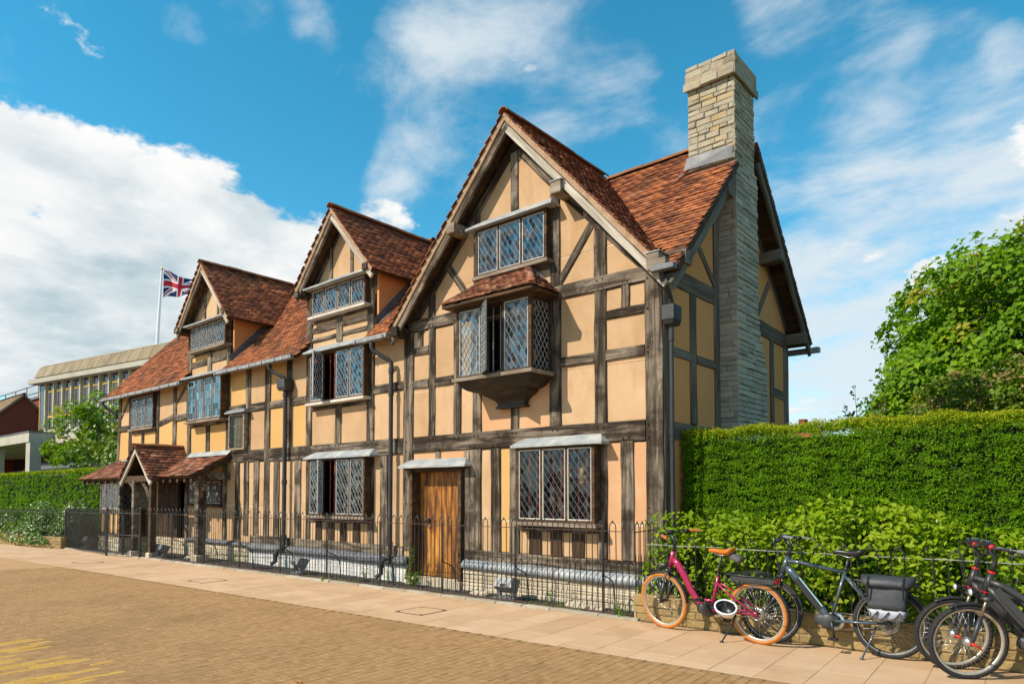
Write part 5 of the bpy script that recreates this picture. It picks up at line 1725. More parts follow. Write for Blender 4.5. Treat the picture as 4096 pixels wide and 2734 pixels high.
FENCE_A = (0.0427, -0.594)
fence_y = lambda x: FENCE_A[1] + FENCE_A[0] * x
COVERS = [(-2.84, -1.99), (-8.55, -2.35), (-14.3, -2.55)]
SLABS = Pieces('slab', 300)
for i in range(-62, 20):
    s0 = i * 0.432
    off = RNG.choice((0.0, 0.31, 0.46, 0.16))
    t = -off
    while t < 2.3:
        a, b = max(t, 0.003), t + 0.62
        t += 0.62
        c = st(s0 + 0.216, (a + b) / 2)
        lim = (fence_y(c.x) - 0.10 if c.x < 0 else -0.70) + 0.03
        c2 = st(s0 + 0.216, b)
        if c2.y > lim:
            b -= (c2.y - lim)
        if b - a < 0.05:
            continue
        if any(abs(c.x - q[0]) < 0.36 and abs(c.y - q[1]) < 0.45 for q in COVERS):
            pass
        gp = 0.0014
        h = RNG.uniform(-0.001, 0.001)
        q = [st(s0 + gp, a + gp), st(s0 + 0.432 - gp, a + gp), st(s0 + 0.432 - gp, b - gp), st(s0 + gp, b - gp)]
        cen = sum(q, Vector()) / 4
        k = [p + (cen - p).normalized() * 0.003 for p in q]
        V = [p + Vector((0, 0, -0.02)) for p in q] + [p + Vector((0, 0, -0.003 + h)) for p in q] + [p + Vector((0, 0, h + RNG.uniform(-.0006, .0006))) for p in k]
        F = [(0, 1, 5, 4), (1, 2, 6, 5), (2, 3, 7, 6), (3, 0, 4, 7), (4, 5, 9, 8), (5, 6, 10, 9), (6, 7, 11, 10), (7, 4, 8, 11), (8, 9, 10, 11)]
        SLABS.add(pave, V, F, SLAB, 0.5, min(max(RNG.gauss(0.5, 0.22), 0), 1))
SLABS.finish()

BRICKS = Pieces('brick', 300)
bw, bl = 0.099, 0.200
i = 0
ymax = 0
for i in range(-230, 62):
    s0 = i * bw
    for j in range(1, 42):
        t1 = -(j - 1) * bl - (bl / 2 if i % 2 else 0.0)
        t0 = t1 - bl
        if j == 1 and i % 2:
            pass
        yel = False
        if t1 < -3.26:
            p = st(s0, t0)
            if -7.5 < p.x < -1.0:
                col_ = math.sin(i * 12.9898) * 43758.5453
                col_ -= math.floor(col_)
                run_ = math.sin((j // 2 + int(col_ * 7)) * 78.233 + i * 3.7) * 9631.7
                run_ -= math.floor(run_)
                yel = run_ < 0.52 and math.sin(s0 * 1.9 + t0 * 0.9) > -0.80
        c = st(s0 + bw / 2, (t0 + t1) / 2)
        dist = math.hypot(c.x - CAM[0], c.y - CAM[1])
        if dist > 19 or seen_size(c, 1) < 0 and dist > 7:
            continue
        gp = 0.0014
        if abs((t0 + t1) / 2 + 3.2) < 0.10:
            t1 -= 0.008
        h = RNG.gauss(0, 0.0008)
        a, b = s0 + gp, s0 + bw - gp
        u0, u1 = t0 + 0.0032, min(t1 - 0.0032, -0.004)
        tl = [RNG.gauss(0, 0.0004) for _ in range(4)]
        q = [(a, u0), (b, u0), (b, u1), (a, u1)]
        e = 0.0025
        k = [(a + e, u0 + e), (b - e, u0 + e), (b - e, u1 - e), (a + e, u1 - e)]
        V = [st(x, y, -0.012) for x, y in q] + [st(x, y, h - 0.003) for x, y in q] + [st(x, y, h + w) for (x, y), w in zip(k, tl)]
        F = [(0, 1, 5, 4), (1, 2, 6, 5), (2, 3, 7, 6), (3, 0, 4, 7), (4, 5, 9, 8), (5, 6, 10, 9), (6, 7, 11, 10), (7, 4, 8, 11), (8, 9, 10, 11)]
        BRICKS.add(road, V, F, PAVER_Y if yel else PAVER, 0.15, min(max(RNG.gauss(0.5, 0.25), 0), 1))
BRICKS.finish()
FAR_BRICK = mat('distant_brick', [(0.0, (0.37, 0.212, 0.090)), (1.0, (0.46, 0.275, 0.125))], scale=2.5, detail=8, rough=0.9, world=True)
fr_ = MB().add([st(-60, -14, -0.003), st(-8.0, -14, -0.003), st(-13.0, -0.003, -0.003), st(-60, -0.003, -0.003), st(-60, -14, -0.0055), st(-8.0, -14, -0.0055), st(-13.0, -0.003, -0.0055), st(-60, -0.003, -0.0055)], [(0, 1, 2, 3), (7, 6, 5, 4), (0, 4, 5, 1), (1, 5, 6, 2)]).build('paving', FAR_BRICK, road)

for k, (cx, cy) in enumerate(COVERS):
    t = thing('access_cover', ['square access cover in the pavement in front of the wooden door', 'square paved access cover in the pavement in front of the middle bay', 'square paved access cover in the pavement near the porch'][k], 'manhole cover', (cx, cy, 0), 'paved access covers in the pavement')
    M = frame(SE, TE, (cx, cy, 0))
    f = MB()
    for a in ((-0.262, 0.262, -0.262, -0.252), (-0.262, 0.262, 0.252, 0.262), (-0.262, -0.252, -0.252, 0.252), (0.252, 0.262, -0.252, 0.252)):
        f.box(*a, -0.01, 0.006, M=M)
    for sx, sy in ((1, 1), (-1, -1)) if k else ((1, 1), (-1, -1), (1, -1), (-1, 1)):
        f.box(min(sx * .245, sx * .20), max(sx * .245, sx * .20), min(sy * .245, sy * .215), max(sy * .245, sy * .215), -0.01, 0.0075, M=M)
    f.build('frame', IRON_RUST, t)
    MB().bbox(-0.247, 0.247, -0.247, 0.247, -0.01, 0.005, 0.004, 0.6, M=M).build('slab', SLAB, t)

SETT = mat('dark_setts', [(0.0, (0.020, 0.020, 0.020)), (0.5, (0.055, 0.050, 0.045)), (0.8, (0.085, 0.070, 0.055)), (1.0, (0.05, 0.06, 0.02))], {'tone': 0.5, 'noise': 0.5}, scale=5, detail=7, rough=0.85, bump=0.6, bscale=50, world=True,
           dirt=((0.11, 0.055, 0.03), 2.2, 0.52, 0.7, 0.6))
fc = MB().add([(-19.6, -1.42, -0.03), (0, -0.58, -0.03), (0, 0.05, -0.03), (-19.6, 0.05, -0.03), (-19.6, -1.42, -0.004), (0, -0.58, -0.004), (0, 0.05, -0.004), (-19.6, 0.05, -0.004)], [(4, 5, 6, 7), (0, 1, 5, 4), (1, 2, 6, 5), (2, 3, 7, 6), (3, 0, 4, 7)]).build('forecourt', mat('forecourt_moss', [(0, (0.03, 0.035, 0.012)), (1, (0.06, 0.05, 0.03))], scale=6, rough=0.95, world=True))
fc['kind'] = 'structure'
sm = MB()
x = -19.4
while x < -0.05:
    y = fence_y(x) + 0.03
    while y < -0.08:
        w = 0.085; h = RNG.uniform(0.004, 0.016)
        j = RNG.uniform(-0.006, 0.006)
        sm.bbox(x + j, x + 0.10 + j, y, y + w, -0.01, h, 0.012, RNG.random())
        y += 0.094
    x += 0.108
sm.build('sett', SETT, fc, kind='stuff')
EDGE = mat('edging_stone', [(0.0, (0.24, 0.20, 0.14)), (0.6, (0.36, 0.31, 0.23)), (1.0, (0.46, 0.42, 0.33))], {'tone': 0.5, 'noise': 0.5}, scale=6, detail=7, rough=0.92, bump=0.6, bscale=40, world=True, dirt=((0.20, 0.14, 0.07), 3, 0.52, 0.7, 0.6))
kb = MB().add([(-19.6, fence_y(-19.6) - .1, -0.02), (0.0, fence_y(0) - .1, -0.02), (0, fence_y(0) + .02, -0.02), (-19.6, fence_y(-19.6) + .02, -0.02), (-19.6, fence_y(-19.6) - .1, 0.006), (0.0, fence_y(0) - .1, 0.006), (0, fence_y(0) + .02, 0.006), (-19.6, fence_y(-19.6) + .02, 0.006)],
              [(4, 5, 6, 7), (0, 1, 5, 4), (1, 2, 6, 5), (2, 3, 7, 6), (3, 0, 4, 7)]).build('kerb', MORTAR)
kb['kind'] = 'structure'
x = -0.04
fdir = Vector((1, FENCE_A[0], 0)).normalized(); fnor = Vector((-fdir.y, fdir.x, 0))
while x > -19.5:
    L = RNG.uniform(0.45, 0.95)
    a = Vector((x, fence_y(x), 0))
    M = frame(fdir, fnor, a)
    mb = MB(); n = 6; V = []
    for i in range(n + 1):
        u = -L + 0.008 + (L - 0.016) * i / n
        w = RNG.uniform(-0.010, 0.010); h = RNG.uniform(-0.004, 0.006)
        V += [M @ Vector((u, -0.105 + w, -0.01)), M @ Vector((u, -0.100 + w, 0.018 + h)), M @ Vector((u, -0.075 + w, 0.034 + h)), M @ Vector((u, 0.005, 0.036 + h)), M @ Vector((u, 0.018, -0.01))]
    F = [(0, 1, 2, 3, 4), tuple(n * 5 + q for q in (4, 3, 2, 1, 0))]
    for i in range(n):
        for q in range(4):
            F.append((i * 5 + q, (i + 1) * 5 + q, (i + 1) * 5 + q + 1, i * 5 + q + 1))
    mb.add(V, F, RNG.random()).build('edging_stone', EDGE, kb)
    x -= L * fdir.x

# ================================================================== railings
def hairpin(w, h_rail, tip, r, base=0.0, n=6):
    """two bars joined in a pointed ogee head"""
    hw = w / 2
    z = h_rail
    d = tip - z
    pts = [(-hw, 0, base), (-hw, 0, z * 0.5), (-hw, 0, z + d * 0.25), (-hw * 0.92, 0, z + d * 0.45), (-hw * 0.62, 0, z + d * 0.60), (-hw * 0.26, 0, z + d * 0.72), (-hw * 0.08, 0, z + d * 0.86), (0, 0, tip)]
    mb = MB()
    rr = [r, r, r, r, r * 1.05, r * 1.15, r * 1.1, r * 0.4]
    mb.tube(pts, rr, n)
    mb.tube([(-a, b, c) for a, b, c in pts], rr, n)
    return mb


PIN = hairpin(0.098, 1.17, 1.295, 0.0068, 0.02).mesh('picket', IRON)
PIN_R = hairpin(0.128, 0.68, 0.80, 0.0080, -0.02).mesh('picket', IRON)
PIN_L = hairpin(0.055, 1.13, 1.24, 0.0062, 0.02).mesh('picket', IRON)
SPEAR = MB().tube([(0, 0, 0.02), (0, 0, 0.30), (0, 0, 0.60), (0, 0, 0.66)], [0.006, 0.006, 0.007, 0.001], 6).mesh('spear', IRON)


def place(name, me, loc, ang, parent, kind=None):
    o = bpy.data.objects.new(name, me)
    put(o, parent)
    o.matrix_basis = Matrix.Translation(Vector(loc)) @ Matrix.Rotation(ang, 4, 'Z')
    return o


fa = math.atan(FENCE_A[0])
rail_f = thing('iron_railing', 'long black iron railing with pointed hoops in front of the timber framed house', 'railing', (-7.3, fence_y(-7.3), 0))
mb = MB()
xs_ = [-0.17 - k * 0.5 for k in range(29)]
mb.tube([(x, fence_y(x), 1.17 + RNG.uniform(-0.005, 0.005)) for x in xs_ + [-14.38]], 0.0065, 6)
mb.build('rail', IRON_RUST, rail_f)
MB().tube([(x, fence_y(x), 0.06 + RNG.uniform(-0.003, 0.003)) for x in xs_ + [-14.38]], 0.009, 6).build('rail', IRON_RUST, rail_f)
posts = [-0.63 - 1.535 * k for k in range(9)]
x = -0.27
k = 0
while x > -14.35:
    o = place('picket', PIN, (x, fence_y(x), 0.03), fa + RNG.gauss(0, 0.03), rail_f)
    o.matrix_basis = o.matrix_basis @ Matrix.Rotation(RNG.gauss(0, 0.006), 4, 'Y')
    x -= 0.1915
STAY = MB().tube([(0, 0.005, 0.66), (0.0, 0.02, 0.70), (0, 0.035, 0.68), (0, 0.03, 0.655)], 0.007, 6)
STAY.tube([(0, 0.0, 0.64), (0, 0.02, 0.575), (0, 0.08, 0.53), (0, 0.18, 0.50), (0, 0.26, 0.455), (0, 0.31, 0.36), (0, 0.335, 0.2), (0, 0.345, 0.0)], 0.0105, 7)
STAY = STAY.mesh('stay', IRON)
POST = MB().tube([(0, 0, -0.02), (0, 0, 0.6), (0, 0, 1.2)], 0.0135, 8).mesh('post', IRON)
for x in posts:
    place('post', POST, (x, fence_y(x), 0.0), fa, rail_f)
    place('stay', STAY, (x, fence_y(x), 0.0), fa, rail_f)

rail_s = thing('iron_railing', 'short return of black iron railing with low spears at the house corner', 'railing', (-0.13, -0.35, 0))
MB().tube([(-0.13, -0.61, 1.17), (-0.13, -0.05, 1.18)], 0.0075, 6).build('rail', IRON_RUST, rail_s)
MB().tube([(-0.13, -0.61, 0.62), (-0.13, -0.05, 0.63)], 0.0065, 6).build('rail', IRON_RUST, rail_s)
MB().tube([(-0.13, -0.61, 0.06), (-0.13, -0.05, 0.06)], 0.008, 6).build('rail', IRON_RUST, rail_s)
for k in range(4):
    place('picket', PIN, (-0.13, -0.54 + k * 0.135, 0.03), R(90), rail_s)
for k in range(7):
    place('spear', SPEAR, (-0.13, -0.575 + k * 0.075, 0.22), 0, rail_s)

rail_w = thing('iron_railing', 'black iron railing of pointed hoops on the low stone wall behind the bicycles', 'railing', (3.0, -0.50, 0.33))
MB().tube([(x * 0.5, -0.52 + RNG.uniform(-.004, .004), 1.015 + RNG.uniform(-0.006, 0.006)) for x in range(-0, 17)], 0.0060, 6).build('rail', mat('grey_wire', [(0, (0.16, 0.155, 0.15)), (1, (0.30, 0.29, 0.28))], rough=0.5), rail_w)
x = 0.12
while x < 8.0:
    place('picket', PIN_R, (x, -0.52, 0.335), RNG.gauss(0, 0.04), rail_w)
    x += 0.262

gate = thing('iron_gate', 'double leaf black iron gate in front of the porch', 'gate', (-15.2, -1.5, 0))
GA0, GB0 = Vector((-15.93, -1.57, 0)), Vector((-14.42, -1.30, 0))
gm = (GA0 + GB0) / 2
for (a, b) in ((GA0, gm), (gm, GB0)):
    d = (b - a).normalized()
    L = (b - a).length
    mb = MB()
    a2, b2 = a + d * 0.03, b - d * 0.03
    for q in (a2, b2):
        mb.tube([q + Vector((0, 0, 0.05)), q + Vector((0, 0, 1.24))], 0.016, 6)
    for z in (0.10, 0.58, 1.16):
        mb.tube([a2 + Vector((0, 0, z)), b2 + Vector((0, 0, z))], 0.010, 6)
    leaf_ = mb.build('gate_leaf', IRON, gate)
    for k in range(7):
        p = a2 + (b2 - a2) * ((k + 0.5) / 7)
        MB().tube([p + Vector((0, 0, 0.08)), p + Vector((0, 0, 1.18)), p + Vector((0, 0, 1.21)), p + Vector((0, 0, 1.29))], [0.006, 0.006, 0.010, 0.002], 6).build('spear', IRON, leaf_)
for p in (GA0, GB0):
    MB().tube([p, p + Vector((0, 0, 1.30)), p + Vector((0, 0, 1.33))], [0.028, 0.028, 0.01], 8).build('post', IRON, gate)
MB().box(-0.05, 0.05, -0.02, 0.02, 1.00, 1.05, M=Matrix.Translation(gm)).build('latch', IRON, gate)

rail_l = thing('iron_railing', 'dense black iron railing between the porch gate and the left garden wall', 'railing', (-17.7, -1.52, 0))
LA, LB = Vector((-19.53, -1.47, 0)), Vector((-15.97, -1.57, 0))
for z, r in ((0.06, 0.009), (1.13, 0.008)):
    MB().tube([LA + Vector((0, 0, z)), LB + Vector((0, 0, z))], r, 6).build('rail', IRON, rail_l)
MB().tube([LA, LA + Vector((0, 0, 1.18))], 0.03, 6).build('post', IRON, rail_l)
n = 33
for k in range(n):
    p = LA.lerp(LB, (k + 0.7) / n)
    place('picket', PIN_L, (p.x, p.y, 0.02), math.atan2(LB.y - LA.y, LB.x - LA.x), rail_l)
rail_ll = thing('iron_railing', 'dense black iron railing on top of the left garden wall among leaves', 'railing', (-24, -1.9, 0.3))
LC = Vector((-30.0, -2.95, 0)); LA2 = Vector((-19.65, -1.48, 0))
for z in (0.40, 1.10):
    MB().tube([LC + Vector((0, 0, z)), LA2 + Vector((0, 0, z))], 0.008, 6).build('rail', IRON, rail_ll)
SP2 = MB().tube([(0, 0, 0.26), (0, 0, 1.1), (0, 0, 1.13), (0, 0, 1.20)], [0.006, 0.006, 0.010, 0.002], 6).mesh('spear', IRON)
for k in range(88):
    p = LA2.lerp(LC, (k + 0.5) / 88)
    place('spear', SP2, p, 0, rail_ll)

# ================================================================== garden walls
WALL_STONE = mat('golden_stone', [(0.0, (0.17, 0.115, 0.045)), (0.4, (0.29, 0.20, 0.080)), (0.75, (0.39, 0.275, 0.115)), (1.0, (0.42, 0.34, 0.22))], {'tone': 0.55, 'noise': 0.45}, scale=5, detail=8, rough=0.92, bump=0.8, bscale=30, world=True,
                 dirt=((0.13, 0.095, 0.045), 2.4, 0.50, 0.7, 0.65))
STONES.finish()
STONES = Pieces('stone', 300)
gw = thing('garden_wall', 'low golden stone wall behind the bicycles, topped by iron railing', 'wall', (4, -0.55, 0))
MB().box(-0.12, 9.0, -0.63, -0.42, 0.0, 0.325).build('core', MORTAR, gw)
stone_face(gw, lambda u, v, w: Vector((u, -0.63 - w, v)), -0.13, 9.0, 0.0, 0.20, WALL_STONE, (0.09, 0.12), (0.30, 0.62), 0.008, (0.006, 0.022))
stone_face(gw, lambda u, v, w: Vector((u, -0.64 - w, v)), -0.13, 9.0, 0.20, 0.335, WALL_STONE, (0.13, 0.135), (0.5, 0.95), 0.010, (0.006, 0.020))
stone_face(gw, lambda u, v, w: Vector((-0.12 - w, -u, v)), 0.43, 0.65, 0.0, 0.33, WALL_STONE, (0.10, 0.13), (0.2, 0.3), 0.008)
u = -0.13
while u < 9.0:
    L = RNG.uniform(0.6, 1.1)
    MB().bbox(u + .004, u + L - .004, -0.655, -0.40, 0.327, 0.345 + RNG.uniform(0, .008), 0.008, RNG.random()).build('coping', WALL_STONE, gw)
    u += L
gl = thing('garden_wall', 'low stone wall holding back the ivy bed on the left, ending at the iron fence post', 'wall', (-22, -1.9, 0))
WA, WB = Vector((-30, -3.05, 0)), Vector((-19.45, -1.62, 0))
wd = (WB - WA).normalized(); wn = Vector((-wd.y, wd.x, 0)); wl = (WB - WA).length
Mw = frame(wd, wn, WA)
MB().box(0, wl, 0.02, 0.22, 0, 0.32, M=Mw).build('core', MORTAR, gl)
stone_face(gl, lambda u, v, w: Mw @ Vector((u, 0.02 - w, v)), 0, wl, 0.0, 0.33, WALL_STONE, (0.10, 0.12), (0.22, 0.5), 0.010, (0.006, 0.025))
stone_face(gl, lambda u, v, w: Mw @ Vector((wl + w, u, v)), 0.0, 0.22, 0.0, 0.33, WALL_STONE, (0.10, 0.12), (0.2, 0.3), 0.01)
MB().box(0, wl, 0.0, 0.24, 0.321, 0.345, M=Mw).build('coping', WALL_STONE, gl)
STONES.finish()

# ================================================================== floodlights and loose stones in the forecourt
BOXGREY = mat('floodlight_grey', [(0.0, (0.16, 0.17, 0.18)), (1.0, (0.24, 0.25, 0.26))], scale=8, rough=0.5)
BOXDARK = mat('floodlight_black', [(0.0, (0.018, 0.018, 0.019)), (1.0, (0.045, 0.045, 0.046))], scale=8, rough=0.6)
SLATE = mat('base_grey', [(0.0, (0.07, 0.075, 0.08)), (1.0, (0.13, 0.135, 0.14))], scale=8, rough=0.7)


def floodlight():
    t = thing('floodlight', 'x', 'floodlight', (0, 0, 0), 'floodlights on the forecourt')
    b = MB()
    for k in range(6):
        b.bbox(-0.22, 0.22, -0.13 + k * 0.044, -0.13 + k * 0.044 + 0.038, 0.02, 0.055, 0.006)
    b.box(-0.20, 0.20, -0.12, 0.12, 0.0, 0.019)
    b.build('base', SLATE, t, world=False)
    f = MB()
    for s in (-1, 1):
        f.box(s * 0.125 - 0.018, s * 0.125 + 0.018, -0.03, 0.03, 0.056, 0.24)
    f.box(-0.143, 0.143, -0.03, 0.03, 0.056, 0.066)
    f.build('bracket', BOXGREY, t, world=False)
    h = MB()
    M = Matrix.Translation((0, 0, 0.26)) @ Matrix.Rotation(R(-28), 4, 'X')
    V = [(-.17, -.10, -.09), (.17, -.10, -.09), (.17, .11, -.11), (-.17, .11, -.11), (-.15, -.10, .07), (.15, -.10, .07), (.17, .11, .11), (-.17, .11, .11)]
    h.add(V, [(0, 3, 2, 1), (4, 5, 6, 7), (0, 1, 5, 4), (1, 2, 6, 5), (2, 3, 7, 6), (3, 0, 4, 7)], M=M)
    h.build('housing', BOXGREY, t, world=False)
    MB().box(-.16, .16, .111, .117, -.10, .10, M=M).build('glass', BOXDARK, t, world=False)
    v = MB()
    for k in range(9):
        v.box(-.05 + k * .013, -.044 + k * .013, -.106, -.099, -.085, -.04, M=M)
    v.build('vent', BOXDARK, t, world=False)
    MB().tube([(0.10, -0.02, 0.17), (0.11, -0.06, 0.12), (0.08, -0.05, 0.07)], 0.007, 6).build('cable', BOXDARK, t, world=False)
    return t


def copy_tree(o, parent=None):
    c = o.copy(); COL.objects.link(c)
    if parent is not None:
        c.parent = parent
    for ch in list(o.children):
        copy_tree(ch, c)
    return c


FLS = [((-2.50, -0.50), 8, 'grey floodlight on a slatted base under the big ground floor window right of the door'), ((-8.05, -0.66), -6, 'grey floodlight on the cobbles below the window of the middle bay'),
       ((-13.95, -0.95), 4, 'grey floodlight beside the tall porch post'), ((-18.75, -1.10), 0, 'grey floodlight near the left end of the iron fence')]
proto = floodlight()
for k, ((x, y), a, lab) in enumerate(FLS):
    o = proto if k == 0 else copy_tree(proto)
    o.location = (x, y, 0.012); o.rotation_euler = (0, 0, R(a)); o['label'] = lab
for k, (x, y, s, lab) in enumerate([(-3.25, -0.32, 0.14, 'broken pale stone lying right of the door step'), (-1.25, -0.36, 0.17, 'broken pale stone lying right of the near floodlight'), (-0.98, -0.30, 0.11, 'small broken stone nearest the house corner'),
                                    (-13.2, -0.55, 0.16, 'rough stone lying between the porch posts')]):
    mb = MB()
    n = 9
    V = []; F = []
    for lvl, (zz, rr) in enumerate(((0.0, 1.0), (0.25, 1.05), (0.45, 0.7))):
        for q in range(n):
            an = 2 * math.pi * q / n
            r_ = s * rr * RNG.uniform(0.75, 1.2)
            V.append((x + r_ * math.cos(an) * 1.4, y + r_ * math.sin(an) * 0.6, 0.01 + zz * s * RNG.uniform(0.8, 1.1)))
    for lvl in range(2):
        for q in range(n):
            F.append((lvl * n + q, lvl * n + (q + 1) % n, (lvl + 1) * n + (q + 1) % n, (lvl + 1) * n + q))
    F.append(tuple(2 * n + q for q in range(n)))
    tag(mb.add(V, F, 0.5).build('loose_stone', STONE_PALE), lab, 'stone', 'loose stones on the forecourt')
for k, (x, y, lab) in enumerate([(-9.75, -0.50, 'dark drain grate under the left drainpipe shoe'), (-6.15, -0.52, 'dark drain grate under the drainpipe shoe left of the door')]):
    gt = MB()
    for q in range(7):
        gt.box(x - .15 + q * .045, x - .13 + q * .045, y - .11, y + .11, 0.0, 0.024)
    gt.box(x - .17, x + .17, y - .13, y - .11, 0, .024); gt.box(x - .17, x + .17, y + .11, y + .13, 0, .024)
    tag(gt.build('drain_grate', IRON), lab, 'drain', 'drain grates')

# ================================================================== plants
def leafmat(name, c0, c1, c2, tr=0.35, trc=(1.0, 1.15, 0.5), rough=0.55, spec=0.35):
    return mat(name, [(0.0, c0), (0.5, c1), (1.0, c2)], {'tone': 0.8, 'noise': 0.2}, scale=2.0, rough=rough, spec=spec, transl=(tr, trc), world=True)


YEW = leafmat('yew_needles', (0.040, 0.105, 0.002), (0.145, 0.290, 0.004), (0.28, 0.42, 0.010), 0.40, rough=0.7, spec=0.12)
YEW_TIP = leafmat('yew_new_growth', (0.22, 0.28, 0.006), (0.34, 0.37, 0.012), (0.44, 0.42, 0.03), 0.38, rough=0.7, spec=0.12)
SHRUB = leafmat('dogwood_leaf', (0.110, 0.215, 0.004), (0.235, 0.350, 0.006), (0.38, 0.43, 0.020), 0.45, rough=0.5, spec=0.2)
SHRUB2 = leafmat('olive_leaf', (0.10, 0.13, 0.022), (0.17, 0.20, 0.035), (0.26, 0.25, 0.08), 0.35, rough=0.5)
IVY = leafmat('pale_ivy_leaf', (0.045, 0.11, 0.008), (0.14, 0.23, 0.03), (0.36, 0.42, 0.18), 0.32, rough=0.35, spec=0.5)
MAPLE = leafmat('maple_leaf', (0.055, 0.130, 0.003), (0.140, 0.270, 0.005), (0.28, 0.39, 0.012), 0.42, rough=0.55, spec=0.2)
MAPLE_TIP = leafmat('maple_new_leaf', (0.20, 0.25, 0.006), (0.32, 0.33, 0.015), (0.44, 0.30, 0.05), 0.42, rough=0.5)
LILAC = leafmat('lilac_leaf', (0.06, 0.12, 0.006), (0.13, 0.20, 0.012), (0.22, 0.28, 0.03), 0.40)
FADED = leafmat('faded_blossom', (0.17, 0.115, 0.035), (0.27, 0.19, 0.065), (0.38, 0.28, 0.12), 0.25)
MAGNOLIA = leafmat('young_tree_leaf', (0.055, 0.130, 0.004), (0.135, 0.245, 0.008), (0.27, 0.34, 0.025), 0.40, rough=0.4, spec=0.45)
WEED = leafmat('weed_leaf', (0.07, 0.16, 0.008), (0.14, 0.27, 0.012), (0.24, 0.34, 0.03), 0.4)
BARK = mat('bark', [(0.0, (0.05, 0.040, 0.030)), (1.0, (0.16, 0.13, 0.10))], scale=6, stretch=(2, 2, 0.5), rough=0.95, bump=0.8, world=True)
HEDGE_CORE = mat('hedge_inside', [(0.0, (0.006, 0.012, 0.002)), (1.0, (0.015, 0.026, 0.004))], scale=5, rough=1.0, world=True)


def vnoise(p, f, seed=0):
    """cheap smooth value noise for numpy points"""
    q = p * f + seed * 17.3
    return (np.sin(q[:, 0] * 1.7 + np.sin(q[:, 1] * 1.3 + 1.1) * 1.5) + np.sin(q[:, 1] * 2.1 + np.sin(q[:, 2] * 1.9) * 1.4) + np.sin(q[:, 2] * 2.3 + np.sin(q[:, 0] * 1.1 + 2) * 1.6)) / 3.0


def yew_hedge(label, x0, x1, y0, y1, z1, dens, faces, loc, size=0.050, m=7):
    t = thing('yew_hedge', label, 'hedge', loc)
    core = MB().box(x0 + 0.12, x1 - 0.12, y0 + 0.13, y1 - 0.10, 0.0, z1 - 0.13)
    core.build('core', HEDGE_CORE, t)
    P, O, B = [], [], []
    for f in faces:
        if f == 'front':
            A = (x1 - x0) * z1; n = int(A * dens)
            p = np.stack([NPR.uniform(x0, x1, n), np.full(n, y0), NPR.uniform(0.05, z1, n)], 1); o = np.tile([0, -1.0, 0.25], (n, 1))
        elif f == 'top':
            A = (x1 - x0) * (y1 - y0); n = int(A * dens)
            p = np.stack([NPR.uniform(x0, x1, n), NPR.uniform(y0, y1, n), np.full(n, z1)], 1); o = np.tile([0, -0.2, 1.0], (n, 1))
        elif f == 'left':
            A = (y1 - y0) * z1; n = int(A * dens)
            p = np.stack([np.full(n, x0), NPR.uniform(y0, y1, n), NPR.uniform(0.05, z1, n)], 1); o = np.tile([-1.0, 0, 0.2], (n, 1))
        else:
            A = (y1 - y0) * z1; n = int(A * dens)
            p = np.stack([np.full(n, x1), NPR.uniform(y0, y1, n), NPR.uniform(0.05, z1, n)], 1); o = np.tile([1.0, 0, 0.2], (n, 1))
        P.append(p); O.append(o); B.append(np.full(len(p), f == 'top'))
    P = np.concatenate(P); O = np.concatenate(O); B = np.concatenate(B)
    # sprays: layered rows with dark slots between
    st_ = P.copy(); st_[:, 2] *= 3.2
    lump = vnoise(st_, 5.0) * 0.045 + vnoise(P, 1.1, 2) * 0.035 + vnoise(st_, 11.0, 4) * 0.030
    keep = (vnoise(st_, 8.5, 5) + NPR.normal(scale=0.25, size=len(P)) > -0.38) | B
    P, O, lump, B = P[keep], O[keep], lump[keep], B[keep]
    C = P + O * (lump[:, None])
    N = len(C)
    pos = np.repeat(C, m, 0) + NPR.normal(scale=(0.034, 0.022, 0.018), size=(N * m, 3))
    out = np.repeat(O, m, 0)
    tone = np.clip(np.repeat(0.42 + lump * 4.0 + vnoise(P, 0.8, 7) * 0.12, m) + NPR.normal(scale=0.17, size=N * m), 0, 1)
    tipm = np.repeat(B, m) & (NPR.random(N * m) < 0.55)
    tipm |= (np.repeat(P[:, 2] > z1 - 0.10, m) & (NPR.random(N * m) < 0.4))
    me = leaf_mesh('foliage', pos[~tipm], out[~tipm], size, YEW, width=0.34, fold=0.1, tones=tone[~tipm], spread=1.2, up=0.2)
    mesh_obj('foliage', me, t, 'stuff')
    if tipm.any():
        pt = pos[tipm]; pt[:, 2] += NPR.uniform(0, 0.05, len(pt))
        mesh_obj('new_growth', leaf_mesh('new_growth', pt, out[tipm], size, YEW_TIP, width=0.3, fold=0.1, spread=1.3, up=1.2), t, 'stuff')
    return t


yew_hedge('tall clipped yew hedge right of the house, dark in the shade of its corner', 0.06, 9.0, 0.45, 1.35, 2.56, 720, ('front', 'top', 'left'), (4.5, 0.9, 0), size=0.036, m=12)
yew_hedge('tall clipped yew hedge left of the porch, behind the ivy bed', -42.0, -20.2, 0.30, 1.4, 2.55, 110, ('front', 'top', 'right'), (-30, 0.9, 0), size=0.10)


def leaf_shape(L, W, mt, name='leaf'):
    """one broad leaf with a folded midrib and drooping tip: 8 triangles"""
    V = [(0, 0, 0), (L * .3, W * .42, .10 * L), (L * .3, 0, .02 * L), (L * .3, -W * .42, .10 * L), (L * .68, W * .36, .06 * L), (L * .68, 0, -.01 * L), (L * .68, -W * .36, .06 * L), (L, 0, -.14 * L)]
    F = [(0, 2, 1), (0, 3, 2), (1, 2, 5, 4), (2, 3, 6, 5), (4, 5, 7), (5, 6, 7)]
    return V, F


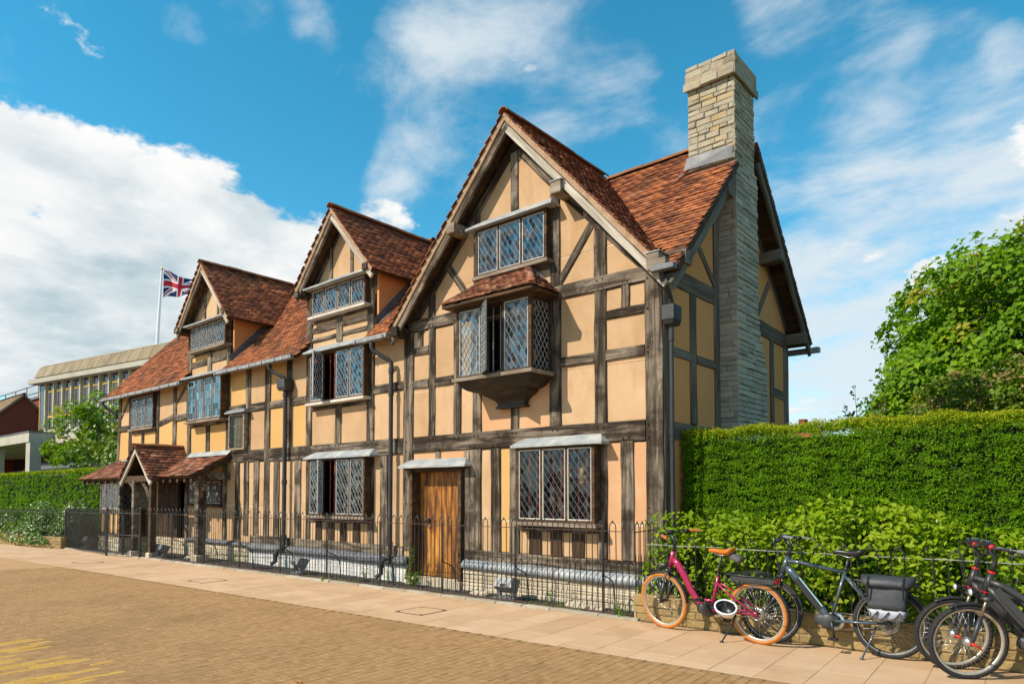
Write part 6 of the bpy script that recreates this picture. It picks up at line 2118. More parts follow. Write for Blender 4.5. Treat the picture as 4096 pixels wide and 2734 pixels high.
def shrub(label, cx, cy, rx, ry, ht, n, size, m, cat='shrub', group=None, singles=300, zmin=0.0, stems=14, name='shrub', olive=0.0, front_bias=1.0, tipstems=6, boxy=False):
    t = thing(name, label, cat, (cx, cy, 0), group)
    # stems
    sb = MB()
    tips = []
    for k in range(stems):
        a = RNG.uniform(0, 2 * math.pi)
        rr = math.sqrt(RNG.random())
        ex, ey = cx + rx * 0.85 * rr * math.cos(a), cy + ry * 0.85 * rr * math.sin(a)
        h = ht * (1 - 0.3 * rr ** 2) * RNG.uniform(0.85, 1.12)
        bx, by = cx + (ex - cx) * 0.35, cy + (ey - cy) * 0.35
        pts = [(bx, by, zmin), (bx + (ex - bx) * .4, by + (ey - by) * .4, zmin + (h - zmin) * .45), (ex, ey, h)]
        sb.tube(pts, [0.010, 0.007, 0.002], 5)
        tips.append(Vector(pts[2]))
    sb.build('stem', BARK, t)
    N = n
    # leaves through the volume, thicker towards the outside
    u = NPR.normal(size=(N * 3, 3))
    u /= np.linalg.norm(u, axis=1, keepdims=True)
    u[:, 2] = np.abs(u[:, 2])
    rad = NPR.uniform(0.55, 1.02, N * 3) ** 0.5
    if boxy:
        u = np.sign(u) * np.abs(u) ** 0.6
        u /= np.maximum(np.abs(u).max(1, keepdims=True) * 0.55 + 0.45, 1e-6)
    p = np.stack([cx + u[:, 0] * rx * rad, cy + u[:, 1] * ry * rad, zmin + u[:, 2] * (ht - zmin) * rad], 1)
    lump = vnoise(p, 3.0, cx) * 0.10
    p += u * lump[:, None]
    keep = vnoise(p, 5.5, cx + 3) + NPR.normal(scale=0.35, size=len(p)) > -0.35
    p, u = p[keep][:N], u[keep][:N]
    # some leaves along the free shoots
    ex = []
    for k in range(tipstems):
        q = tips[k % len(tips)]
        for j in range(7):
            ex.append((q.x + RNG.gauss(0, .03), q.y + RNG.gauss(0, .03), q.z - j * 0.045 + 0.05))
    if ex:
        p = np.concatenate([p, np.array(ex)]); u = np.concatenate([u, NPR.normal(size=(len(ex), 3))])
    out = u + np.array([0, -0.35, 0.35])
    tone = np.clip(0.5 + 0.35 * vnoise(p, 4.0, cx + 9) + NPR.normal(scale=0.2, size=len(p)), 0, 1)
    d = np.array([seen_size(q, 1.0) for q in p]) if singles else np.zeros(len(p))
    # the outermost, camera-facing leaves become single objects
    facing = (p - CAM) @ FWD
    score = np.where(d > 0, (-u[:, 1] + 0.4 * u[:, 2]) * 1.0 + d, -9)
    order = np.argsort(-score)
    single = order[:singles]
    rest = order[singles:]
    V, F = leaf_shape(size * 1.15, size * 0.62, m)
    meshes = []
    for k in range(5):
        mb = MB(); mb.add(V, F, 0.15 + 0.17 * k)
        meshes.append(mb.mesh('leaf', m))
    for i in single:
        o_ = Vector(out[i]).normalized()
        ax = Vector((RNG.gauss(0, 1), RNG.gauss(0, 1) - 0.3, RNG.gauss(0, 0.6) - 0.1))
        ax = (ax - o_ * ax.dot(o_) * 0.7).normalized()
        side = o_.cross(ax).normalized()
        nn_ = ax.cross(side)
        M = Matrix((ax, side, nn_)).transposed().to_4x4() @ Matrix.Scale(RNG.uniform(0.7, 1.3), 4)
        M.translation = Vector(p[i])
        o = bpy.data.objects.new('leaf', meshes[int(tone[i] * 4.99)])
        put(o, t)
        o.matrix_basis = M
    if len(rest):
        mesh_obj('foliage', leaf_mesh('foliage', p[rest], out[rest], size * 1.15, m, width=0.58, fold=0.22, tones=tone[rest], spread=1.0), t, 'stuff')
    return t


gr = 'leafy shrubs along the railing'
shrub('yellow green broad leaved shrub between the house corner and the red bicycle', 0.75, -0.05, 0.90, 0.52, 1.42, 2300, 0.072, SHRUB, group=gr, boxy=True)
shrub('tallest yellow green broad leaved shrub, behind the saddle of the grey bicycle', 2.55, -0.02, 0.95, 0.52, 1.62, 2700, 0.072, SHRUB, group=gr, boxy=True)
shrub('yellow green broad leaved shrub between the red and the grey bicycle', 1.65, -0.10, 0.85, 0.48, 1.40, 2200, 0.070, SHRUB, group=gr, boxy=True)
shrub('lower yellow green shrub behind the handlebars of the black bicycles', 3.75, -0.05, 0.90, 0.52, 1.36, 2300, 0.070, SHRUB, group=gr, boxy=True)
shrub('yellow green shrub at the far right behind the black bicycles', 5.3, -0.02, 1.1, 0.5, 1.35, 1500, 0.075, SHRUB, group=gr, boxy=True, singles=60)
shrub('yellow green shrub beyond the right edge of the bicycle row', 7.2, 0.0, 1.2, 0.5, 1.35, 1300, 0.08, SHRUB, group=gr, boxy=True, singles=0)
gi = 'pale leaved shrubs in the left bed'
shrub('pale grey green shrub spilling over the end of the left wall', -20.25, -1.0, 0.95, 0.60, 1.50, 2600, 0.085, IVY, group=gi, singles=200, zmin=0.05)
shrub('pale grey green shrub in the middle of the left bed', -22.2, -1.35, 1.40, 0.62, 1.42, 2800, 0.085, IVY, group=gi, singles=150, zmin=0.05)
shrub('lower pale green shrub at the left edge of the bed', -25.3, -1.75, 2.1, 0.62, 1.10, 3000, 0.09, IVY, group=gi, singles=100, zmin=0.05)
shrub('low ivy hanging over the left garden wall', -22.6, -1.90, 2.6, 0.28, 0.75, 2500, 0.085, IVY, cat='ivy', group=gi, singles=120, zmin=0.12, name='ivy')
wh = MB().lathe([(0.001, -0.028), (0.02, -0.02), (0.028, 0), (0.02, 0.022), (0.001, 0.03)], 'z', 8, org=(3.35, -0.28, 1.40))
tag(wh.build('white_blossom', mat('white_petal', [(0, (0.6, 0.6, 0.58)), (1, (0.8, 0.8, 0.78))], rough=0.7)), 'single small white blossom standing out of the shrub', 'flower')


# ------------------------------------------------------------------ trees
def limb(mb, a, b, r0, r1, tips, depth, spread, seed):
    a = Vector(a); b = Vector(b)
    mid = a.lerp(b, 0.5) + Vector((RNG.gauss(0, .06), RNG.gauss(0, .06), RNG.gauss(0, .04))) * (b - a).length
    mb.tube([a, mid, b], [r0, (r0 + r1) / 2, r1], 6)
    tips.append(b)
    if depth <= 0:
        return
    for k in range(RNG.choice((2, 3))):
        d = (b - a).normalized()
        v = Vector((RNG.gauss(0, 1), RNG.gauss(0, 1), RNG.gauss(0.25, .8)))
        e = b + (d * 0.7 + v * spread).normalized() * (b - a).length * RNG.uniform(0.55, 0.8)
        limb(mb, b, e, r1, r1 * 0.45, tips, depth - 1, spread, seed)


def big_tree(label, c, rad, expo, base, n_cl, per, size, m, m2, frac2=0.12, flat=0.45, clr=0.42, cat='tree', name='maple_tree', gap=-0.25, shell=(0.55, 1.0), limbs=9, tr=0.32, depth=3, only_front=False):
    t = thing(name, label, cat, (base[0], base[1], 0))
    mb = MB()
    top = Vector((c[0], c[1], c[2] + rad[2] * 0.2))
    base = Vector(base)
    mb.tube([base, base.lerp(top, 0.35) + Vector((.1, .05, 0)), base.lerp(top, 0.7), top], [tr, tr * 0.8, tr * 0.55, tr * 0.25], 10)
    tips = []
    for k in range(limbs):
        a = 2 * math.pi * k / limbs + RNG.uniform(-.3, .3)
        h = RNG.uniform(0.25, 0.95)
        s = base.lerp(top, h)
        e = s + Vector((math.cos(a) * rad[0] * 0.42, math.sin(a) * rad[1] * 0.42, RNG.uniform(0.05, 0.35) * rad[2]))
        limb(mb, s, e, tr * 0.32, tr * 0.15, tips, depth, 0.75, k)
    mb.build('trunk', BARK, t)
    u = NPR.normal(size=(n_cl * 4, 3))
    u /= np.linalg.norm(u, axis=1, keepdims=True)
    lp = (np.abs(u) ** expo).sum(1) ** (1.0 / expo)
    rr = NPR.uniform(shell[0], shell[1], len(u)) ** 0.6 / lp
    p = np.array(c) + u * np.array(rad) * rr[:, None]
    p += u * (vnoise(p, 0.9, 3) * 0.09 * np.array(rad).mean())[:, None]
    keep = vnoise(p, 1.15 * 5 / max(rad), 6) + NPR.normal(scale=0.2, size=len(p)) > gap
    p, u = p[keep][:n_cl], u[keep][:n_cl]
    N = len(p)
    # every cluster is a tilted umbrella of leaves
    ctilt = u * 0.7 + np.array([0, -0.2, 0.7]) + NPR.normal(scale=0.25, size=(N, 3))
    ctilt /= np.linalg.norm(ctilt, axis=1, keepdims=True)
    sc = NPR.uniform(0.6, 1.3, N) * clr
    off = NPR.normal(size=(N, per, 3))
    off /= np.linalg.norm(off, axis=2, keepdims=True)
    off *= NPR.uniform(0.2, 1.0, (N, per, 1)) ** 0.5 * sc[:, None, None]
    dotp = (off * ctilt[:, None, :]).sum(2, keepdims=True)
    off = off - ctilt[:, None, :] * dotp * (1 - flat)
    off -= ctilt[:, None, :] * ((off ** 2).sum(2, keepdims=True) / sc[:, None, None]) * 0.35
    pos = (p[:, None, :] + off).reshape(-1, 3)
    out = np.repeat(ctilt, per, 0) + off.reshape(-1, 3) * 0.6
    tone = np.clip(np.repeat(NPR.uniform(0.22, 0.70, N), per) + dotp.reshape(-1) * 0.5 + NPR.normal(scale=0.16, size=N * per), 0, 1)
    sel = np.repeat(NPR.random(N) < frac2, per)
    mesh_obj('crown', leaf_mesh('crown', pos[~sel], out[~sel], size, m, width=0.8, fold=0.12, tones=tone[~sel], spread=0.9), t, 'stuff')
    if sel.any():
        mesh_obj('crown', leaf_mesh('crown', pos[sel], out[sel], size, m2, width=0.8, fold=0.12, tones=tone[sel], spread=0.9), t, 'stuff')
    return t


big_tree('large round maple tree in fresh leaf rising behind the yew hedge', (6.5, 14.0, 4.75), (6.2, 5.5, 4.05), 2.8, (6.6, 14.2, 0), 3600, 62, 0.145, MAPLE, MAPLE_TIP, frac2=0.12, clr=0.52, gap=-0.27, shell=(0.52, 1.0), limbs=12, tr=0.38)
big_tree('dark green bushy maple thicket at the foot of the large tree, left side', (1.35, 11.5, 2.7), (1.6, 1.5, 2.0), 2.2, (1.4, 11.6, 0), 330, 44, 0.14, MAPLE, MAPLE_TIP, frac2=0.05, clr=0.42, limbs=5, tr=0.10, depth=2, name='maple_sapling', cat='tree')
t_ = big_tree('brownish green lilac bush with faded flower heads above the hedge', (3.6, 8.0, 2.7), (2.3, 1.0, 1.75), 2.3, (3.6, 8.1, 0), 420, 30, 0.085, LILAC, FADED, frac2=0.30, clr=0.24, limbs=8, tr=0.06, depth=3, name='lilac_bush', cat='bush', gap=-0.3)
# a thin half-bare shrub
tw = thing('twiggy_shrub', 'thin half bare shrub with a few leaves sticking out above the yew hedge', 'shrub', (1.95, 3.0, 0))
mb = MB(); tips = []
for (x, z) in ((1.62, 3.05), (1.78, 3.38), (1.95, 3.2), (2.12, 3.05), (1.5, 2.85), (2.25, 3.3), (1.70, 2.95)):
    a = Vector((1.95, 3.0, 2.3)); b = Vector((x, 3.0 + RNG.uniform(-.2, .2), z))
    m_ = a.lerp(b, 0.55) + Vector((RNG.uniform(-.1, .1), 0, 0.06))
    mb.tube([a, m_, b], [0.010, 0.006, 0.002], 5)
    for q in range(5):
        tips.append(m_.lerp(b, q / 4) + Vector((RNG.gauss(0, .04), RNG.gauss(0, .04), RNG.gauss(0, .03))))
mb.tube([(1.95, 3.0, 0), (1.95, 3.0, 2.3)], 0.02, 6)
mb.build('stem', BARK, tw)
pp = np.repeat(np.array([tuple(q) for q in tips]), 3, 0) + NPR.normal(scale=0.03, size=(len(tips) * 3, 3))
mesh_obj('foliage', leaf_mesh('foliage', pp, NPR.normal(size=pp.shape) + [0, -.5, .5], 0.075, leafmat('bronze_leaf', (0.02, 0.035, 0.006), (0.06, 0.06, 0.012), (0.12, 0.07, 0.03)), width=0.5), tw, 'stuff')
# the young tree between the left hedge and the porch
big_tree('young spreading tree with bright leaves between the left hedge and the house', (-26.4, 1.6, 4.1), (5.4, 1.5, 1.9), 1.7, (-24.0, 1.9, 0), 150, 30, 0.17, MAGNOLIA, MAPLE_TIP, frac2=0.10, clr=0.42, name='young_tree', limbs=9, tr=0.10, depth=2, gap=0.12, flat=0.6, shell=(0.15, 1.0))

# ------------------------------------------------------------------ weeds in the forecourt
def weed(x, y, h, n, label, spread=0.10, size=0.035):
    t = thing('weed', label, 'weed', (x, y, 0), 'weeds on the forecourt')
    mb = MB(); P = []
    for k in range(max(3, n // 14)):
        a = RNG.uniform(0, 6.28)
        e = Vector((x + math.cos(a) * spread * RNG.random(), y + math.sin(a) * spread * 0.6 * RNG.random(), h * RNG.uniform(0.6, 1.0)))
        mb.tube([(x + RNG.gauss(0, .02), y, 0), Vector((x, y, 0)).lerp(e, .5) + Vector((0.01, 0, 0.02)), e], [0.003, 0.0025, 0.001], 4)
        for q in range(14):
            P.append(Vector((x, y, 0)).lerp(e, RNG.uniform(0.15, 1.0)) + Vector((RNG.gauss(0, .025), RNG.gauss(0, .02), RNG.gauss(0, .01))))
    mb.build('stem', mat('weed_stem', [(0, (0.10, 0.15, 0.03)), (1, (0.16, 0.20, 0.05))], rough=0.8), t)
    pa = np.array([tuple(q) for q in P]); pa[:, 2] = np.maximum(pa[:, 2], 0.012)
    mesh_obj('foliage', leaf_mesh('foliage', pa, NPR.normal(size=pa.shape) * 0.6 + [0, -.5, 1.0], size, WEED, width=0.55), t, 'stuff')


weed(-5.05, -0.28, 0.95, 110, 'tall thin weed growing left in front of the wooden door', 0.22, 0.040)
weed(-4.85, -0.38, 0.30, 190, 'dense low clump of weeds at the foot of the wooden door', 0.28, 0.050)
weed(-6.30, -0.30, 0.30, 80, 'leafy weed beside the drainpipe shoe left of the door', 0.14)
weed(-5.62, -0.30, 0.28, 60, 'leafy weed at the end of the whitewashed plinth', 0.10)
weed(-1.75, -0.34, 0.30, 50, 'upright weed against the pale plinth under the big window', 0.06)
weed(-11.25, -0.40, 0.45, 80, 'bright weed against the stone plinth behind the porch post', 0.14)
weed(-10.75, -0.38, 0.34, 60, 'smaller bright weed right of the stone plinth', 0.10)
weed(-14.75, -1.05, 0.42, 80, 'bright weed between the porch gate and the stone base', 0.12)
weed(-0.35, -0.66, 0.22, 60, 'weed at the corner where the railing turns', 0.10)
weed(-6.75, -0.95, 0.06, 40, 'low tuft on the kerb stone in front of the middle bay', 0.10)
for k in range(16):
    x = RNG.uniform(-9, -0.3)
    weed(x, fence_y(x) + RNG.uniform(0.03, 0.28), RNG.uniform(0.05, 0.13), 28, 'tiny weed seedling between the dark cobbles', 0.07, 0.026)
lf = MB().add(*leaf_shape(0.10, 0.06, None), 0.5, M=Matrix.Translation((-0.93, -5.25, 0.012)))
tag(lf.build('fallen_leaf', mat('dead_leaf', [(0, (0.28, 0.11, 0.02)), (1, (0.42, 0.19, 0.04))], rough=0.7)), 'small orange dead leaf lying on the street bricks', 'leaf')

# ================================================================== buildings beyond
CONC = mat('concrete', [(0.0, (0.26, 0.225, 0.16)), (1.0, (0.36, 0.32, 0.24))], scale=0.8, detail=7, rough=0.92, bump=0.3, world=True)
CONC_BROWN = mat('weathered_concrete', [(0.0, (0.16, 0.120, 0.070)), (0.5, (0.25, 0.195, 0.120)), (1.0, (0.33, 0.27, 0.18))], scale=1.0, stretch=(1, 1, 0.4), detail=8, rough=0.92, bump=0.3, world=True)
CONC_PALE = mat('pale_concrete', [(0.0, (0.34, 0.315, 0.25)), (1.0, (0.46, 0.43, 0.35))], scale=0.8, rough=0.9, world=True)
FIN = mat('cream_fin', [(0.0, (0.42, 0.37, 0.24)), (1.0, (0.54, 0.48, 0.33))], scale=1.5, rough=0.85, world=True)
YELLOW = mat('yellow_transom', [(0.0, (0.62, 0.36, 0.05)), (1.0, (0.74, 0.46, 0.10))], scale=2, rough=0.6)
TINT = mat('tinted_glass', [(0.0, (0.045, 0.030, 0.040)), (1.0, (0.09, 0.065, 0.08))], scale=0.6, rough=0.08, spec=0.8)
DARKGLASS = mat('dark_glass', [(0.0, (0.010, 0.012, 0.014)), (1.0, (0.03, 0.032, 0.035))], scale=0.6, rough=0.1, spec=0.6)
cb = thing('concrete_building', 'modern concrete building with tall fins, yellow transoms and slanted parapet behind the house', 'building', (-46, 12, 0))
CE = Vector((0.988, 0.151, 0)).normalized(); CN = Vector((-0.151, 0.988, 0)).normalized()
Mc = frame(CE, CN, (-57.4, 8.0, 0))
BLN = 24.0
MB().box(0.15, BLN, 0.9, 14, 6.4, 10.0, M=Mc).build('wall', CONC, cb)
MB().box(-0.72, BLN + .5, -0.55, 14.5, 10.06, 10.40, M=Mc).build('fascia', CONC_PALE, cb)
MB().box(0.3, BLN, 0.0, 14.0, 10.4, 11.40, M=Mc).build('parapet_core', CONC_BROWN, cb)
s = 0.02
while s < BLN:
    w = 1.255
    V = []
    for a, b in ((s + .015, s + w - .015),):
        V = [(a, -0.45, 10.50), (b, -0.45, 10.50), (b, -0.03, 11.38), (a, -0.03, 11.38), (a, 0.1, 10.5), (b, 0.1, 10.5), (b, 0.1, 11.38), (a, 0.1, 11.38)]
    MB().add(V, [(0, 1, 2, 3), (1, 5, 6, 2), (4, 0, 3, 7), (3, 2, 6, 7), (0, 4, 5, 1)], RNG.random(), M=Mc).build('panel', CONC_BROWN, cb)
    s += 1.275
MB().box(0.35, BLN, -0.02, 14.0, 11.405, 11.47, M=Mc).build('coping', CONC_PALE, cb)
MB().box(9.85, 16, 2.0, 8.0, 11.4, 12.0, M=Mc).box(9.7, 16.2, 1.85, 8.2, 12.0, 12.10, M=Mc).build('roof_house', CONC, cb)
MB().box(1.4, 9.6, 1.2, 9.0, 11.4, 11.60, M=Mc).build('roof_edge', mat('roof_felt', [(0, (0.10, 0.085, 0.07)), (1, (0.2, 0.17, 0.13))], rough=0.9), cb)
for k in range(19):
    s = 1.02 + k * 1.272
    MB().box(s - 0.07, s + 0.07, -0.10, 0.9, 6.45, 10.06, M=Mc).build('fin', FIN, cb)
    w0, w1 = s + 0.07, s + 1.272 - 0.07
    for a, b, m_, nm in ((6.50, 7.40, DARKGLASS, 'pane'), (7.42, 7.55, YELLOW, 'transom'), (7.56, 9.34, TINT, 'pane'), (9.36, 9.52, YELLOW, 'transom'), (9.53, 10.0, TINT, 'pane')):
        yy = 0.10 if nm == 'pane' else 0.04
        MB().box(w0 + (0.20 if nm != 'transom' else 0.18), w1 - 0.02, yy, 0.92, a, b, M=Mc).build(nm, m_, cb)
    MB().box(w0, w0 + 0.19, 0.09, 0.92, 6.5, 10.0, M=Mc).build('mullion', CONC, cb)
MB().box(0.17, 0.93, -0.02, 0.9, 6.6, 9.98, M=Mc).build('pane', TINT, cb)
MB().box(0.10, 0.17, -0.05, 0.9, 6.5, 10.0, M=Mc).build('transom', YELLOW, cb)
MB().box(2.4, BLN, -0.7, 0.9, 6.00, 6.42, M=Mc).build('band', CONC_PALE, cb)
MB().box(0.4, BLN, 1.5, 13.5, 0, 6.4, M=Mc).build('ground_floor', DARKGLASS, cb)
for s in (3.0, 7.5, 12.0, 16.5, 21.0):
    MB().box(s - 0.25, s + 0.25, 0.4, 0.9, 0, 6.0, M=Mc).build('column', CONC_PALE, cb)
en = thing('entrance_canopy', 'flat pale concrete canopy on square columns in front of the concrete building', 'canopy', (-44, 4.5, 0))
MB().box(-80, -40.60, 3.0, 9.5, 4.55, 5.10).build('roof', CONC_PALE, en)
MB().box(-80, -40.5, 2.96, 9.6, 5.10, 5.16).build('roof_edge', LEAD_DARK, en)
for x in (-41.3, -48.5, -55.7, -62.9):
    MB().box(x, x + 0.75, 3.05, 3.6, 0, 4.55).build('column', CONC_PALE, en)
MB().box(-38.2, -37.9, 5.0, 5.4, 0, 4.4).build('column', CONC_PALE, en)
MB().box(-80, -30, 8.6, 8.75, 0, 4.5).build('glass_wall', DARKGLASS, en)
MB().box(-80, -30, 8.3, 8.5, 3.3, 3.55).build('transom', mat('green_strip', [(0, (0.02, 0.06, 0.05)), (1, (0.04, 0.10, 0.09))], rough=0.4), en)
MB().box(-40.5, -26, 4.2, 9.0, 4.5, 5.0).build('roof', CONC_PALE, en)

RB = mat('red_brick', [(0.0, (0.12, 0.025, 0.014)), (0.5, (0.185, 0.042, 0.022)), (1.0, (0.25, 0.07, 0.04))], {'tone': 0.6, 'noise': 0.4}, scale=4, rough=0.9, bump=0.4, bscale=12, world=True)
BT = mat('brown_tiles', [(0.0, (0.13, 0.085, 0.045)), (0.5, (0.23, 0.155, 0.085)), (1.0, (0.32, 0.23, 0.14))], {'tone': 0.6, 'noise': 0.4}, scale=4, rough=0.9, world=True)
bh = thing('brick_house', 'red brick gabled house with brown tiled roof at the far left', 'house', (-72, 9, 0))
bxs = -66.0
MB().prism([(7.2, 0), (14.0, 0), (14.0, 7.0), (11.2, 7.9), (9.15, 10.15), (7.2, 8.25)], bxs - 14, bxs, lambda u, q, w: Vector((w, u, q))).build('wall', RB, bh)
for (y0, z0, y1, z1) in ((9.15, 10.25, 6.9, 8.05), (9.15, 10.25, 11.6, 7.75)):
    pts = [(bxs + 0.25, y0, z0), (bxs - 14.2, y0, z0), (bxs - 14.2, y1, z1), (bxs + 0.25, y1, z1)]
    rf = slab_poly(bh, pts, 0.12, BT, 'roof')
    a = Vector((bxs + .25, y1, z1 + .02)); e = Vector((0, y0 - y1, z0 - z1)); L = e.length; e.normalize()
    nn = Vector((0, -e.z, e.y)); nn = nn if nn.z > 0 else -nn
    tb = MB()
    for j in range(int(L / 0.16)):
        for i in range(48):
            u0 = -i * 0.3 - (0.15 if j % 2 else 0); p = a + Vector((u0, 0, 0)) + e * (j * 0.16)
            V = [p, p + Vector((-.28, 0, 0)), p + Vector((-.28, 0, 0)) + e * .2, p + e * .2]
            V = [q + nn * (0.03 if k < 2 else 0.01) for k, q in enumerate(V)] + [q for q in V]
            tb.add(V, [(0, 1, 2, 3), (4, 5, 1, 0), (5, 6, 2, 1), (7, 4, 0, 3)], RNG.random())
    tb.build('roof_tile', BT, rf, kind='stuff')
ridge_tiles(bh, (bxs + .3, 9.15, 10.28), (bxs - 14, 9.15, 10.28), 0.14, 0.5, mat('dark_ridge', [(0, (0.05, 0.04, 0.035)), (1, (0.10, 0.08, 0.07))], rough=0.9))
fb = thing('flat_roofed_building', 'flat roofed red brick building with roof railing behind the brick house', 'building', (-88, 16, 0))
MB().box(-110, -72, 14, 26, 0, 11.6).build('wall', RB, fb)
MB().box(-110.2, -71.8, 13.8, 26.2, 11.6, 11.85).build('coping', LEAD_DARK, fb)
for z in (12.35, 13.2):
    MB().tube([(-110, 14.1, z), (-72, 14.1, z)], 0.06, 5).build('rail', LEAD_DARK, fb)
for k in range(10):
    MB().tube([(-109 + k * 4.1, 14.1, 11.8), (-109 + k * 4.1, 14.1, 13.2)], 0.05, 5).build('post', LEAD_DARK, fb)
dh = thing('distant_house', 'red tiled rooftop far away just above the hedge beside the house', 'house', (-17, 60, 0))
MB().box(-20.5, -15.5, 58, 64, 0, 6.6).build('wall', RB, dh)
MB().add([(-20.8, 57.7, 6.5), (-15.2, 57.7, 6.5), (-15.8, 61, 8.15), (-20.2, 61, 8.15), (-20.8, 64.3, 6.5), (-15.2, 64.3, 6.5)], [(0, 1, 2, 3), (1, 5, 2), (5, 4, 3, 2), (4, 0, 3), (0, 4, 5, 1)]).build('roof', TILE, dh)
MB().box(-17.2, -16.6, 60.5, 61.5, 7.8, 8.9).build('chimney', RB, dh)

# flagpole and flag on the concrete roof
WHITE = mat('white_paint', [(0, (0.74, 0.74, 0.73)), (1, (0.82, 0.82, 0.81))], rough=0.4)
FX, FY = -42.50, 10.52
fp = thing('flagpole', 'white flagpole standing on the roof of the concrete building', 'flagpole', (FX, FY, 11.4))
MB().tube([(FX, FY, 11.2), (FX + .04, FY + .09, 13.8), (FX + 0.08, FY + .19, 16.55)], [0.11, 0.09, 0.06], 10).build('pole', WHITE, fp)
MB().lathe([(0.001, -0.08), (0.07, -0.05), (0.09, 0), (0.07, 0.06), (0.001, 0.09)], 'z', 10, org=(FX + 0.08, FY + .19, 16.62)).build('finial', mat('gilt', [(0, (0.5, 0.35, 0.08)), (1, (0.6, 0.42, 0.12))], metal=0.8, rough=0.35), fp)
FLAG = [mat('flag_blue', [(0, (0.010, 0.018, 0.10)), (1, (0.016, 0.028, 0.13))], rough=0.8), mat('flag_white', [(0, (0.74, 0.74, 0.74)), (1, (0.80, 0.80, 0.80))], rough=0.8), mat('flag_red', [(0, (0.50, 0.015, 0.030)), (1, (0.58, 0.025, 0.04))], rough=0.8)]


def union(u, v):
    """u 0..2 along the fly, v 0..1 up; pattern of the Union Flag"""
    x, y = u - 1.0, v - 0.5
    if abs(x) < 0.1 or abs(y) < 0.1:
        return 2
    if abs(x) < 0.1667 or abs(y) < 0.1667:
        return 1
    s5 = math.sqrt(5)
    for sg in (1, -1):
        d = (y * 2 - sg * x) / s5
        # counterchanged red diagonals
        if abs(d) < 0.1:
            lower = (sg * x > 0) if sg > 0 else (x < 0)
            q = d if (x < 0) else -d
            if 0 < q < 0.0667:
                return 2
            return 1
    return 0


NU, NV = 96, 48
V = []; F = []; MI = []
fl_dir = Vector((0.60, 0.80, 0))
for j in range(NV + 1):
    for i in range(NU + 1):
        u = i / NU; v = j / NV
        x = u * 2.25
        wv = 0.22 * math.sin(u * 7.5 + v * 1.8) * u + 0.08 * math.sin(u * 15 - v * 2.0) * u
        z = (v - 1) * 1.75 * (1 - 0.30 * u * u) - 0.55 * u * u * (0.35 + 0.65 * v) + 0.25 * u * (1 - v) + 0.06 * math.sin(u * 9 + 1)
        p = Vector((FX + 0.13, FY + 0.28, 16.40)) + fl_dir * (x * (0.97 - 0.10 * (1 - v))) + Vector((-0.80, 0.60, 0)) * wv + Vector((0, 0, z + 0.10 * math.sin(u * 6.5 + v)))
        V.append(p)
for j in range(NV):
    for i in range(NU):
        F.append((j * (NU + 1) + i, j * (NU + 1) + i + 1, (j + 1) * (NU + 1) + i + 1, (j + 1) * (NU + 1) + i))
        MI.append(union((i + .5) / NU * 2, (j + .5) / NV))
fm_ = MB(); fm_.v = [tuple(p) for p in V]; fm_.f = F; fm_.t = [0.5] * len(F); fm_.mi = MI
fo = fm_.build('flag', FLAG, None, smooth=True)
tag(fo, 'British union flag blowing to the right from the white flagpole', 'flag')
sol = fo.modifiers.new('thickness', 'SOLIDIFY'); sol.thickness = 0.01

# ================================================================== bicycles
RUBBER = mat('black_rubber', [(0.0, (0.014, 0.014, 0.014)), (1.0, (0.040, 0.039, 0.038))], scale=30, rough=0.8)
TAN = mat('tan_rubber', [(0.0, (0.40, 0.135, 0.022)), (1.0, (0.52, 0.195, 0.040))], scale=20, rough=0.65)
BLACK = mat('satin_black', [(0.0, (0.012, 0.012, 0.013)), (1.0, (0.028, 0.028, 0.030))], scale=10, rough=0.38, spec=0.5)
GREYP = mat('grey_plastic', [(0.0, (0.034, 0.036, 0.040)), (1.0, (0.060, 0.063, 0.068))], scale=10, rough=0.42)
STEEL = mat('bright_steel', [(0.0, (0.52, 0.50, 0.47)), (1.0, (0.66, 0.65, 0.62))], metal=0.9, rough=0.28, scale=20)
ALLOY = mat('rim_alloy', [(0.0, (0.40, 0.36, 0.30)), (1.0, (0.58, 0.53, 0.45))], metal=0.55, rough=0.35, scale=20)
MAGENTA = mat('raspberry_paint', [(0.0, (0.30, 0.006, 0.055)), (1.0, (0.36, 0.010, 0.075))], scale=5, rough=0.28, coat=0.5, spec=0.5)
SLATEBLUE = mat('slate_blue_paint', [(0.0, (0.042, 0.062, 0.078)), (1.0, (0.060, 0.083, 0.100))], scale=5, rough=0.32, coat=0.4, spec=0.5)
CHARCOAL = mat('charcoal_paint', [(0.0, (0.022, 0.022, 0.023)), (1.0, (0.038, 0.038, 0.040))], scale=5, rough=0.42, spec=0.5)
LEATHER = mat('orange_leather', [(0.0, (0.50, 0.125, 0.010)), (1.0, (0.60, 0.17, 0.018))], scale=18, rough=0.36, bump=0.1, spec=0.5)
GRIP = mat('brown_leather_grip', [(0.0, (0.36, 0.095, 0.020)), (1.0, (0.46, 0.14, 0.035))], scale=25, rough=0.5)
GRIPG = mat('grey_grip', [(0.0, (0.12, 0.125, 0.13)), (1.0, (0.18, 0.185, 0.19))], scale=25, rough=0.6)
REDP = mat('red_plastic', [(0.0, (0.55, 0.012, 0.018)), (1.0, (0.65, 0.03, 0.03))], rough=0.3)
LENS = mat('lamp_lens', [(0.0, (0.66, 0.68, 0.70)), (1.0, (0.8, 0.82, 0.84))], rough=0.12, metal=0.5, spec=0.8)
CLOTH = mat('pannier_cloth', [(0.0, (0.022, 0.024, 0.028)), (1.0, (0.048, 0.051, 0.058))], scale=6, rough=0.55, bump=0.4, bscale=9, spec=0.45)
REFLEX = mat('reflective_cloth', [(0.0, (0.26, 0.27, 0.31)), (1.0, (0.38, 0.39, 0.44))], scale=6, rough=0.45)


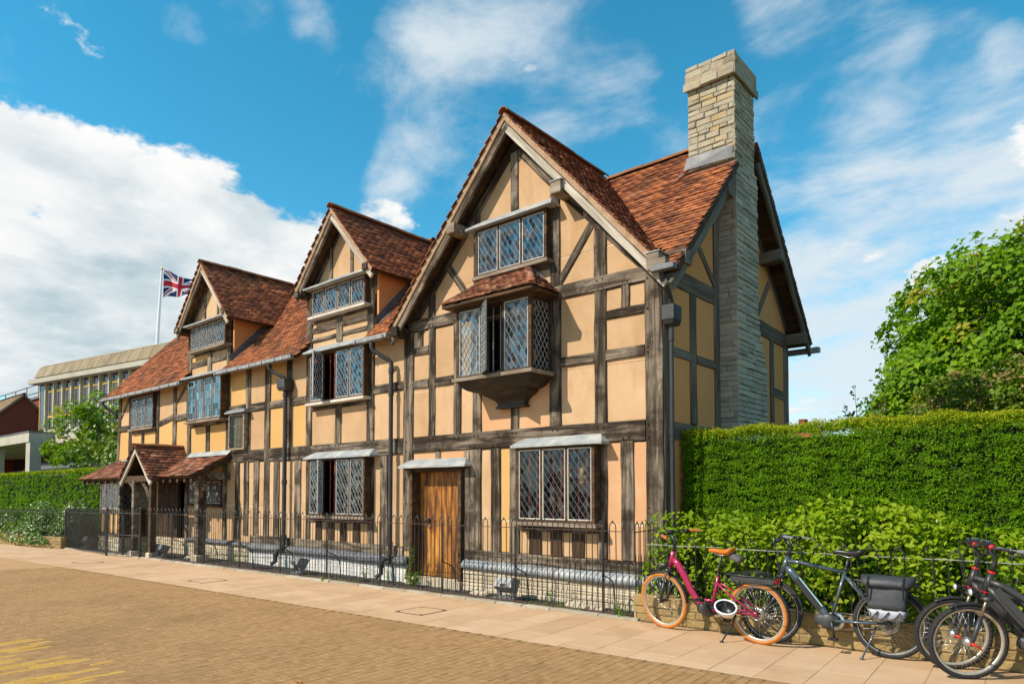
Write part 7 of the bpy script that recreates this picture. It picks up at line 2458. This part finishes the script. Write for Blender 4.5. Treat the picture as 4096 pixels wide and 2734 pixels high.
def arc(cx, cz, r, a0, a1, n, y=0.0):
    return [(cx + r * math.cos(R(a0 + (a1 - a0) * k / n)), y, cz + r * math.sin(R(a0 + (a1 - a0) * k / n))) for k in range(n + 1)]


def bicycle(label, rear, frontpt, lean, steer, frame_mat, tyre_mat, style, wheel_r=0.352, grip_mat=None, saddle_mat=None, group='parked bicycles', accents=None):
    rear = Vector(rear); frontpt = Vector(frontpt)
    d = frontpt - rear
    wb = d.length
    t = thing('bicycle', label, 'bicycle', rear, group)
    t.rotation_mode = 'XYZ'
    t.rotation_euler = (R(lean), 0, math.atan2(d.y, d.x))
    B = lambda mb, name, m, parent=None, smooth=True: mb.build(name, m, parent or t, smooth=smooth, world=False)
    k = wb / 1.22
    hub = wheel_r
    ht, hb = Vector((1.03 * k, 0, 0.985)), Vector((1.085 * k, 0, 0.80))
    ax = (ht - hb).normalized()
    SM = Matrix.Translation(hb) @ Matrix.Rotation(R(steer), 4, ax) @ Matrix.Translation(-hb)
    tr_ = 0.024
    rr = wheel_r - tr_

    def wheel(cx, M, rotor=0.0, dyn=False):
        h = MB()
        h.lathe([(0.008, -0.055), (0.022, -0.05), (0.024 if not dyn else 0.042, -0.03), (0.018 if not dyn else 0.048, 0), (0.024 if not dyn else 0.042, 0.03), (0.022, 0.05), (0.008, 0.055)], 'y', 14, org=(cx, 0, hub), M=M)
        w = B(h, 'wheel', STEEL if dyn else BLACK)
        ty = MB()
        V = []; F = []
        n, m_ = 48, 10
        for i in range(n):
            a = 2 * math.pi * i / n
            for j in range(m_):
                b = 2 * math.pi * j / m_
                r_ = rr + tr_ * math.cos(b)
                V.append((cx + r_ * math.cos(a), tr_ * 0.95 * math.sin(b), hub + r_ * math.sin(a)))
        for i in range(n):
            for j in range(m_):
                F.append((i * m_ + j, i * m_ + (j + 1) % m_, ((i + 1) % n) * m_ + (j + 1) % m_, ((i + 1) % n) * m_ + j))
        ty.add(V, F, M=M)
        B(ty, 'tyre', tyre_mat, w)
        tk = MB()
        for i in range(96):
            a = 2 * math.pi * i / 96
            for s in (-1, 1):
                Mr = M @ Matrix.Translation((cx, 0, hub)) @ Matrix.Rotation(-a, 4, 'Y') @ Matrix.Translation((wheel_r - 0.001, s * 0.009, 0)) @ Matrix.Rotation(s * 0.5, 4, 'X')
                tk.box(-0.003, 0.0022, -0.006, 0.006, -0.007, 0.007, M=Mr)
        B(tk, 'tread', tyre_mat, w, False)
        rm = MB()
        ri = rr - tr_ * 0.55
        rm.lathe([(ri + .004, -0.013), (ri + .006, 0.013), (ri - 0.020, 0.010), (ri - 0.026, 0), (ri - 0.020, -0.010), (ri + .004, -0.013)], 'y', 48, org=(cx, 0, hub), M=M)
        B(rm, 'rim', BLACK if style == 'diamond' else ALLOY, w)
        rl = MB()
        for s in (-1, 1):
            rl.lathe([(ri + 0.004, s * 0.0145), (ri - 0.003, s * 0.0150), (ri - 0.009, s * 0.0135)], 'y', 48, org=(cx, 0, hub), M=M)
        B(rl, 'rim_edge', ALLOY, w)
        sp = MB()
        for i in range(32):
            a = 2 * math.pi * i / 32
            s = 1 if i % 2 else -1
            b = a + (0.42 if (i // 2) % 2 else -0.42)
            p0 = (cx + 0.028 * math.cos(b * 1.0 + 1.2), s * 0.032, hub + 0.028 * math.sin(b + 1.2))
            p1 = (cx + (ri - 0.018) * math.cos(a), 0, hub + (ri - 0.018) * math.sin(a))
            sp.tube([p0, p1], 0.0013, 4, M=M)
        B(sp, 'spokes', STEEL, w)
        if rotor:
            ro = MB()
            for ra in (rotor, rotor * 0.78):
                ro.tube([(cx + ra * math.cos(2 * math.pi * q / 28), 0.042, hub + ra * math.sin(2 * math.pi * q / 28)) for q in range(28)], 0.0065, 4, closed=True, M=M, flat=0.3)
            for q in range(6):
                a = q * math.pi / 3
                ro.tube([(cx + .02 * math.cos(a), .042, hub + .02 * math.sin(a)), (cx + rotor * math.cos(a + .5), .042, hub + rotor * math.sin(a + .5))], 0.004, 4, M=M)
            for q in range(14):
                a = q * math.pi / 7
                ro.tube([(cx + rotor * .78 * math.cos(a), .042, hub + rotor * .78 * math.sin(a)), (cx + rotor * math.cos(a + .12), .042, hub + rotor * math.sin(a + .12))], 0.003, 4, M=M)
            B(ro, 'brake_disc', STEEL, w)
        return w
    I = Matrix.Identity(4)
    wheel(0, I, 0.09 if style == 'diamond' else 0.07)
    wheel(wb, SM, 0.0 if style != 'diamond' else 0.08, dyn=style == 'black')
    # frame
    fr = MB()
    bbx, bbz = 0.545 * k, 0.315
    fr.tube([hb - ax * 0.01, ht + ax * 0.005], [0.034, 0.030], 12)
    if style == 'step':
        P = [(1.055 * k, 0, 0.90), (0.985 * k, 0, 0.83), (0.90 * k, 0, 0.69), (0.83 * k, 0, 0.53), (0.745 * k, 0, 0.405), (0.66 * k, 0, 0.345)]
        fr.tube(P, [0.030, 0.046, 0.047, 0.043, 0.040, 0.042], 12, flat=0.75)
        fr.tube([(0.80 * k, 0, 0.47), (0.72 * k, 0, 0.425), (0.62 * k, 0, 0.425), (0.52 * k, 0, 0.43)], 0.017, 10)
        fr.tube([(bbx + .015, 0, 0.34), (0.455 * k, 0, 0.735)], 0.020, 10)
        sc = Vector((0.455 * k, 0, 0.735))
        ss0 = Vector((0.475 * k, 0, 0.66))
    elif style == 'diamond':
        fr.tube([(1.05 * k, 0, 0.935), (0.90 * k, 0, 0.925), (0.435 * k, 0, 0.845)], [0.026, 0.022, 0.018], 12)
        fr.tube([(1.06 * k, 0, 0.875), (0.98 * k, 0, 0.80), (0.64 * k, 0, 0.395), (0.60 * k, 0, 0.35)], [0.030, 0.046, 0.044, 0.036], 12, flat=0.72)
        fr.tube([(bbx + .02, 0, 0.36), (0.425 * k, 0, 0.87)], 0.0185, 10)
        sc = Vector((0.425 * k, 0, 0.87))
        ss0 = Vector((0.44 * k, 0, 0.82))
    else:
        fr.tube([(1.05 * k, 0, 0.90), (0.95 * k, 0, 0.86), (0.60 * k, 0, 0.62), (0.48 * k, 0, 0.58)], [0.030, 0.034, 0.026, 0.02], 12)
        fr.tube([(1.07 * k, 0, 0.85), (0.97 * k, 0, 0.75), (0.68 * k, 0, 0.40), (0.60 * k, 0, 0.34)], [0.030, 0.042, 0.040, 0.036], 12)
        fr.tube([(bbx + .02, 0, 0.34), (0.445 * k, 0, 0.80)], 0.019, 10)
        sc = Vector((0.445 * k, 0, 0.80))
        ss0 = Vector((0.475 * k, 0, 0.66))
    for s in (-1, 1):
        fr.tube([(bbx - .02, s * 0.045, bbz + .01), (0.30 * k, s * 0.058, 0.335), (0.0, s * 0.068, hub)], [0.015, 0.014, 0.012], 8)
        fr.tube([ss0 + Vector((0, s * 0.018, 0)), ss0 * 0.75 + Vector((0, s * 0.055, 0.088)), (0.0, s * 0.068, hub)], [0.012, 0.012, 0.011], 8)
        fr.box(-0.025, 0.03, s * 0.062, s * 0.074, hub - .03, hub + .03)
    frame_o = B(fr, 'frame', frame_mat)
    # fork, mudguard, lamp and bars turn with the wheel
    fk = MB()
    fk.tube([hb - ax * 0.012, hb - ax * 0.05], 0.030, 10, M=SM)
    fk.box(hb.x - 0.03, hb.x + .04, -0.085, 0.085, hb.z - 0.065, hb.z - 0.035, M=SM)
    for s in (-1, 1):
        q0 = Vector((hb.x + 0.012, s * 0.068, hb.z - 0.03)); q2 = Vector((wb, s * 0.066, hub))
        q1 = q0.lerp(q2, 0.42)
        fk.tube([q1, q1.lerp(q2, 0.7), q2 + Vector((0, 0, -0.02))], [0.022, 0.021, 0.015], 10, M=SM)
    B(fk, 'fork', BLACK if style != 'black' else CHARCOAL)
    sl = MB()
    for s in (-1, 1):
        q0 = Vector((hb.x + 0.012, s * 0.068, hb.z - 0.03)); q2 = Vector((wb, s * 0.066, hub))
        sl.tube([q0, q0.lerp(q2, 0.46)], 0.0145, 8, M=SM)
    B(sl, 'stanchion', mat('stanchion_bronze', [(0, (0.22, 0.16, 0.10)), (1, (0.32, 0.25, 0.17))], metal=0.7, rough=0.3))

    def guard(cx, a0, a1, M, r):
        mb = MB()
        n = 26
        V = []; F = []
        prof = [(-0.030, -0.012), (-0.020, 0.002), (0, 0.007), (0.020, 0.002), (0.030, -0.012), (0.026, -0.014), (0, 0.002), (-0.026, -0.014)]
        for i in range(n + 1):
            a = R(a0 + (a1 - a0) * i / n)
            for y, h in prof:
                V.append((cx + (r + h) * math.cos(a), y, hub + (r + h) * math.sin(a)))
        for i in range(n):
            for j in range(8):
                F.append((i * 8 + j, i * 8 + (j + 1) % 8, (i + 1) * 8 + (j + 1) % 8, (i + 1) * 8 + j))
        F += [tuple(range(7, -1, -1)), tuple(n * 8 + j for j in range(8))]
        mb.add(V, F, M=M)
        for s in (-1, 1):
            a = R(a1 - 8 if cx == 0 else a0 + 8)
            mb.tube([(cx + r * math.cos(a), s * 0.028, hub + r * math.sin(a)), (cx, s * 0.062, hub)], 0.002, 4, M=M)
        return mb
    B(guard(0, 45, 205, I, wheel_r + 0.016), 'mudguard', BLACK)
    B(guard(wb, 62, 178 if style != 'black' else 150, SM, wheel_r + 0.016), 'mudguard', BLACK)
    # stem and bars
    top = ht + ax * 0.01
    hz = 1.205 if style != 'diamond' else 1.19
    st_ = MB()
    st_.tube([top, top + ax * 0.05, (top.x - 0.03, 0, hz - 0.09), (top.x + 0.035, 0, hz)], [0.024, 0.021, 0.020, 0.022], 10, M=SM)
    B(st_, 'stem', BLACK)
    hx = top.x + 0.035
    bar = MB()
    for s in (-1, 1):
        bar.tube([(hx, 0, hz), (hx + .005, s * 0.10, hz + .005), (hx - 0.03, s * 0.20, hz + .02), (hx - 0.09, s * 0.28, hz + .015), (hx - 0.15, s * 0.315, hz + 0.005)], 0.0115, 10, M=SM)
        bar.tube([(hx - 0.055, s * 0.235, hz + .012), (hx - 0.02, s * 0.26, hz - .025), (hx - 0.06, s * 0.33, hz - .03)], 0.006, 6, M=SM)
        bar.box(hx - 0.085, hx - 0.045, s * 0.232 - .018, s * 0.232 + .018, hz - .012, hz + .035, M=SM)
    B(bar, 'handlebar', BLACK)
    for s in (-1, 1):
        gp = MB()
        gp.tube([(hx - 0.085, s * 0.275, hz + .015), (hx - 0.12, s * 0.299, hz + .011), (hx - 0.205, s * 0.335, hz - 0.002), (hx - 0.21, s * 0.337, hz - 0.003)], [0.016, 0.0175, 0.019, 0.012], 10, M=SM)
        B(gp, 'grip', grip_mat or GRIPG)
    cb_ = MB()
    for s, q in ((1, 0.02), (-1, -0.02), (1, 0.05)):
        cb_.tube([(hx - 0.05, s * 0.21, hz + .01), (hx + 0.07, s * 0.12, hz + 0.03), (hx + 0.10, q, hz - 0.12), (hb.x + 0.04, q, hb.z + .05), (hb.x + .03, q, hb.z - .1)], 0.0032, 5, M=SM)
    B(cb_, 'cable', BLACK)
    dsp = MB()
    dsp.bbox(hx - 0.04, hx + 0.05, -0.035, 0.035, hz + 0.02, hz + 0.045, 0.008, M=SM)
    B(dsp, 'display', BLACK, None, False)
    if style == 'black':
        ac = MB()
        for s in (-1, 1):
            ac.lathe([(0.012, -0.014), (0.026, -0.012), (0.026, 0.012), (0.012, 0.014)], 'y', 10, org=(hx - 0.005, s * 0.05, hz + .012), M=SM)
        ac.tube([ht - ax * .012, ht + ax * .006], 0.034, 12, M=SM); ac.tube([hb - ax * .004, hb + ax * .008], 0.0365, 12, M=SM)
        B(ac, 'red_clamp', REDP)
        qr = MB()
        qr.tube([(wb, 0.05, hub), (wb, 0.095, hub), (wb - .02, 0.10, hub - .01), (wb - .075, 0.098, hub - .05)], [0.012, 0.014, 0.010, 0.006], 8, M=SM)
        B(qr, 'quick_release', REDP)
    lp = MB()
    if style == 'diamond':
        lo = (hx + 0.10, 0, hz - .03)
        lp.tube([(hx, 0, hz), lo], 0.007, 6, M=SM)
    else:
        lo = (hb.x + 0.105, 0, hb.z + 0.0)
        lp.tube([(hb.x + .04, 0, hb.z - .04), (lo[0] - .03, 0, lo[2])], 0.006, 6, M=SM)
    lp.lathe([(0.001, -0.05), (0.018, -0.045), (0.030, -0.01), (0.034, 0.018)], 'x', 14, org=lo, M=SM)
    lamp = B(lp, 'headlight', BLACK)
    B(MB().lathe([(0.033, 0.017), (0.030, 0.024), (0.001, 0.030)], 'x', 14, org=lo, M=SM), 'lens', LENS, lamp)
    # drive unit
    mo = MB()
    mo.lathe([(0.001, -0.062), (0.06, -0.060), (0.082, -0.045), (0.085, 0.0), (0.082, 0.045), (0.060, 0.060), (0.001, 0.062)], 'y', 20, org=(0.60 * k, 0, 0.315))
    mo.lathe([(0.001, -0.050), (0.055, -0.048), (0.06, 0.0), (0.055, 0.048), (0.001, 0.050)], 'y', 16, org=(0.68 * k, 0, 0.325))
    mo.box(0.50 * k, 0.70 * k, -0.045, 0.045, 0.285, 0.37)
    mot = B(mo, 'motor', BLACK if style == 'step' else GREYP)
    B(MB().lathe([(0.052, 0.0615), (0.045, 0.066), (0.001, 0.067)], 'y', 18, org=(0.655 * k, -0.01, 0.32)), 'motor_cap', GREYP, mot)
    ch = MB()
    ch.lathe([(0.094, -0.055), (0.098, -0.052), (0.098, -0.048), (0.094, -0.045), (0.02, -0.045), (0.02, -0.055), (0.094, -0.055)], 'y', 24, org=(bbx, 0, bbz))
    ch.tube([(bbx, -0.05, bbz + 0.094), (0.0, -0.05, hub + 0.042)], 0.005, 5); ch.tube([(bbx, -0.05, bbz - 0.094), (0.02, -0.05, hub - 0.045)], 0.005, 5)
    ch.lathe([(0.045, -0.056), (0.045, -0.044), (0.01, -0.044)], 'y', 16, org=(0, 0, hub))
    B(ch, 'chain', STEEL)
    cka = R(-100 if style == 'diamond' else 60)
    for s, a in ((1, cka), (-1, cka + math.pi)):
        cr = MB()
        e = Vector((bbx + 0.17 * math.cos(a), s * 0.105, bbz + 0.17 * math.sin(a)))
        cr.tube([(bbx, s * 0.07, bbz), (bbx, s * 0.09, bbz), e], [0.016, 0.017, 0.012], 8)
        co = B(cr, 'crank', BLACK)
        pd = MB()
        y0, y1 = (0.115, 0.20) if s > 0 else (-0.20, -0.115)
        pd.box(e.x - .045, e.x + .045, y0, y0 + .014, e.z - .012, e.z + .012); pd.box(e.x - .045, e.x + .045, y1 - .014, y1, e.z - .012, e.z + .012)
        pd.box(e.x - .045, e.x - .032, y0, y1, e.z - .010, e.z + .010); pd.box(e.x + .032, e.x + .045, y0, y1, e.z - .010, e.z + .010); pd.box(e.x - .012, e.x + .012, y0, y1, e.z - .010, e.z + .010)
        B(pd, 'pedal', BLACK, co, False)
    # seat post and saddle
    sd = Vector((-0.235, 0, 1)).normalized()
    sz = 1.06 if style == 'diamond' else 1.03
    spt = sc + sd * (sz - 0.05 - sc.z)
    B(MB().tube([sc - sd * .05, spt], 0.0145, 10).tube([sc - sd * .005, sc + sd * .03], 0.021, 10), 'seat_post', BLACK)
    sa = MB()
    secs = [(0.168, 0.008, 0.010, -0.006), (0.158, 0.018, 0.020, -0.002), (0.12, 0.024, 0.026, 0.004), (0.06, 0.029, 0.028, 0.002), (0.0, 0.042, 0.030, -0.004), (-0.06, 0.072, 0.040, 0.002), (-0.10, 0.090, 0.050, 0.014), (-0.13, 0.088, 0.044, 0.022), (-0.15, 0.060, 0.022, 0.022)]
    V = []; F = []
    n = 12
    for (dx, hw, th, dz) in secs:
        for j in range(n):
            a = 2 * math.pi * j / n
            c_, s_ = math.cos(a), math.sin(a)
            V.append((spt.x + dx - 0.01, hw * c_, sz + dz + (0.012 + 0.010 * s_ if s_ > 0 else th * s_ * 1.1)))
    for i in range(len(secs) - 1):
        for j in range(n):
            F.append((i * n + j, i * n + (j + 1) % n, (i + 1) * n + (j + 1) % n, (i + 1) * n + j))
    F += [tuple(range(n - 1, -1, -1)), tuple((len(secs) - 1) * n + j for j in range(n))]
    sa.add(V, F)
    sad = B(sa, 'saddle', saddle_mat or BLACK)
    B(MB().tube([(spt.x + .1, .02, sz - .02), (spt.x, .022, sz - .05), (spt.x - .1, .03, sz - .03)], 0.004, 6).tube([(spt.x + .1, -.02, sz - .02), (spt.x, -.022, sz - .05), (spt.x - .1, -.03, sz - .03)], 0.004, 6), 'saddle_rail', STEEL, sad)
    # carrier
    rk = MB()
    rz = 0.775
    for s in (-1, 1):
        rk.tube([(0.36 * k, s * 0.03, rz), (0.30 * k, s * 0.055, rz), (-0.28, s * 0.055, rz)], 0.007, 6)
        rk.tube([(0.33 * k, s * 0.06, rz - .005), (0.30 * k, s * 0.062, rz - 0.085), (-0.22, s * 0.062, rz - 0.085), (-0.26, s * 0.058, rz)], 0.006, 6)
        rk.tube([(0.02, s * 0.066, rz - .08), (0.0, s * 0.074, hub + .03)], 0.006, 6); rk.tube([(0.20 * k, s * 0.064, rz - .08), (0.02, s * 0.074, hub + .04)], 0.005, 6)
    for x in (0.30 * k, 0.1, -0.1, -0.28):
        rk.tube([(x, -0.055, rz), (x, 0.055, rz)], 0.006, 6)
    B(rk, 'carrier', BLACK)
    if style == 'step':
        bt = MB().bbox(-0.24, 0.28 * k, -0.05, 0.05, rz - 0.072, rz - 0.012, 0.016)
        bat = B(bt, 'battery', GREYP, None, False)
        B(MB().bbox(-0.262, -0.241, -0.04, 0.04, rz - 0.06, rz - 0.015, 0.005), 'tail_light', REDP, bat, False)
        B(MB().tube([(0.25 * k, -.03, rz + .02), (0.0, -.05, rz + .05), (-.2, -.02, rz + .03)], 0.005, 5).tube([(0.25 * k, .03, rz + .02), (0.0, .02, rz + .05), (-.2, .03, rz + .03)], 0.005, 5), 'strap', BLACK)
    elif style == 'diamond':
        a = Vector((0.955 * k, 0, 0.79)); b = Vector((0.66 * k, 0, 0.435)); dd = (b - a).normalized(); nn_ = Vector((-dd.z, 0, dd.x))
        M = frame(dd, (0, 1, 0), a)
        B(MB().bbox(0.05, (b - a).length - .01, -0.036, 0.036, -0.012, 0.055, 0.012, M=M), 'battery', BLACK, None, False)
        B(MB().box(0.06, (b - a).length - .02, 0.0352, 0.0368, -0.030, -0.022, M=M), 'decal', mat('pale_blue_decal', [(0, (0.35, 0.62, 0.66)), (1, (0.42, 0.70, 0.74))], rough=0.4), None, False)
    else:
        a = Vector((0.98 * k, 0, 0.855)); b = Vector((0.68 * k, 0, 0.47)); dd = (b - a).normalized()
        M = frame(dd, (0, 1, 0), a)
        B(MB().bbox(0.0, (b - a).length, -0.045, 0.045, 0.0, 0.075, 0.02, M=M), 'battery', CHARCOAL, None, False)
        B(MB().bbox(0.02, (b - a).length - .03, -0.04, 0.04, 0.074, 0.086, 0.006, M=M), 'battery_cover', GREYP, None, False)
    ks = MB()
    x0 = 0.12 if style == 'diamond' else 0.24
    foot_y, foot_x = 0.24, x0 + 0.10
    zf = -math.tan(R(lean)) * foot_y
    ks.tube([(x0, 0.065, hub - 0.03), (x0 + .03, 0.11, hub - 0.15), (foot_x, foot_y, zf + 0.008)], [0.012, 0.011, 0.009], 8)
    ks.tube([(foot_x - .02, foot_y, zf + .008), (foot_x + .02, foot_y, zf + .008)], 0.012, 6)
    B(ks, 'kickstand', BLACK if style != 'diamond' else SLATEBLUE)
    return t


TL_ = lambda t, p: Matrix.Translation(t.location) @ t.rotation_euler.to_matrix().to_4x4() @ Vector(p)
red = bicycle('raspberry red step through bicycle with tan tyres and orange saddle', (1.70, -1.00, 0), (0.44, -0.83, 0), -6, -3, MAGENTA, TAN, 'step', grip_mat=GRIP, saddle_mat=LEATHER)
grey = bicycle('slate blue crossbar bicycle with black tyres and a pannier', (2.97, -0.80, 0), (1.76, -0.84, 0), 3.0, -4, SLATEBLUE, RUBBER, 'diamond')
blk1 = bicycle('black bicycle against the wall, its front wheel behind that of the other black bicycle', (4.78, -0.84, 0), (3.54, -0.92, 0), 2.5, 26, CHARCOAL, RUBBER, 'black', wheel_r=0.345)
blk2 = bicycle('black bicycle nearest the camera with a red quick release on its front wheel', (4.94, -1.08, 0), (3.70, -1.26, 0), 3.0, 26, CHARCOAL, RUBBER, 'black', wheel_r=0.345)


def at_bike(t, mb, name, m, label, cat, smooth=True):
    M = Matrix.Translation(t.location) @ t.rotation_euler.to_matrix().to_4x4()
    mb.v = [tuple(M @ Vector(p)) for p in mb.v]
    return tag(mb.build(name, m, None, smooth), label, cat)


bgm = MB()
M = Matrix.Translation((0.235, 0, 0.965)) @ Matrix.Rotation(R(-24), 4, 'Y')
secs = [(-0.085, .045, .025), (-0.07, .055, .038), (-0.02, .058, .042), (0.05, .045, .036), (0.08, .030, .025), (0.09, .02, .015)]
V = []; F = []
n = 10
for dx, hw, hh in secs:
    for j in range(n):
        a = 2 * math.pi * j / n
        V.append(M @ Vector((dx, hw * math.copysign(abs(math.cos(a)) ** .6, math.cos(a)), hh * math.copysign(abs(math.sin(a)) ** .6, math.sin(a)) + RNG.uniform(-.003, .003))))
for i in range(len(secs) - 1):
    for j in range(n):
        F.append((i * n + j, i * n + (j + 1) % n, (i + 1) * n + (j + 1) % n, (i + 1) * n + j))
F += [tuple(range(n - 1, -1, -1)), tuple((len(secs) - 1) * n + j for j in range(n))]
bgm.add(V, F)
at_bike(red, bgm, 'saddle_bag', mat('grey_bag', [(0, (0.075, 0.068, 0.070)), (1, (0.12, 0.11, 0.112))], scale=10, rough=0.7, bump=0.3), 'small grey bag strapped under the orange saddle', 'bag')

# helmet hung on the red bicycle, its inside turned to the street
hel = thing('helmet', 'white and black cycling helmet hanging from the red bicycle in front of its rear wheel', 'helmet', TL_(red, (0.30, 0.17, 0.42)))
Mh = Matrix.Translation(Vector(hel.location)) @ red.rotation_euler.to_matrix().to_4x4() @ Matrix.Rotation(R(-16), 4, 'Y') @ Matrix.Rotation(R(-30), 4, 'X')
def shell(r0, sc_, ribs, z_cut=0.0, n=28, m_=9, lo=0.0):
    V = []; F = []
    for i in range(m_ + 1):
        ph_ = lo + (math.pi / 2 - lo) * i / m_
        for j in range(n):
            a = 2 * math.pi * j / n
            r_ = r0 * (1 + (0.05 * math.cos(7 * a) if ribs else 0) * math.sin(2 * ph_))
            V.append(Mh @ Vector((r_ * sc_[0] * math.cos(ph_) * math.cos(a), r_ * sc_[1] * math.cos(ph_) * math.sin(a), -r_ * sc_[2] * math.sin(ph_))))
    for i in range(m_):
        for j in range(n):
            F.append((i * n + j, i * n + (j + 1) % n, (i + 1) * n + (j + 1) % n, (i + 1) * n + j))
    return V, F
MB().add(*shell(0.118, (1.12, 0.90, 1.05), True)).build('shell', mat('helmet_white', [(0, (0.68, 0.70, 0.72)), (1, (0.80, 0.81, 0.82))], rough=0.3, coat=0.3), hel, True)
MB().add(*shell(0.096, (1.12, 0.89, 1.02), False)).build('liner', BLACK, hel, True)
rim_ = MB().tube([Mh @ Vector((0.126 * math.cos(a), 0.102 * math.sin(a), 0.002)) for a in [2 * math.pi * q / 28 for q in range(28)]], 0.011, 6, closed=True)
rim_.build('rim', MATS['helmet_white'], hel, True)
vt = MB()
for q in range(5):
    a = R(200 + q * 35)
    vt.tube([Mh @ Vector((0.125 * math.cos(a) * .98, 0.104 * math.sin(a) * .98, -0.03)), Mh @ Vector((0.10 * math.cos(a + .1), 0.085 * math.sin(a + .1), -0.085))], 0.010, 6)
vt.build('vent', BLACK, hel)
sp_ = MB().tube([Mh @ Vector(p) for p in ((0.07, 0.09, 0), (0.05, 0.05, 0.05), (0.0, 0.0, 0.075), (-0.05, -0.05, 0.05), (-0.07, -.08, 0))], 0.005, 5).tube([Mh @ Vector(p) for p in ((-0.07, 0.08, 0), (-0.03, 0.03, 0.06), (0.0, 0.0, 0.075), (0.05, -.04, 0.04))], 0.005, 5)
sp_.build('strap', BLACK, hel)

# pannier on the slate blue bicycle
pan = thing('pannier_bag', 'dark grey pannier bag with pale reflective lower band on the slate blue bicycle', 'bag', TL_(grey, (-0.02, 0.15, 0.6)))
Mp = Matrix.Translation(grey.location) @ grey.rotation_euler.to_matrix().to_4x4()
def bagsec(levels, n=20):
    V = []; F = []
    for z, x0, x1, y0, y1 in levels:
        for j in range(n):
            a = 2 * math.pi * j / n
            c_, s_ = math.cos(a), math.sin(a)
            V.append(Mp @ Vector(((x0 + x1) / 2 + (x1 - x0) / 2 * math.copysign(abs(c_) ** .45, c_) + RNG.uniform(-.009, .009), (y0 + y1) / 2 + (y1 - y0) / 2 * math.copysign(abs(s_) ** .5, s_) + RNG.uniform(-.011, .011), z + RNG.uniform(-.007, .007))))
    for i in range(len(levels) - 1):
        for j in range(n):
            F.append((i * n + j, i * n + (j + 1) % n, (i + 1) * n + (j + 1) % n, (i + 1) * n + j))
    F += [tuple(range(n - 1, -1, -1)), tuple((len(levels) - 1) * n + j for j in range(n))]
    return V, F
MB().add(*bagsec([(0.80, -.20, .19, .075, .19), (0.74, -.20, .19, .075, .20), (0.65, -.19, .185, .075, .215), (0.56, -.185, .18, .075, .225), (0.505, -.18, .175, .075, .22)])).build('bag', CLOTH, pan, True)
MB().add(*bagsec([(0.507, -.183, .178, .075, .224), (0.44, -.165, .16, .075, .215), (0.40, -.135, .135, .08, .20)])).build('reflective_band', REFLEX, pan, True)
dk = MB()
for x in (-.13, -.03, .07, .15):
    dk.tube([Mp @ Vector((x, 0.230, 0.49)), Mp @ Vector((x + .05, 0.224, 0.425)), Mp @ Vector((x + .08, 0.205, 0.395))], 0.008, 5)
dk.build('stripe', CLOTH, pan)
MB().add(*bagsec([(0.735, -.215, .215, .05, .238), (0.76, -.235, .235, -.04, .246), (0.80, -.25, .25, -.07, .225), (0.835, -.245, .255, -.07, .17), (0.845, -.23, .24, -.06, .12)])).build('flap', CLOTH, pan, True)
bk_ = MB()
for x in (-.16, .16):
    bk_.tube([Mp @ Vector((x, 0.19, 0.84)), Mp @ Vector((x, 0.256, 0.77)), Mp @ Vector((x, 0.24, 0.62))], 0.009, 4)
bk_.build('strap', BLACK, pan)
